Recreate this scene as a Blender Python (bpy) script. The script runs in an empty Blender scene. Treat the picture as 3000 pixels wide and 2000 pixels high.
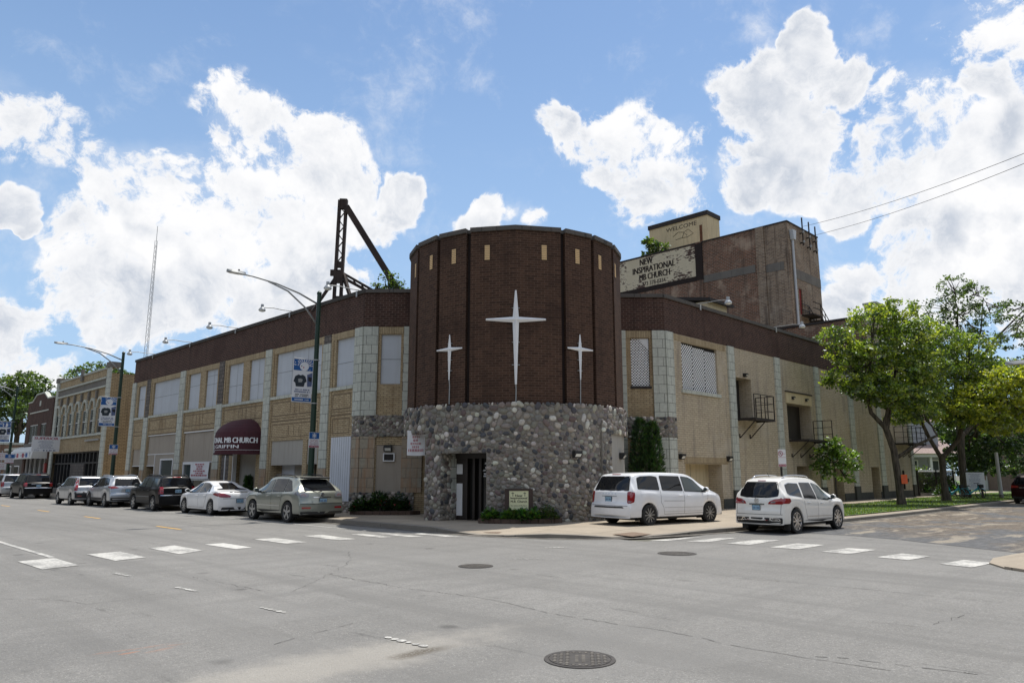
import bpy, bmesh, math, random
from mathutils import Vector, Matrix
from mathutils.bvhtree import BVHTree
R = math.radians
random.seed(7)
scene = bpy.context.scene
COL = scene.collection
Z = Vector((0, 0, 1))

# ------------------------------------------------------------------ helpers
def link(o):
    COL.objects.link(o); return o

def rootof(o):
    while o.parent: o = o.parent
    return o

def thing(name, label, cat, loc=(0, 0, 0), rz=0.0, group=None, sc=1.0):
    o = link(bpy.data.objects.new(name, None))
    o.empty_display_size = 0.2
    o.location = loc; o.rotation_euler = (0, 0, rz)
    o.scale = (sc, sc, sc) if not isinstance(sc, tuple) else sc
    o['label'] = label; o['category'] = cat
    if group: o['group'] = group
    return o

def tag(o, label, cat, group=None):
    o['label'] = label; o['category'] = cat
    if group: o['group'] = group
    return o

class MB:
    def __init__(s): s.v = []; s.f = []; s.c = None
    def add(s, vs, fs):
        n = len(s.v); s.v += [tuple(v) for v in vs]; s.f += [tuple(i + n for i in f) for f in fs]; return s
    def quad(s, a, b, c, d): return s.add([a, b, c, d], [(0, 1, 2, 3)])
    def box(s, x0, x1, y0, y1, z0, z1):
        if x0 > x1: x0, x1 = x1, x0
        if y0 > y1: y0, y1 = y1, y0
        if z0 > z1: z0, z1 = z1, z0
        v = [(x0,y0,z0),(x1,y0,z0),(x1,y1,z0),(x0,y1,z0),(x0,y0,z1),(x1,y0,z1),(x1,y1,z1),(x0,y1,z1)]
        return s.add(v, [(3,2,1,0),(4,5,6,7),(0,1,5,4),(1,2,6,5),(2,3,7,6),(3,0,4,7)])
    def obox(s, c, u, v, w, du, dv, dw):
        c, u, v, w = map(Vector, (c, u, v, w)); p = []
        for k in (-1, 1):
            for a, b in ((-1,-1),(1,-1),(1,1),(-1,1)):
                p.append(c + u*a*du/2 + v*b*dv/2 + w*k*dw/2)
        return s.add(p, [(3,2,1,0),(4,5,6,7),(0,1,5,4),(1,2,6,5),(2,3,7,6),(3,0,4,7)])
    def bar(s, a, b, w, h=None, up=(0, 0, 1)):
        a, b = Vector(a), Vector(b); h = h or w; d = (b - a)
        L = d.length; d = d / L; up = Vector(up)
        if abs(d.dot(up)) > .98: up = Vector((1, 0, 0))
        sd = d.cross(up).normalized(); u2 = sd.cross(d)
        return s.obox((a + b) / 2, sd, d, u2, w, L, h)
    def tube(s, pts, rad, seg=8, cap=True):
        pts = [Vector(p) for p in pts]; n = len(pts)
        if not isinstance(rad, (list, tuple)): rad = [rad] * n
        base = len(s.v); prev = None
        for i, p in enumerate(pts):
            d = (pts[min(i+1, n-1)] - pts[max(i-1, 0)]).normalized()
            if prev is None:
                ref = Vector((0,0,1)) if abs(d.z) < .9 else Vector((1,0,0))
                a = d.cross(ref).normalized()
            else:
                a = (prev - d * prev.dot(d)).normalized()
            prev = a; b = d.cross(a)
            for k in range(seg):
                t = 2*math.pi*k/seg
                s.v.append(tuple(p + (a*math.cos(t) + b*math.sin(t)) * rad[i]))
        for i in range(n-1):
            for k in range(seg):
                k2 = (k+1) % seg
                s.f.append((base+i*seg+k, base+i*seg+k2, base+(i+1)*seg+k2, base+(i+1)*seg+k))
        if cap:
            s.f.append(tuple(base+k for k in reversed(range(seg))))
            s.f.append(tuple(base+(n-1)*seg+k for k in range(seg)))
        return s
    def lathe(s, prof, c=(0,0,0), axis='z', seg=24):
        base = len(s.v); c = Vector(c)
        for r, h in prof:
            for k in range(seg):
                t = 2*math.pi*k/seg; a, b = r*math.cos(t), r*math.sin(t)
                p = {'z': (a, b, h), 'y': (a, h, b), 'x': (h, a, b)}[axis]
                s.v.append(tuple(c + Vector(p)))
        for i in range(len(prof)-1):
            for k in range(seg):
                k2 = (k+1) % seg
                s.f.append((base+i*seg+k, base+i*seg+k2, base+(i+1)*seg+k2, base+(i+1)*seg+k))
        s.f.append(tuple(base+k for k in reversed(range(seg))))
        s.f.append(tuple(base+(len(prof)-1)*seg+k for k in range(seg)))
        return s
    def prism(s, poly, O, u, v, n, d0, d1):
        """polygon (a,b) in the plane O+a*u+b*v, extruded along n from d0 to d1"""
        O, u, v, n = map(Vector, (O, u, v, n)); k = len(poly)
        vs = [O + u*a + v*b + n*d0 for a, b in poly] + [O + u*a + v*b + n*d1 for a, b in poly]
        fs = [tuple(reversed(range(k))), tuple(range(k, 2*k))]
        for i in range(k):
            j = (i+1) % k; fs.append((i, j, k+j, k+i))
        return s.add(vs, fs)
    def build(s, name, mat, parent=None, smooth=False, local=False, recalc=True):
        me = bpy.data.meshes.new(name)
        off = Vector((0, 0, 0))
        if parent is not None and not local: off = rootof(parent).location
        me.from_pydata([(x-off.x, y-off.y, z-off.z) for x, y, z in s.v], [], s.f)
        if recalc:
            bm = bmesh.new(); bm.from_mesh(me)
            bmesh.ops.recalc_face_normals(bm, faces=bm.faces); bm.to_mesh(me); bm.free()
        uvbox(me)
        if s.c:
            at = me.color_attributes.new('Col', 'FLOAT_COLOR', 'POINT')
            at.data.foreach_set('color', [q for c in s.c for q in (c[0], c[1], c[2], 1.0)])
        for m in (mat if isinstance(mat, list) else [mat]): me.materials.append(m)
        if smooth: me.polygons.foreach_set('use_smooth', [True]*len(me.polygons))
        o = link(bpy.data.objects.new(name, me)); o.parent = parent
        return o

def uvbox(me):
    uv = me.uv_layers.new(name='UVMap'); d = uv.data
    for p in me.polygons:
        n = p.normal
        if abs(n.z) > .75:
            for li in p.loop_indices:
                c = me.vertices[me.loops[li].vertex_index].co; d[li].uv = (c.x, c.y)
        else:
            t = Vector((-n.y, n.x, 0)).normalized()
            for li in p.loop_indices:
                c = me.vertices[me.loops[li].vertex_index].co; d[li].uv = (c.dot(t), c.z)

def struct(o): o['kind'] = 'structure'; return o

def smooth_angle(o, ang=35):
    me = o.data
    me.polygons.foreach_set('use_smooth', [True]*len(me.polygons))
    me.set_sharp_from_angle(angle=R(ang))
    return o

# ------------------------------------------------------------------ materials
def srgb(r, g, b):
    f = lambda c: (c/255/12.92) if c/255 <= .04045 else ((c/255+.055)/1.055)**2.4
    return (f(r), f(g), f(b))

class NT:
    def __init__(s, nt): s.nt = nt; s.L = nt.links
    def n(s, t, **kw):
        x = s.nt.nodes.new(t)
        for k, v in kw.items(): setattr(x, k, v)
        return x
    def inp(s, node, key, val):
        sk = node.inputs[key]
        if isinstance(val, bpy.types.NodeSocket): s.L.new(val, sk)
        elif val is not None:
            if sk.type == 'RGBA' and len(val) == 3: val = (*val, 1)
            sk.default_value = val
        return node
    def math(s, op, a, b=None, c=None, clamp=False):
        x = s.n('ShaderNodeMath', operation=op, use_clamp=clamp); s.inp(x, 0, a)
        if b is not None: s.inp(x, 1, b)
        if c is not None: s.inp(x, 2, c)
        return x.outputs[0]
    def vmath(s, op, a, b=None):
        x = s.n('ShaderNodeVectorMath', operation=op); s.inp(x, 0, a)
        if b is not None: s.inp(x, 1, b)
        return x
    def mix(s, f, a, b, blend='MIX'):
        x = s.n('ShaderNodeMix', data_type='RGBA', blend_type=blend)
        s.inp(x, 0, f); s.inp(x, 6, a); s.inp(x, 7, b); return x.outputs[2]
    def maprange(s, v, a, b, c=0., d=1., smooth=True):
        x = s.n('ShaderNodeMapRange'); x.interpolation_type = 'SMOOTHSTEP' if smooth else 'LINEAR'
        s.inp(x, 0, v); s.inp(x, 1, a); s.inp(x, 2, b); s.inp(x, 3, c); s.inp(x, 4, d); return x.outputs[0]
    def noise(s, vec, scale, detail=4, rough=.55, dist=0.):
        x = s.n('ShaderNodeTexNoise'); s.inp(x, 'Vector', vec); s.inp(x, 'Scale', scale)
        s.inp(x, 'Detail', detail); s.inp(x, 'Roughness', rough); s.inp(x, 'Distortion', dist); return x.outputs[0]
    def voro(s, vec, scale, feature='F1', rand=1.):
        x = s.n('ShaderNodeTexVoronoi', feature=feature); s.inp(x, 'Vector', vec); s.inp(x, 'Scale', scale); s.inp(x, 'Randomness', rand); return x
    def mapping(s, vec, sc=(1,1,1), loc=(0,0,0), rot=(0,0,0)):
        x = s.n('ShaderNodeMapping'); s.inp(x, 0, vec); x.inputs[1].default_value = loc; x.inputs[2].default_value = rot; x.inputs[3].default_value = sc; return x.outputs[0]
    def bump(s, h, strength=.3, dist=.02):
        x = s.n('ShaderNodeBump'); s.inp(x, 'Strength', strength); s.inp(x, 'Distance', dist); s.inp(x, 'Height', h); return x.outputs[0]

def newmat(name):
    m = bpy.data.materials.new(name); m.use_nodes = True
    nt = NT(m.node_tree); b = m.node_tree.nodes['Principled BSDF']
    return m, nt, b

def simple(name, col, rough=.6, metal=0., var=.06, scale=3., coat=0., spec=.5, emit=None):
    m, t, b = newmat(name)
    tc = t.n('ShaderNodeTexCoord').outputs['Object']
    n = t.noise(tc, scale, 5)
    k = t.maprange(n, .25, .75, 1-var, 1+var, False)
    x = t.vmath('SCALE', (*col,)); t.inp(x, 3, k)
    t.inp(b, 'Base Color', x.outputs[0])
    t.inp(b, 'Roughness', rough); t.inp(b, 'Metallic', metal); t.inp(b, 'Coat Weight', coat); t.inp(b, 'Coat Roughness', .03)
    t.inp(b, 'Specular IOR Level', spec)
    return m

def brick(name, c1, c2, mort, bw=.22, bh=.075, ms=.01, stain=(.05,.045,.04), stamt=.35, bstr=.5, patch=None, bias=0.):
    m, t, b = newmat(name)
    tcn = t.n('ShaderNodeTexCoord'); uv = tcn.outputs['UV']; ob = tcn.outputs['Object']
    br = t.n('ShaderNodeTexBrick'); t.inp(br, 'Vector', uv); t.inp(br, 'Color1', c1); t.inp(br, 'Color2', c2); t.inp(br, 'Mortar', mort)
    t.inp(br, 'Scale', 1.); t.inp(br, 'Mortar Size', ms); t.inp(br, 'Brick Width', bw); t.inp(br, 'Row Height', bh); t.inp(br, 'Bias', bias); t.inp(br, 'Mortar Smooth', .2)
    br.offset = .5
    col = br.outputs[0]
    n1 = t.noise(ob, .55, 6, .65); n2 = t.noise(t.mapping(uv, (2.2, .18, 1)), 1.3, 5, .6); n3 = t.noise(uv, 9, 3, .6)
    col = t.mix(t.maprange(n3, .3, .7, 0, .35), col, t.mix(.5, col, (0, 0, 0)))
    if patch: col = t.mix(t.maprange(n1, .5, .68, 0, patch[1]), col, patch[0])
    f = t.math('MULTIPLY', t.maprange(n2, .46, .75), stamt)
    col = t.mix(f, col, stain)
    t.inp(b, 'Base Color', col); t.inp(b, 'Roughness', .85); t.inp(b, 'Specular IOR Level', .25)
    t.inp(b, 'Normal', t.bump(t.math('SUBTRACT', t.math('MULTIPLY', n3, .4), br.outputs[1]), bstr, .012))
    return m

def carpaint(name, col, metal=.0, rough=.35, flake=.0):
    m, t, b = newmat(name)
    tc = t.n('ShaderNodeTexCoord').outputs['Object']
    k = t.maprange(t.noise(tc, 1.2, 4), .3, .7, .93, 1.03, False)
    sep = t.n('ShaderNodeSeparateXYZ'); t.inp(sep, 0, tc)
    dust = t.maprange(t.math('ADD', sep.outputs[2], t.math('MULTIPLY', t.noise(tc, 5, 4), .25)), .45, .8, .35, 0.)
    x = t.vmath('SCALE', (*col,)); t.inp(x, 3, k)
    c = t.mix(dust, x.outputs[0], tuple(v*.55+(.06 if max(col) > .06 else .012) for v in col))
    t.inp(b, 'Base Color', c); t.inp(b, 'Metallic', metal); t.inp(b, 'Roughness', rough); t.inp(b, 'Coat Weight', .0 if max(col) < .06 else .8); t.inp(b, 'Coat Roughness', .04); t.inp(b, 'Specular IOR Level', .18 if max(col) < .06 else .5)
    return m

def text(string, w, h, O, n, mat, parent, name='lettering', local=False, bend=None, font_scale=None, up=None, center=True, off=.004):
    """flat lettering fitted into w x h, centred on O, on the plane with outward normal n"""
    cu = bpy.data.curves.new('lettering', 'FONT'); cu.body = string; cu.align_x = 'CENTER'; cu.resolution_u = 3
    o = link(bpy.data.objects.new('lettering', cu))
    dg = bpy.context.evaluated_depsgraph_get(); dg.update()
    me = bpy.data.meshes.new_from_object(o.evaluated_get(dg)); vs = [v.co.copy() for v in me.vertices]; fs = [tuple(p.vertices) for p in me.polygons]
    bpy.data.objects.remove(o); bpy.data.curves.remove(cu); bpy.data.meshes.remove(me)
    x0 = min(v.x for v in vs); x1 = max(v.x for v in vs); y0 = min(v.y for v in vs); y1 = max(v.y for v in vs)
    n = Vector(n).normalized(); upv = Vector(up) if up else Z; u = upv.cross(n).normalized(); v2 = n.cross(u); O = Vector(O)
    mb = MB(); out = []
    for v in vs:
        a = ((v.x-x0)/(x1-x0)-.5)*w; b = ((v.y-y0)/(y1-y0)-.5)*h
        out.append(bend(a, b) if bend else O + u*a + v2*b + n*off)
    mb.add(out, fs)
    if font_scale:      # bolder strokes: the same outline again, a hair to each side and proud of the first
        for q, sg in enumerate((-1, 1)):
            sh = font_scale*h*.9*sg
            o2 = [bend(((v.x-x0)/(x1-x0)-.5)*w+sh, ((v.y-y0)/(y1-y0)-.5)*h) for v in vs] if bend else [O + u*(((v.x-x0)/(x1-x0)-.5)*w+sh) + v2*(((v.y-y0)/(y1-y0)-.5)*h) for v in vs]
            if bend:
                c_ = sum(o2, Vector())/len(o2)
                o2 = [p + n*(.0012*(q+1)) for p in o2]
            else: o2 = [p + n*(off+.0012*(q+1)) for p in o2]
            mb.add(o2, fs)
    return mb.build(name, mat, parent, local=local, recalc=False)

# ------------------------------------------------------------------ material library
M = {}
M['road'] = None
def road_mat():
    m, t, b = newmat('asphalt')
    P = t.n('ShaderNodeTexCoord').outputs['Object']
    fine = t.noise(P, 38, 4, .8); mid = t.noise(P, 2.1, 7, .65); big = t.noise(P, .22, 5, .55)
    col = t.mix(t.maprange(big, .35, .65), (.222,.216,.203), (.278,.270,.254))
    col = t.mix(t.maprange(mid, .38, .72, 0, .55), col, (.18,.175,.164))
    v1 = t.voro(P, 48); spk = v1.outputs[0]
    col = t.mix(t.maprange(fine, .36, .64, 0, .7), col, (.145,.141,.134))
    col = t.mix(t.maprange(spk, .10, .34, .75, 0.), col, t.mix(t.maprange(t.noise(P, 30, 1), .4, .6), (.16,.15,.14), (.50,.485,.45)))
    n14 = t.noise(P, 13, 5, .75); col = t.mix(t.maprange(n14, .42, .7, 0, .5), col, (.13,.127,.12)); col = t.mix(t.maprange(n14, .40, .22, 0, .4), col, (.36,.35,.33))
    col = t.mix(t.maprange(t.voro(P, 9).outputs[0], .03, .09, .8, 0.), col, (.06,.058,.055))
    # tyre polished and oil darkened lanes along both streets
    st = t.noise(t.mapping(P, (1.3, .045, 1)), 1.0, 5, .55); st2 = t.noise(t.mapping(P, (.05, 1.5, 1)), 1.0, 5, .55)
    col = t.mix(t.maprange(st, .45, .66, 0, .6), col, (.15,.146,.138)); col = t.mix(t.maprange(st2, .48, .70, 0, .5), col, (.16,.156,.148))
    dr = t.noise(t.mapping(P, (2.2, .35, 1), rot=(0,0,.5)), 1.4, 6, .7)
    col = t.mix(t.maprange(dr, .60, .72, 0, .55), col, (.07,.068,.065))
    spot = t.voro(t.mapping(P, (1,1,1), rot=(0,0,.3)), .75).outputs[0]
    col = t.mix(t.math('MULTIPLY', t.maprange(t.math('ADD', spot, t.math('MULTIPLY', t.math('SUBTRACT', mid, .5), .25)), .03, .12, 1, 0), .55), col, (.055,.053,.05))
    patch = t.maprange(t.noise(P, .33, 2, .4), .56, .575)
    col = t.mix(t.math('MULTIPLY', patch, .30), col, (.20,.195,.185))
    cr = 0.
    # old paint smudges / orange utility marks
    # pale dust round the damaged spot
    def blob(cx, cy, rx, ry, ang, lo, hi):
        q = t.mapping(P, (1,1,1), (-cx,-cy,0)); q = t.mapping(q, (1/rx,1/ry,0), rot=(0,0,ang))
        l = t.vmath('LENGTH', q).outputs[1]
        l = t.math('ADD', l, t.math('MULTIPLY', t.math('SUBTRACT', t.noise(P, 2.3, 6, .7), .5), 1.3))
        return t.maprange(l, lo, hi, 1, 0)
    dust = blob(3.9, 6.35, 2.6, .62, R(24), .25, 1.15)
    col = t.mix(t.math('MULTIPLY', dust, .42), col, (.42,.39,.34))
    dirt = t.math('MULTIPLY', blob(4.85, 6.12, .42, .14, R(55), .3, 1.2), t.maprange(t.noise(P, 30, 3, .8), .35, .5))
    col = t.mix(t.math('MULTIPLY', dirt, .8), col, (.09,.075,.055))
    og = t.math('MULTIPLY', blob(2.8, 8.2, .55, .22, R(20), .2, 1.), t.maprange(t.noise(t.mapping(P, (3,14,1), rot=(0,0,.4)), 1, 3), .52, .62))
    col = t.mix(t.math('MULTIPLY', og, .35), col, (.5,.17,.05))
    drk = blob(1.0, 9.0, 2.5, 1.2, 0, .2, 1.3); col = t.mix(t.math('MULTIPLY', drk, .25), col, (.1,.1,.1))
    t.inp(b, 'Base Color', col); t.inp(b, 'Roughness', .9); t.inp(b, 'Specular IOR Level', .25)
    h = t.math('ADD', t.math('MULTIPLY', fine, .6), t.math('MULTIPLY', spk, .5))
    t.inp(b, 'Normal', t.bump(h, .8, .016))
    return m
M['road'] = road_mat()
def side_mat():
    m, t, b = newmat('broken_asphalt')
    P = t.n('ShaderNodeTexCoord').outputs['Object']
    n1 = t.noise(P, .45, 6, .65, .6); n2 = t.noise(P, 3.5, 6, .7); n3 = t.noise(t.mapping(P, (.28, 1, 1)), 1.1, 5, .6, .5); f = t.noise(P, 30, 3, .7)
    sep = t.n('ShaderNodeSeparateXYZ'); t.inp(sep, 0, P)
    smooth_ = t.mix(t.maprange(n2, .4, .65), (.085,.086,.088), (.135,.136,.138))
    rough_ = t.mix(t.maprange(n2, .35, .65), (.075,.058,.045), (.20,.165,.125))
    near = t.maprange(t.math('ADD', t.math('ADD', sep.outputs[0], t.math('MULTIPLY', sep.outputs[1], -.9)), t.math('MULTIPLY', n1, 10)), 20, 26)
    k = t.math('MULTIPLY', t.maprange(n1, .4, .55), near)
    col = t.mix(k, smooth_, rough_)
    col = t.mix(t.math('MULTIPLY', t.maprange(t.math('ADD', n3, t.math('MULTIPLY', t.math('SUBTRACT', n2, .5), .35)), .54, .64), .75), col, (.33,.285,.22))
    col = t.mix(t.maprange(f, .4, .7, 0, .35), col, (.05,.045,.04))
    t.inp(b, 'Base Color', col); t.inp(b, 'Roughness', .95)
    t.inp(b, 'Normal', t.bump(t.math('ADD', n2, t.math('MULTIPLY', f, .4)), .8, .05))
    return m
M['side'] = side_mat()
def conc_mat(name, c, joint=1.5, rot=0.):
    m, t, b = newmat(name)
    P = t.n('ShaderNodeTexCoord').outputs['Object']
    br = t.n('ShaderNodeTexBrick'); t.inp(br, 'Vector', t.mapping(P, rot=(0,0,rot))); br.offset = 0
    for k, v in (('Color1', c), ('Color2', tuple(x*.86 for x in c)), ('Mortar', tuple(x*.38 for x in c))): t.inp(br, k, v)
    t.inp(br, 'Scale', 1.); t.inp(br, 'Mortar Size', .012); t.inp(br, 'Brick Width', joint); t.inp(br, 'Row Height', joint)
    n = t.noise(P, .8, 6, .65); f = t.noise(P, 25, 3, .7); n2 = t.noise(P, 4, 5, .7)
    col = t.mix(t.maprange(n, .4, .7, 0, .5), br.outputs[0], tuple(x*.62 for x in c))
    col = t.mix(t.maprange(n2, .55, .75, 0, .35), col, tuple(x*.45 for x in c))
    col = t.mix(t.maprange(f, .4, .7, 0, .25), col, tuple(x*.55 for x in c))
    t.inp(b, 'Base Color', col); t.inp(b, 'Roughness', .9)
    t.inp(b, 'Normal', t.bump(t.math('SUBTRACT', t.math('MULTIPLY', f, .5), br.outputs[1]), .35, .012))
    return m
M['walk'] = conc_mat('sidewalk_concrete', (.36,.305,.235))
M['kerb'] = conc_mat('kerb_concrete', (.25,.225,.19), 3.0)
def gut():  # grit and the dark kerb-edge shade, both put into the colour
    m, t, b = newmat('gutter_grit_shade'); P = t.n('ShaderNodeTexCoord').outputs['Object']
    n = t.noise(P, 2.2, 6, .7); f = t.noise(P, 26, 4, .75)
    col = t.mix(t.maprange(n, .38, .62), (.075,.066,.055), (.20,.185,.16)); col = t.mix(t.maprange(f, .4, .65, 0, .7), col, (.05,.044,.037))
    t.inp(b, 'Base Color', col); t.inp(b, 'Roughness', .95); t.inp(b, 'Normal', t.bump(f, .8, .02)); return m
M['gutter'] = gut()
M['conc'] = conc_mat('plain_concrete', (.20,.185,.165), 1.1)
M['coping'] = conc_mat('coping_stone', (.115,.105,.095), .9)
def grass_mat():
    m, t, b = newmat('grass')
    P = t.n('ShaderNodeTexCoord').outputs['Object']
    n = t.noise(P, .7, 5, .6); f = t.noise(P, 26, 4, .75)
    col = t.mix(t.maprange(n, .35, .65), (.10,.17,.03), (.16,.22,.05))
    col = t.mix(t.maprange(f, .35, .7), col, (.045,.085,.018))
    t.inp(b, 'Base Color', col); t.inp(b, 'Roughness', .8)
    t.inp(b, 'Normal', t.bump(f, 1., .06)); return m
M['grass'] = grass_mat()
M['ground'] = simple('earth', (.12,.115,.09), .95, var=.3, scale=.3)
def paint_mat():
    m, t, b = newmat('road_paint')
    P = t.n('ShaderNodeTexCoord').outputs['Object']
    w = t.maprange(t.math('ADD', t.math('MULTIPLY', t.noise(P, 16, 5, .75), .6), t.math('MULTIPLY', t.noise(P, 1.6, 4, .6), .6)), .52, .70)
    col = t.mix(t.math('MULTIPLY', w, .85), t.mix(t.noise(P, 2, 4), (.53,.515,.475), (.44,.43,.40)), (.19,.185,.175))
    t.inp(b, 'Base Color', col); t.inp(b, 'Roughness', .75); return m
M['paint'] = paint_mat()
M['paint_yellow'] = simple('yellow_road_paint', (.62,.36,.08), .8, var=.3, scale=9)
M['paint_old'] = simple('worn_road_paint', (.48,.47,.44), .85, var=.3, scale=14)
M['tan'] = brick('tan_brick', (.54,.43,.27), (.42,.325,.195), (.17,.13,.09), .26, .082, .0095, (.13,.08,.045), .5, patch=((.30,.2,.105), .4))
M['tan2'] = brick('pale_tan_brick', (.57,.485,.35), (.50,.42,.30), (.30,.25,.19), .34, .10, .010, (.17,.15,.14), .55, patch=((.50,.44,.35), .75))
M['soldier'] = brick('soldier_course', (.50,.40,.25), (.40,.31,.19), (.14,.11,.075), .075, .32, .008, (.14,.09,.05), .4)
M['brown'] = brick('dark_brown_brick', (.050,.026,.020), (.085,.043,.032), (.17,.12,.10), .26, .10, .012, (.022,.013,.011), .55, patch=((.045,.022,.018), .5))
M['tower'] = brick('tower_brick', (.052,.0275,.018), (.094,.050,.032), (.15,.10,.073), .25, .088, .0078, (.024,.014,.010), .45, patch=((.034,.019,.014), .5))
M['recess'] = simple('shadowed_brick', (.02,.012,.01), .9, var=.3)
M['terra'] = brick('pale_terracotta', (.50,.52,.46), (.56,.575,.51), (.13,.13,.12), .46, .40, .011, (.30,.31,.27), .5, bstr=.25, patch=((.46,.48,.42), .5))
M['terra_stain'] = brick('stained_terracotta', (.40,.30,.21), (.36,.33,.26), (.14,.13,.11), .46, .40, .011, (.33,.17,.08), .8, bstr=.25, patch=((.30,.29,.25), .6))
M['spalled'] = brick('spalled_block', (.20,.175,.155), (.13,.115,.105), (.07,.065,.06), .3, .22, .02, (.06,.055,.05), .5)
M['stage'] = brick('weathered_brick', (.27,.125,.075), (.12,.06,.04), (.30,.24,.19), .36, .13, .022, (.08,.058,.046), .75, patch=((.47,.37,.28), .7))
M['stage2'] = brick('pale_weathered_brick', (.36,.26,.18), (.19,.13,.092), (.36,.31,.25), .36, .13, .022, (.07,.05,.04), .8, patch=((.40,.34,.27), .6))
M['boardline'] = simple('board_joint', (.12,.12,.12), .9)
def streak(name, c, d, amt=.4):
    m, t, b = newmat(name)
    uv = t.n('ShaderNodeTexCoord').outputs['UV']
    n = t.noise(t.mapping(uv, (3.5,.25,1)), 1.5, 5, .65); n2 = t.noise(uv, .8, 4)
    col = t.mix(t.math('MULTIPLY', t.maprange(n, .45, .7), amt), t.mix(t.maprange(n2,.3,.7,0,.4), c, tuple(v*.8 for v in c)), d)
    t.inp(b, 'Base Color', col); t.inp(b, 'Roughness', .75); return m
M['board'] = streak('grey_board', (.50,.535,.58), (.36,.37,.38), .3)
M['taupe'] = streak('taupe_panel', (.36,.315,.26), (.2,.165,.13), .35)
M['greypanel'] = streak('grey_panelling', (.38,.36,.32), (.25,.23,.2), .4)
M['whitepanel'] = streak('white_panelling', (.62,.65,.70), (.42,.43,.45), .25)
M['trim'] = simple('white_trim', (.70,.71,.72), .5)
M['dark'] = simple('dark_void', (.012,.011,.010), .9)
M['darkdoor'] = simple('dark_door', (.03,.026,.022), .6, var=.2)
M['bronze'] = simple('bronze_frame', (.022,.016,.013), .4)
M['maroon'] = simple('maroon_canvas', (.05,.006,.013), .75, var=.2, scale=1.5)
M['white'] = simple('white_enamel', (.80,.80,.80), .35)
M['cross'] = simple('white_metal_cross', (.80,.81,.82), .45, var=.06)
M['ivory'] = simple('ivory_slot', (.66,.45,.23), .7)
M['black'] = simple('black_plastic', (.018,.018,.019), .55)
M['iron'] = simple('black_iron', (.022,.016,.014), .7, var=.4, scale=6)
M['truss'] = simple('rusted_dark_steel', (.035,.022,.018), .8, var=.5, scale=2.5)
M['galv'] = simple('galvanised_steel', (.42,.43,.43), .45, .6, var=.12)
M['lampgrey'] = simple('lamp_grey', (.33,.34,.34), .5, .3)
M['lens'] = simple('lamp_lens', (.75,.76,.72), .25)
M['polegreen'] = simple('green_pole_paint', (.006,.028,.015), .4, var=.2, coat=.3)
M['signwhite'] = simple('sign_white', (.70,.71,.73), .5, var=.04)
M['signblue'] = simple('sign_blue', (.012,.095,.30), .5, var=.04)
M['signred'] = simple('sign_red', (.32,.03,.07), .5)
M['ink'] = simple('black_ink', (.02,.02,.025), .7)
M['redink'] = simple('red_ink', (.42,.09,.12), .8)
M['blueink'] = simple('blue_ink', (.10,.13,.24), .8)
M['cream'] = streak('stained_cream_paint', (.62,.52,.33), (.36,.3,.19), .55)
M['signcream'] = simple('cream_sign', (.66,.67,.42), .5, var=.04)
M['wood'] = simple('dark_wood', (.045,.028,.022), .7, var=.3)
M['edging'] = brick('edging_brick', (.10,.065,.05), (.14,.1,.08), (.04,.035,.03), .3, .2, .012)
M['soil'] = simple('soil', (.035,.028,.02), .95, var=.4)
M['panel_line'] = simple('brick_shadow_line', (.13,.095,.06), .9)
M['crack'] = simple('crack_shadow', (.06,.057,.053), .95)
M['tactile'] = None
def tact():
    m, t, b = newmat('tactile_paving'); P = t.n('ShaderNodeTexCoord').outputs['Object']
    v = t.voro(P, 14, rand=0.).outputs[0]
    t.inp(b, 'Base Color', t.mix(t.maprange(v, .2, .45), (.29,.2,.14), (.12,.085,.06))); t.inp(b, 'Roughness', .85)
    t.inp(b, 'Normal', t.bump(t.math('MULTIPLY', v, -1.), .9, .03)); return m
M['tactile'] = tact()
M['cast'] = simple('cast_iron', (.062,.056,.05), .6, .3, var=.35, scale=12)
M['cast2'] = simple('worn_cast_iron', (.16,.145,.125), .55, .3, var=.35, scale=12)
M['lattice'] = simple('white_lattice', (.86,.86,.86), .6)
M['roof'] = simple('tar_roof', (.06,.058,.055), .95)
M['plinth'] = simple('dark_plinth_stone', (.05,.053,.046), .8, var=.3, scale=2)
M['downpipe'] = simple('pale_downpipe', (.52,.56,.60), .5)
M['chrome'] = simple('chrome', (.62,.63,.65), .13, 1., var=.05)
M['rim'] = simple('alloy_rim', (.46,.47,.48), .28, .9)
M['tyre'] = simple('tyre_rubber', (.018,.018,.018), .85)
M['redglass'] = simple('red_lamp', (.26,.006,.010), .08, coat=1.)
M['clearglass'] = simple('clear_lamp', (.17,.175,.19), .1, coat=1.)
M['amber'] = simple('amber_lamp', (.55,.17,.02), .1, coat=1.)
def carglass(name, c, tr):
    m, t, b = newmat(name)
    t.inp(b, 'Base Color', c); t.inp(b, 'Roughness', .02); t.inp(b, 'IOR', 1.42)
    return m
M['tint'] = carglass('tinted_glass', (.008,.009,.011), 0)
M['glass'] = carglass('window_glass', (.06,.075,.075), 0)
M['shopglass'] = carglass('shop_glass', (.012,.013,.014), 0)
M['plateblue'] = simple('licence_plate_face', (.25,.42,.55), .5, var=.2, scale=20)
M['bark'] = None
def bark():
    m, t, b = newmat('bark'); P = t.n('ShaderNodeTexCoord').outputs['Object']
    n = t.noise(t.mapping(P, (9,9,1.3)), 1.2, 6, .7)
    t.inp(b, 'Base Color', t.mix(t.maprange(n, .35, .65), (.035,.028,.02), (.105,.088,.066))); t.inp(b, 'Roughness', .95)
    t.inp(b, 'Normal', t.bump(n, .9, .05)); return m
M['bark'] = bark()
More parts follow.
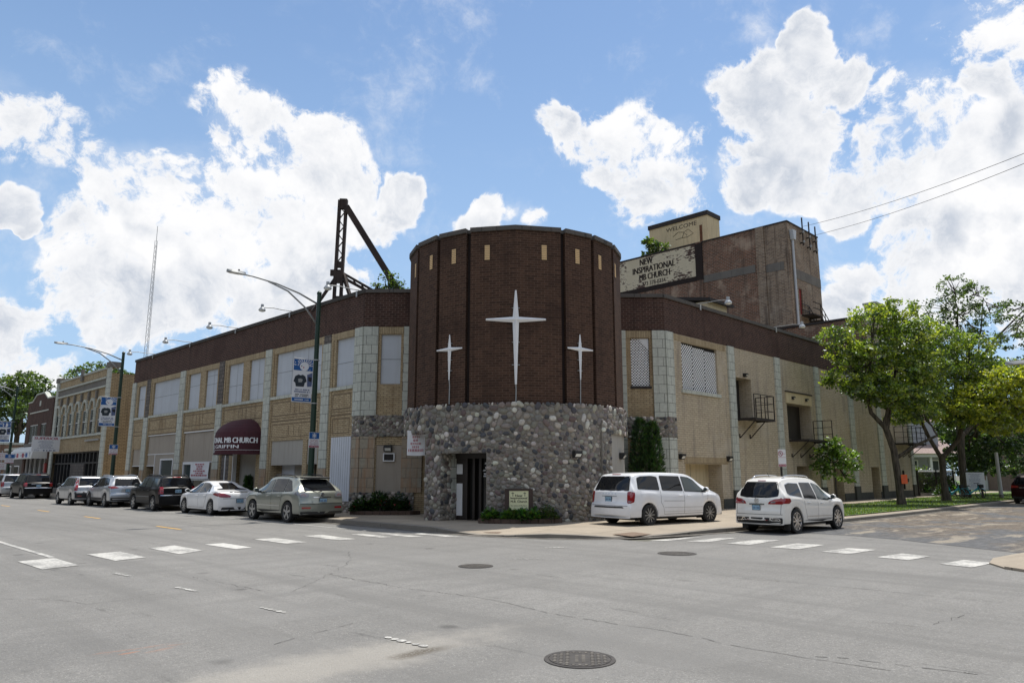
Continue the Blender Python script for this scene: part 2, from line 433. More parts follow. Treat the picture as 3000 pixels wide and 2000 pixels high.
def leafm(name, tr=.55):
    m, t, b = newmat(name)
    at = t.n('ShaderNodeAttribute', attribute_name='Col'); c = at.outputs[0]
    df = t.n('ShaderNodeBsdfDiffuse'); t.inp(df, 0, c)
    ts = t.n('ShaderNodeBsdfTranslucent'); x = t.mix(1., c, (1.35,1.45,.55), 'MULTIPLY'); t.inp(ts, 0, x)
    gl = t.n('ShaderNodeBsdfGlossy'); t.inp(gl, 0, (.8,.85,.9)); t.inp(gl, 1, .38)
    mx = t.n('ShaderNodeMixShader'); t.inp(mx, 0, tr); t.L.new(df.outputs[0], mx.inputs[1]); t.L.new(ts.outputs[0], mx.inputs[2])
    m2 = t.n('ShaderNodeMixShader'); t.inp(m2, 0, .07); t.L.new(mx.outputs[0], m2.inputs[1]); t.L.new(gl.outputs[0], m2.inputs[2])
    out = m.node_tree.nodes['Material Output']; t.L.new(m2.outputs[0], out.inputs[0]); return m
M['leaf'] = leafm('leaves')
def vcol(name, rough=.75, bump=.4):
    m, t, b = newmat(name)
    at = t.n('ShaderNodeAttribute', attribute_name='Col'); P = t.n('ShaderNodeTexCoord').outputs['Object']
    n = t.noise(P, 14, 5, .7)
    t.inp(b, 'Base Color', t.mix(t.maprange(n, .3, .75, 0, .45), at.outputs[0], t.mix(.6, at.outputs[0], (.02,.02,.02))))
    t.inp(b, 'Roughness', rough); t.inp(b, 'Normal', t.bump(n, bump, .02)); return m
M['stones'] = vcol('fieldstones', .6)
M['mortar'] = simple('grey_mortar', (.215,.195,.165), .95, var=.25, scale=6)
M['skin'] = simple('skin', (.12,.065,.045), .6)
M['cloth_dark'] = simple('dark_cloth', (.02,.02,.022), .9)
M['cloth_khaki'] = simple('khaki_cloth', (.21,.175,.12), .9)
M['orange'] = simple('orange_paper', (.75,.13,.03), .7)
M['teal'] = simple('teal_paint', (.03,.32,.42), .4)
M['house'] = simple('pale_siding', (.42,.42,.40), .7)
M['housegrey'] = simple('grey_siding', (.33,.35,.39), .7)
M['shingle'] = simple('pinkish_shingle', (.30,.23,.21), .9, var=.25, scale=8)
M['red'] = simple('red_paint', (.25,.02,.02), .5)

# ------------------------------------------------------------------ camera, sun, sky
cam_d = bpy.data.cameras.new('camera'); cam_o = link(bpy.data.objects.new('camera', cam_d))
cam_d.sensor_width = 36; cam_d.lens = 36*2144/3000
cam_d.clip_start = .05; cam_d.clip_end = 3000
PITCH = math.atan(388/2144)
cam_o.location = (0, 0, 1.75); cam_o.rotation_euler = (R(90)+PITCH, 0, R(-45))
scene.camera = cam_o

SUN_AZ, SUN_EL = R(12), R(72)          # azimuth from +X towards +Y
sd = Vector((math.cos(SUN_EL)*math.cos(SUN_AZ), math.cos(SUN_EL)*math.sin(SUN_AZ), math.sin(SUN_EL)))
sl = bpy.data.lights.new('sun', 'SUN'); so = link(bpy.data.objects.new('sun', sl))
sl.energy = 5.0; sl.angle = R(.53); sl.color = (1., .955, .88)
so.rotation_euler = sd.to_track_quat('Z', 'Y').to_euler(); so.location = (30, 0, 60)

w = bpy.data.worlds.new('World'); scene.world = w; w.use_nodes = True
t = NT(w.node_tree); bg = w.node_tree.nodes['Background']
sky = t.n('ShaderNodeTexSky', sky_type='NISHITA'); sky.sun_disc = False
sky.sun_elevation = SUN_EL; sky.sun_rotation = R(90) - SUN_AZ
sky.altitude = 180; sky.air_density = 1.0; sky.dust_density = .6; sky.ozone_density = 1.5
D = t.n('ShaderNodeTexCoord').outputs['Generated']
BLOBS = [(0.134,0.907,0.399,0.030),(0.157,0.912,0.379,0.031),(0.188,0.911,0.366,0.030),(0.217,0.913,0.344,0.027),(0.246,0.911,0.332,0.025),(0.173,0.909,0.379,0.025),(0.361,0.830,0.425,0.044),(0.391,0.818,0.423,0.034),(0.337,0.843,0.419,0.020),(0.436,0.812,0.389,0.049),(0.413,0.834,0.365,0.059),(0.466,0.798,0.382,0.036),(0.507,0.788,0.349,0.037),(0.532,0.781,0.326,0.029),(0.379,0.857,0.350,0.058),(0.305,0.887,0.346,0.042),(0.278,0.901,0.334,0.031),(0.267,0.912,0.312,0.028),(0.350,0.886,0.304,0.057),(0.407,0.861,0.306,0.059),(0.462,0.828,0.317,0.050),(0.217,0.937,0.273,0.027),(0.244,0.934,0.260,0.034),(0.287,0.918,0.274,0.041),(0.329,0.906,0.265,0.043),(0.237,0.946,0.221,0.036),(0.297,0.932,0.208,0.046),(0.348,0.908,0.235,0.041),(0.211,0.957,0.198,0.016),(0.433,0.860,0.271,0.041),(0.399,0.885,0.240,0.040),(0.479,0.832,0.281,0.031),(0.446,0.867,0.222,0.030),(0.513,0.821,0.250,0.031),(0.265,0.948,0.178,0.023),(0.179,0.971,0.159,0.025),(0.166,0.977,0.133,0.029),(0.212,0.969,0.123,0.024),(0.149,0.944,0.295,0.013),(0.170,0.946,0.276,0.008),(0.544,0.757,0.363,0.016),(0.644,0.683,0.345,0.014),(0.666,0.663,0.341,0.016),(0.689,0.644,0.332,0.014),(0.629,0.701,0.336,0.013),(0.715,0.529,0.456,0.022),(0.704,0.564,0.431,0.034),(0.739,0.527,0.419,0.047),(0.771,0.495,0.400,0.047),(0.676,0.584,0.450,0.018),(0.749,0.492,0.443,0.023),(0.800,0.463,0.381,0.030),(0.795,0.486,0.363,0.030),(0.735,0.553,0.392,0.028),(0.770,0.523,0.366,0.031),(0.819,0.443,0.363,0.024),(0.830,0.411,0.378,0.027),(0.842,0.377,0.385,0.028),(0.860,0.346,0.376,0.032),(0.786,0.394,0.476,0.024),(0.792,0.356,0.495,0.025),(0.807,0.377,0.455,0.031),(0.838,0.344,0.425,0.031),(0.808,0.315,0.498,0.022),(0.830,0.300,0.470,0.029),(0.843,0.273,0.464,0.018),(0.794,0.312,0.522,0.016),(0.786,0.309,0.535,0.011),(0.854,0.314,0.414,0.025),(0.858,0.292,0.422,0.016),(0.867,0.243,0.434,0.033),(0.886,0.216,0.410,0.037),(0.880,0.259,0.398,0.025),(0.903,0.212,0.374,0.032),(0.920,0.198,0.338,0.040),(0.904,0.248,0.348,0.034),(0.919,0.152,0.364,0.034),(0.938,0.147,0.313,0.037),(0.939,0.195,0.284,0.041),(0.890,0.286,0.355,0.029),(0.887,0.309,0.344,0.021),(0.923,0.238,0.302,0.037),(0.954,0.159,0.253,0.037),(0.953,0.195,0.230,0.039),(0.938,0.248,0.243,0.032),(0.921,0.310,0.236,0.029),(0.935,0.289,0.207,0.026),(0.949,0.241,0.201,0.037),(0.968,0.166,0.187,0.032),(0.904,0.338,0.260,0.012),(0.914,0.355,0.198,0.020),(0.873,0.128,0.470,0.040),(0.855,0.167,0.490,0.029),(0.895,0.125,0.427,0.025),(0.857,0.199,0.474,0.022),(0.843,0.186,0.504,0.019),(0.895,0.148,0.421,0.020),(0.721,0.477,0.502,0.006)]
m = None; mu = None
wob = t.n('ShaderNodeTexNoise'); t.inp(wob, 'Vector', D); t.inp(wob, 'Scale', 5.); t.inp(wob, 'Detail', 5.); t.inp(wob, 'Roughness', .6)
ws = t.vmath('SCALE', t.vmath('SUBTRACT', wob.outputs[1], (.5,.5,.5)).outputs[0]); t.inp(ws, 3, .11)
DW = t.vmath('NORMALIZE', t.vmath('ADD', D, ws.outputs[0]).outputs[0]).outputs[0]
for x, y, z, r in BLOBS:
    d = t.vmath('DOT_PRODUCT', DW, (x, y, z)).outputs[1]
    v = t.maprange(d, math.cos(r*1.80), 1., 0, 1, False)
    m = v if m is None else t.math('SMOOTH_MAX', m, v, .2)
    if r > .034:
        u = Vector((x, y, z)); e = (Z - u*u.z).normalized(); s_ = e.cross(u); u = (u + e*r*.75 - s_*r*.25).normalized()
        d = t.vmath('DOT_PRODUCT', DW, tuple(u)).outputs[1]
        v = t.maprange(d, math.cos(r*1.9), math.cos(r*.2), 0, 1, False)
        mu = v if mu is None else t.math('SMOOTH_MAX', mu, v, .2)
# cloud cover for the rest of the sky, outside the part the photograph shows
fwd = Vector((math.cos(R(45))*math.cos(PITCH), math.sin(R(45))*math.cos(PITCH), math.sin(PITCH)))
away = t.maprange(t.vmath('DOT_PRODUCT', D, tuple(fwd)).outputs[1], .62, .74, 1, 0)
gen = t.math('MULTIPLY', t.maprange(t.noise(D, 2.2, 3, .5), .4, .62), away)
m = t.math('MAXIMUM', m, gen)
f0 = t.noise(D, 7., 12, .60, .15)
f2 = t.noise(t.vmath('ADD', D, (.006, -.010, .026)).outputs[0], 7., 9, .60, .15)
bil = t.math('SUBTRACT', .45, t.voro(DW, 26.).outputs[0]); bil2 = t.math('SUBTRACT', .45, t.voro(DW, 60.).outputs[0])
f1 = t.math('ADD', t.math('ADD', f0, t.math('MULTIPLY', bil, .10)), t.math('MULTIPLY', bil2, .06))
f1 = t.math('ADD', f1, t.math('MULTIPLY', t.math('SUBTRACT', t.noise(DW, 24., 9, .72), .5), .62))
amp = t.math('MULTIPLY', t.maprange(m, .07, .42), 6.2)
dens = t.math('ADD', t.math('MULTIPLY', m, 1.6), t.math('MULTIPLY', t.math('SUBTRACT', f1, .535), amp))
cm = t.maprange(dens, .20, .94)
low = t.noise(D, 4.5, 5, .6)
rel = t.math('MULTIPLY', t.math('SUBTRACT', f0, f2), 4.2)
base = t.maprange(t.math('SUBTRACT', mu, m), -.30, .06, 0, 1)
sh = t.math('ADD', t.math('ADD', t.math('MULTIPLY', base, .60), .20), rel)
sh = t.math('ADD', sh, t.math('MULTIPLY', t.math('SUBTRACT', low, .5), -.7), clamp=True)
thick = t.maprange(dens, .6, 1.9, .06, 1., False); sh = t.math('SUBTRACT', 1., t.math('MULTIPLY', t.math('SUBTRACT', 1., sh), thick), clamp=True)
ccol = t.mix(sh, (.60, .65, .735), (1.0, 1.0, 1.01))
skyc = t.vmath('MULTIPLY', sky.outputs[0], (.88, 1.0, 1.08))
sks = t.vmath('SCALE', skyc.outputs[0]); t.inp(sks, 3, .138)
sep = t.n('ShaderNodeSeparateXYZ'); t.inp(sep, 0, D)
hz = t.maprange(sep.outputs[2], .0, .70, .80, .08)
skyb = t.mix(hz, sks.outputs[0], (.46, .65, .90))
veil = t.math('MULTIPLY', t.maprange(t.math('ADD', m, t.math('MULTIPLY', t.math('SUBTRACT', t.noise(t.mapping(D, (1,1,2.2)), 6., 9, .66), .5), 2.2)), .25, 1.2), .22)
veil = t.math('MULTIPLY', veil, t.maprange(m, .01, .16)); skyb = t.mix(veil, skyb, (.86, .90, .97))
fin = t.mix(cm, skyb, ccol)
# unseen dark roofline band added behind the camera to cut fill and reflections
dim_band = t.maprange(t.math('ADD', sep.outputs[2], t.math('MULTIPLY', t.noise(t.mapping(D, (1,1,.3)), 9., 5, .6), -.30)), .05, .10, 1, 0)
fin = t.mix(t.math('MULTIPLY', dim_band, away), fin, (.085, .085, .075))
SKYS = .1
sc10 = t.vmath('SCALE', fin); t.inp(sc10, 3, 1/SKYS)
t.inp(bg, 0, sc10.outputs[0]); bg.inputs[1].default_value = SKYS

scene.view_settings.view_transform = 'Standard'; scene.view_settings.look = 'None'
scene.view_settings.exposure = 0; scene.view_settings.gamma = 1
scene.render.engine = 'CYCLES'
scene.cycles.max_bounces = 6; scene.cycles.diffuse_bounces = 3; scene.cycles.glossy_bounces = 3
scene.cycles.transmission_bounces = 4; scene.cycles.transparent_max_bounces = 4

# ------------------------------------------------------------------ ground, roads, pavements
def sheet(name, pts, z, mat, zs=None):
    mb = MB(); n = len(pts); mb.add([(x, y, zs[i] if zs else z) for i, (x, y) in enumerate(pts)], [tuple(range(n))])
    return struct(mb.build(name, mat))
S = 900
sheet('ground', [(-S,-S),(S,-S),(S,S),(-S,S)], -.03, M['ground'])
sheet('road', [(-40,-60),(60,-60),(60,3.4),(200,3.4),(200,11.6),(16.6,11.6),(16.6,300),(-8,300),(-8,30),(-40,30)], 0, M['road'])
sheet('side_street', [(22.2,11.3),(22.35,9.4),(22.3,8.4),(21.85,7.0),(21.2,5.9),(20.6,4.8),(20.1,3.9),(20.6,3.45),(200,3.45),(200,11.3)], .005, M['side'])
# kerb line of the church corner
KL = [(14.75,300),(14.75,120),(14.75,60),(14.75,24),(14.75,20),(14.75,18.3),(14.72,17.3),(14.8,16.2),(15.04,15.2),(15.5,14.1),(16.0,13.4),(16.7,12.8),(17.6,12.45),(18.6,12.15),(20.6,11.75),(24,11.3),(28.1,11.0),(33,10.87),(40,10.85),(60,10.85),(120,10.85),(200,10.85)]
KH = [.15]*6+[.09,.03,.06,.13,.11,.05,.03,.06]+[.13]*8
WZ = .15
KI = []
for i, p in enumerate(KL):
    a = Vector(KL[max(i-1,0)]); b = Vector(KL[min(i+1,len(KL)-1)]); d = (b-a).normalized(); n = Vector((-d.y, d.x))
    KI.append((p[0]+n.x*.16, p[1]+n.y*.16))
kb = MB()
for i in range(len(KL)-1):
    (x0,y0),(x1,y1) = KL[i],KL[i+1]; (a0,b0),(a1,b1) = KI[i],KI[i+1]; h0,h1 = KH[i],KH[i+1]
    kb.quad((x0,y0,-.02),(x1,y1,-.02),(x1,y1,h1-.015),(x0,y0,h0-.015))
    kb.quad((x0,y0,h0-.015),(x1,y1,h1-.015),(a1,b1,h1),(a0,b0,h0))
struct(kb.build('kerb', M['kerb'], recalc=False))
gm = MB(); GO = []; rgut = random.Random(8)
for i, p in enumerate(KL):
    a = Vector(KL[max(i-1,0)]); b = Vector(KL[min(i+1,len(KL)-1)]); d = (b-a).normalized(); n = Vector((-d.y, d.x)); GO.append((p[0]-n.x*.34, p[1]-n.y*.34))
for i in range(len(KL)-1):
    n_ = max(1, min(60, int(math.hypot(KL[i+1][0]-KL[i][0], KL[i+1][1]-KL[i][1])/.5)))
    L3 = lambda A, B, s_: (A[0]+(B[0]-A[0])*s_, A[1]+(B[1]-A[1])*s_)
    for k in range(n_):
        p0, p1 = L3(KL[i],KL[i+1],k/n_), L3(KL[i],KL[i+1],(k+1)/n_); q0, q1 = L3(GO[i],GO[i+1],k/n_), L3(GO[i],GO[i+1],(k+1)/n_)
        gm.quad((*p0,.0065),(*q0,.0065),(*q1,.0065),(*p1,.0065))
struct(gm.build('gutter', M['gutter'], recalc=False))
wk = MB(); KJ = []
for i, p in enumerate(KI):
    a = Vector(KL[max(i-1,0)]); b = Vector(KL[min(i+1,len(KL)-1)]); d = (b-a).normalized(); n = Vector((-d.y, d.x)); KJ.append((p[0]+n.x*1.3, p[1]+n.y*1.3))
for i in range(len(KI)-1):
    wk.quad((*KI[i],KH[i]),(*KI[i+1],KH[i+1]),(*KJ[i+1],WZ),(*KJ[i],WZ))
n = len(KJ)
wk.add([(*p, WZ) for p in KJ] + [(200,40,WZ),(40,40,WZ),(40,300,WZ)], [tuple(range(n+3))])
struct(wk.build('sidewalk', M['walk'], recalc=False))
# far kerb of the side street, at the right edge
FK = [(16.15,-40),(16.15,2.2),(16.2,3.0),(16.6,3.55),(17.3,3.95),(18.4,4.12),(19.6,3.95),(20.6,3.55),(24,3.3),(60,3.2),(200,3.2)]
fk = MB(); FI = []
for i, p in enumerate(FK):
    a = Vector(FK[max(i-1,0)]); b = Vector(FK[min(i+1,len(FK)-1)]); d = (b-a).normalized(); nn = Vector((d.y, -d.x)); FI.append((p[0]+nn.x*.5, p[1]+nn.y*.5))
fh = [.13,.1,.06,.04,.03,.03,.04,.1,.13,.13,.13]
for i in range(len(FK)-1):
    fk.quad((*FK[i],-.02),(*FK[i+1],-.02),(*FK[i+1],fh[i]-.01),(*FK[i],fh[i]-.01))
    fk.quad((*FK[i],fh[i]-.01),(*FK[i+1],fh[i+1]-.01),(*FI[i+1],.13),(*FI[i],.13))
fk.add([(*p,.13) for p in FI]+[(200,-40,.13)], [tuple(range(len(FI)+1))])
struct(fk.build('sidewalk', M['walk']))
# parkway grass
GP = [(27.6,11.5),(40,11.25),(60,11.25),(130,11.25),(200,11.25),(200,16.6),(60,16.35),(50,16.05),(40,15.5),(34.6,14.6),(32,13.2)]
sheet('grass_verge', GP, WZ+.02, M['grass'])
def inpoly(x, y, P):
    c = False; j = len(P)-1
    for i in range(len(P)):
        if (P[i][1] > y) != (P[j][1] > y) and x < (P[j][0]-P[i][0])*(y-P[i][1])/(P[j][1]-P[i][1])+P[i][0]: c = not c
        j = i
    return c
rg = random.Random(3); gb = MB(); gb.c = []
while len(gb.v) < 42000:
    x = 27 + 45*rg.random()**1.5; y = rg.uniform(11.1, 16.4)
    if not inpoly(x, y, GP): continue
    a = rg.uniform(0, 6.28); h = rg.uniform(.03, .075); wd = rg.uniform(.012, .03); l = rg.uniform(-.04, .04)
    gb.add([(x-wd*math.cos(a), y-wd*math.sin(a), WZ+.015), (x+wd*math.cos(a), y+wd*math.sin(a), WZ+.015), (x+l, y+l*.7, WZ+.02+h)], [(0,1,2)])
    k = rg.uniform(.6, 1.2); c = (.12*k*rg.uniform(.8,1.5), .20*k, .034*k); gb.c += [c]*3
o = gb.build('grass', M['leaf'], recalc=False); o['kind'] = 'stuff'
# grass and yards far right
sheet('lawn', [(62,18),(200,18),(200,60),(62,60)], WZ+.015, M['grass'])

# painted markings
def mark(pts, mat='paint', z=.008):
    return sheet('road_marking', pts, z, M[mat])
for bar in [[(3.8,18.0),(4.5,18.2),(4.5,16.4),(3.83,16.2)],[(5.2,18.5),(5.92,18.6),(5.92,16.95),(5.25,16.73)],[(6.67,19.0),(7.37,19.25),(7.36,17.5),(6.67,17.1)],[(9.57,19.5),(10.2,19.5),(10.15,17.7),(9.57,17.7)],[(11.06,19.6),(11.68,19.55),(11.58,17.62),(11.05,17.64)],[(12.33,19.1),(12.7,19.0),(12.7,17.38),(12.3,17.55)],[(13.02,18.65),(13.4,18.6),(13.36,16.91),(13.03,17.13)],[(13.75,17.95),(14.1,17.95),(14.2,16.15),(13.81,16.45)],
            [(16.88,11.68),(18.4,11.5),(18.7,11.2),(17.1,11.28)],[(17.32,10.83),(18.9,10.77),(19.28,10.42),(17.6,10.34)],[(17.54,9.82),(19,9.79),(19.43,9.26),(17.6,9.19)],[(17.4,8.55),(18.85,8.54),(18.93,7.86),(17.45,7.86)],[(17.25,7.25),(18.56,7.14),(18.54,6.51),(17.2,6.6)],[(16.98,5.95),(18.15,5.82),(17.98,5.18),(16.84,5.29)],[(16.6,4.64),(17.7,4.49),(17.53,3.92),(16.38,4.04)]]:
    mark(bar)
mark([(4.44,120),(4.56,120),(4.56,18.35),(4.44,18.3)]); mark([(13.42,60),(13.5,60),(13.5,19.95),(13.42,19.9)], 'paint_old')
for y0, y1 in ((24.6,26.7),(32.8,34.9),(40.4,42.5),(48.5,50.6),(56.5,58.6)): mark([(9.53,y1),(9.63,y1),(9.63,y0),(9.53,y0)], 'paint_yellow')
rr = random.Random(5)
for (x0,y0,x1,y1) in ((4.6,14.72,4.67,14.02),(4.75,12.21,4.81,11.55),(4.98,6.94,5.01,6.25),(4.86,9.62,4.91,9.0),(11.2,11.2,11.7,10.7),(13.4,12.3,13.95,12.0)):
    q = MB(); k = 6
    for i in range(k):
        s_ = (i+.5)/k; cx = x0+(x1-x0)*s_; cy = y0+(y1-y0)*s_; r_ = rr.uniform(.025,.048); n_ = 9
        q.add([(cx+r_*1.1*math.cos(6.283*j/n_)*rr.uniform(.8,1.15), cy+r_*1.3*math.sin(6.283*j/n_)*rr.uniform(.8,1.15), .009) for j in range(n_)], [tuple(range(n_))])
    struct(q.build('road_marking', M['paint']))
for bar in [[(8.0,18.95),(8.5,19.0),(8.5,17.4),(8.05,17.3)]]: mark(bar, 'paint_old')
# long cracks across the intersection
CRK = [[(7.28, 11.96), (7.21, 10.95), (7.25, 10.31), (7.25, 9.5), (7.38, 8.77), (7.46, 8.14), (7.42, 7.42), (7.36, 7.12), (7.29, 6.43), (7.32, 5.97), (7.34, 5.46), (7.42, 5.15), (7.4, 4.79), (7.39, 4.48), (7.3, 4.2), (7.3, 3.86), (7.32, 3.52), (7.33, 3.2), (7.38, 2.84), (7.41, 2.56), (7.3, 2.36)], [(2.56, 12.9), (2.94, 12.44), (3.17, 12.04), (3.31, 11.53), (3.75, 11.53), (4.24, 11.77), (4.59, 11.85)], [(3.85, 7.44), (4.17, 7.55), (4.53, 7.66), (4.92, 7.76), (5.26, 7.87)], [(5.4, 13.24), (5.49, 11.97), (5.55, 10.75)], [(5.78, 10.52), (6.38, 11.0), (7.55, 12.11), (8.69, 13.39), (9.74, 15.11)], [(4.73, 24.63), (6.64, 25.96), (8.87, 27.06), (11.49, 28.15), (13.41, 28.1)], [(12.23, 9.16), (12.25, 8.55), (12.1, 7.15), (12.0, 6.26), (12.17, 5.22), (12.2, 4.24), (12.23, 3.36), (12.37, 2.47)], [(7.38, 3.33), (7.56, 3.09), (7.64, 2.71), (7.75, 2.28), (7.84, 1.87)], [(9.61, 3.52), (9.74, 2.94), (11.11, 2.82)]]
rc = random.Random(17)
for li, line in enumerate(CRK):
    pts = []; wide = (.5, .4, .4, .45, .4, .5, .45, .6, .4)[li]
    for (x0,y0),(x1,y1) in zip(line, line[1:]):
        L_ = math.hypot(x1-x0, y1-y0); n_ = max(2, int(L_/.09))
        for k in range(n_):
            s_ = k/n_; j = .035*min(1, L_) ; pts.append((x0+(x1-x0)*s_+rc.gauss(0,j*.6), y0+(y1-y0)*s_+rc.gauss(0,j*.6)))
    q = MB()
    for i in range(len(pts)-1):
        if rc.random() < (.10 if li == 0 else .3): continue
        (x0,y0),(x1,y1) = pts[i],pts[i+1]; dx,dy = x1-x0,y1-y0; l = math.hypot(dx,dy) or 1; w0 = wide*rc.uniform(.004,.013); w1 = wide*rc.uniform(.004,.013); nx,ny = -dy/l,dx/l
        q.quad((x0-nx*w0,y0-ny*w0,.004),(x1-nx*w1,y1-ny*w1,.004),(x1+nx*w1,y1+ny*w1,.004),(x0+nx*w0,y0+ny*w0,.004))
    struct(q.build('road_crack', M['crack'], recalc=False))
# tactile panels on the kerb ramps
sheet('tactile_paving', [(15.06,17.43),(15.75,17.62),(15.83,15.9),(15.2,15.76)], 0, M['tactile'], [.05,.085,.09,.06])
sheet('tactile_paving', [(17.05,13.05),(18.15,13.1),(18.2,12.5),(17.15,12.42)], 0, M['tactile'], [.085,.085,.05,.05])

def manhole(x, y, r, lab, rot=0.):
    th = thing('manhole_cover', lab, 'manhole cover', (x, y, 0), rot, 'manhole covers in the road')
    f = MB(); f.lathe([(r*1.13,.002),(r*1.12,.009),(r*1.0,.009),(r*.99,.004)], seg=40); f.build('frame', M['cast'], th, local=True)
    l = MB(); l.lathe([(r*.97,.003),(r*.965,.0105)], seg=40); lid = l.build('lid', M['cast'], th, local=True)
    s_ = MB(); k = r/5.2
    for i in range(-5, 6):
        for j in range(-5, 6):
            cx, cy = i*k*1.02, j*k*1.02
            if math.hypot(cx, cy) > r*.88 or (abs(j) <= 1 and abs(i) <= 3): continue
            e = k*.3; s_.obox((cx,cy,.0125), (math.cos(.5),math.sin(.5),0), (-math.sin(.5),math.cos(.5),0), (0,0,1), e*1.7, e*1.7, .005)
    s_.build('tread_studs', M['cast2'], lid, local=True)
    for yy, wd in ((.5*k, 4.6*k), (-.6*k, 5.2*k)):
        q = MB(); 
        for i in range(7): q.box(-wd/2+i*wd/7, -wd/2+(i+.62)*wd/7, yy-.28*k, yy+.28*k, .010, .0145)
        q.build('raised_bars', M['cast2'], lid, local=True)
manhole(5.73, 4.81, .305, 'large round cast iron manhole cover in the near foreground', R(40))
manhole(9.88, 10.87, .30, 'round cast iron manhole cover left of centre in the middle of the intersection', R(10))
manhole(14.6, 9.38, .38, 'round cast iron manhole cover beside the right crosswalk bars', R(70))

# ------------------------------------------------------------------ the church
def V(*a): return Vector(a)
def wall(mb, O, u, n, u0, u1, z0, z1, holes=(), d=.15):
    O, u, n = Vector(O), Vector(u).normalized(), Vector(n).normalized()
    us = sorted({u0, u1} | {h[0] for h in holes} | {h[1] for h in holes}); zs = sorted({z0, z1} | {h[2] for h in holes} | {h[3] for h in holes})
    P = lambda a, z, k=0.: O + u*a + Z*z - n*k
    for i in range(len(us)-1):
        for j in range(len(zs)-1):
            a0, a1, b0, b1 = us[i], us[i+1], zs[j], zs[j+1]; ca, cb = (a0+a1)/2, (b0+b1)/2
            if any(h[0] < ca < h[1] and h[2] < cb < h[3] for h in holes): continue
            mb.quad(P(a0,b0), P(a1,b0), P(a1,b1), P(a0,b1))
    for h in holes:
        a0, a1, b0, b1 = h[:4]; k = h[4] if len(h) > 4 else d
        mb.quad(P(a0,b0), P(a0,b1), P(a0,b1,k), P(a0,b0,k)); mb.quad(P(a1,b0), P(a1,b0,k), P(a1,b1,k), P(a1,b1))
        mb.quad(P(a0,b1), P(a1,b1), P(a1,b1,k), P(a0,b1,k)); mb.quad(P(a0,b0), P(a0,b0,k), P(a1,b0,k), P(a1,b0))
    return mb
class Face:
    """a facade plane: O + u*a + Z*z, outward normal n"""
    def __init__(s, O, u, n): s.O, s.u, s.n = Vector(O), Vector(u).normalized(), Vector(n).normalized()
    def P(s, a, z, k=0.): return s.O + s.u*a + Z*z + s.n*k
    def slab(s, mb, a0, a1, z0, z1, k0, k1):
        c = s.P((a0+a1)/2, (z0+z1)/2, (k0+k1)/2); return mb.obox(c, s.u, s.n, Z, abs(a1-a0), abs(k1-k0), abs(z1-z0))
    def part(s, name, mat, parent, a0, a1, z0, z1, k0, k1):
        return s.slab(MB(), a0, a1, z0, z1, k0, k1).build(name, mat, parent)
SQ = 1/math.sqrt(2)
FL = Face((17.4,0,0), (0,1,0), (-1,0,0)); FR = Face((0,17.75,0), (1,0,0), (0,-1,0))
CL = Face((17.4,26.4,0), (SQ,-SQ,0), (-SQ,-SQ,0)); CR = Face((27.27,17.75,0), (-SQ,SQ,0), (-SQ,-SQ,0))
G0 = .12
church = thing('church_building', 'two storey tan brick church with round dark brick corner tower and cobblestone base', 'church', (20,22,0))
TC = Vector((21.13, 20.94, 0)); fd = Vector((-SQ,-SQ,0)); rd = Vector((SQ,-SQ,0))
def pol(a, r, z=0.): a = R(a); return TC + (fd*math.cos(a) + rd*math.sin(a))*r + Z*z

# --- left wing
WINL = [(52.45,53.9),(46.55,51.05),(43.5,45.2),(40.95,42.72),(37.88,39.7),(35.35,37.12),(29.72,34.2),(27.05,28.6)]
holes = [(a,b,5.55,7.7,.16) for a,b in WINL]
holes += [(52.38,53.98,G0,3.4,.9),(46.48,51.25,G0,4.18,.9),(40.92,45.28,G0,4.16,.9),(35.78,38.45,G0,2.8,.9),(38.9,39.95,G0,2.75,.12),(31.15,34.25,G0,3.34,.9),(29.68,30.78,G0,3.32,.9)]
wall(MB(), FL.O, FL.u, FL.n, 26.4, 54.95, G0, 8.0, holes).build('brick_wall', M['tan'], church)
def boards(F, a0, a1, z0, z1, joints_u=(), joints_z=()):
    o = F.part('boarded_window', M['board'], church, a0, a1, z0, z1, -.16, -.10)
    jm = MB()
    for j in joints_u: F.slab(jm, j-.008, j+.008, z0, z1, -.0995, -.097)
    for j in joints_z: F.slab(jm, a0, a1, j-.008, j+.008, -.0975, -.095)
    if jm.v: jm.build('board_joints', M['boardline'], o)
boards(FL,52.45,53.9,5.55,7.7,(),(6.75,)); boards(FL,46.55,51.05,5.55,7.7,(),(6.7,)); boards(FL,43.5,45.2,5.55,7.7,(),(6.95,)); boards(FL,40.95,42.72,5.55,7.7,(41.75,),(6.85,7.35))
boards(FL,37.88,39.7,5.55,7.7,(38.75,),(6.5,)); boards(FL,35.35,37.12,5.55,7.7,(36.2,),(6.35,)); boards(FL,29.72,34.2,5.55,7.7,(31.2,32.7),(6.72,)); boards(FL,27.05,28.6,5.55,7.7,(),(6.6,))
PILL = [(54.3,54.97),(51.5,52.25),(45.6,46.38),(40.12,40.85),(34.56,35.2),(28.96,29.6)]
for i,(a,b) in enumerate(PILL):
    z1 = 8.0; zs = [5.5,5.45,None,5.6,None,7.6][i]
    if i == 1: FL.part('pilaster', M['spalled'], church, a+.04, b-.04, zs, 8.0, 0, .05)
    elif zs: FL.part('pilaster', M['spalled'], church, a+.03, b-.03, zs, 8.0, 0, .06)
    FL.part('pilaster', M['terra'], church, a, b, 2.0, zs if (zs and i) else 8.0, 0, .09)
    FL.part('pilaster', M['terra_stain'], church, a, b, G0, 2.0, 0, .088)
    cp = FL.part('pilaster_edge', M['tan'], church, a-.16, a-.0, G0, 8.0, 0, .035) if i not in (0,) else None
    FL.part('pilaster_edge', M['tan'], church, b+.0, b+.16, G0, 8.0, 0, .035) if i else None
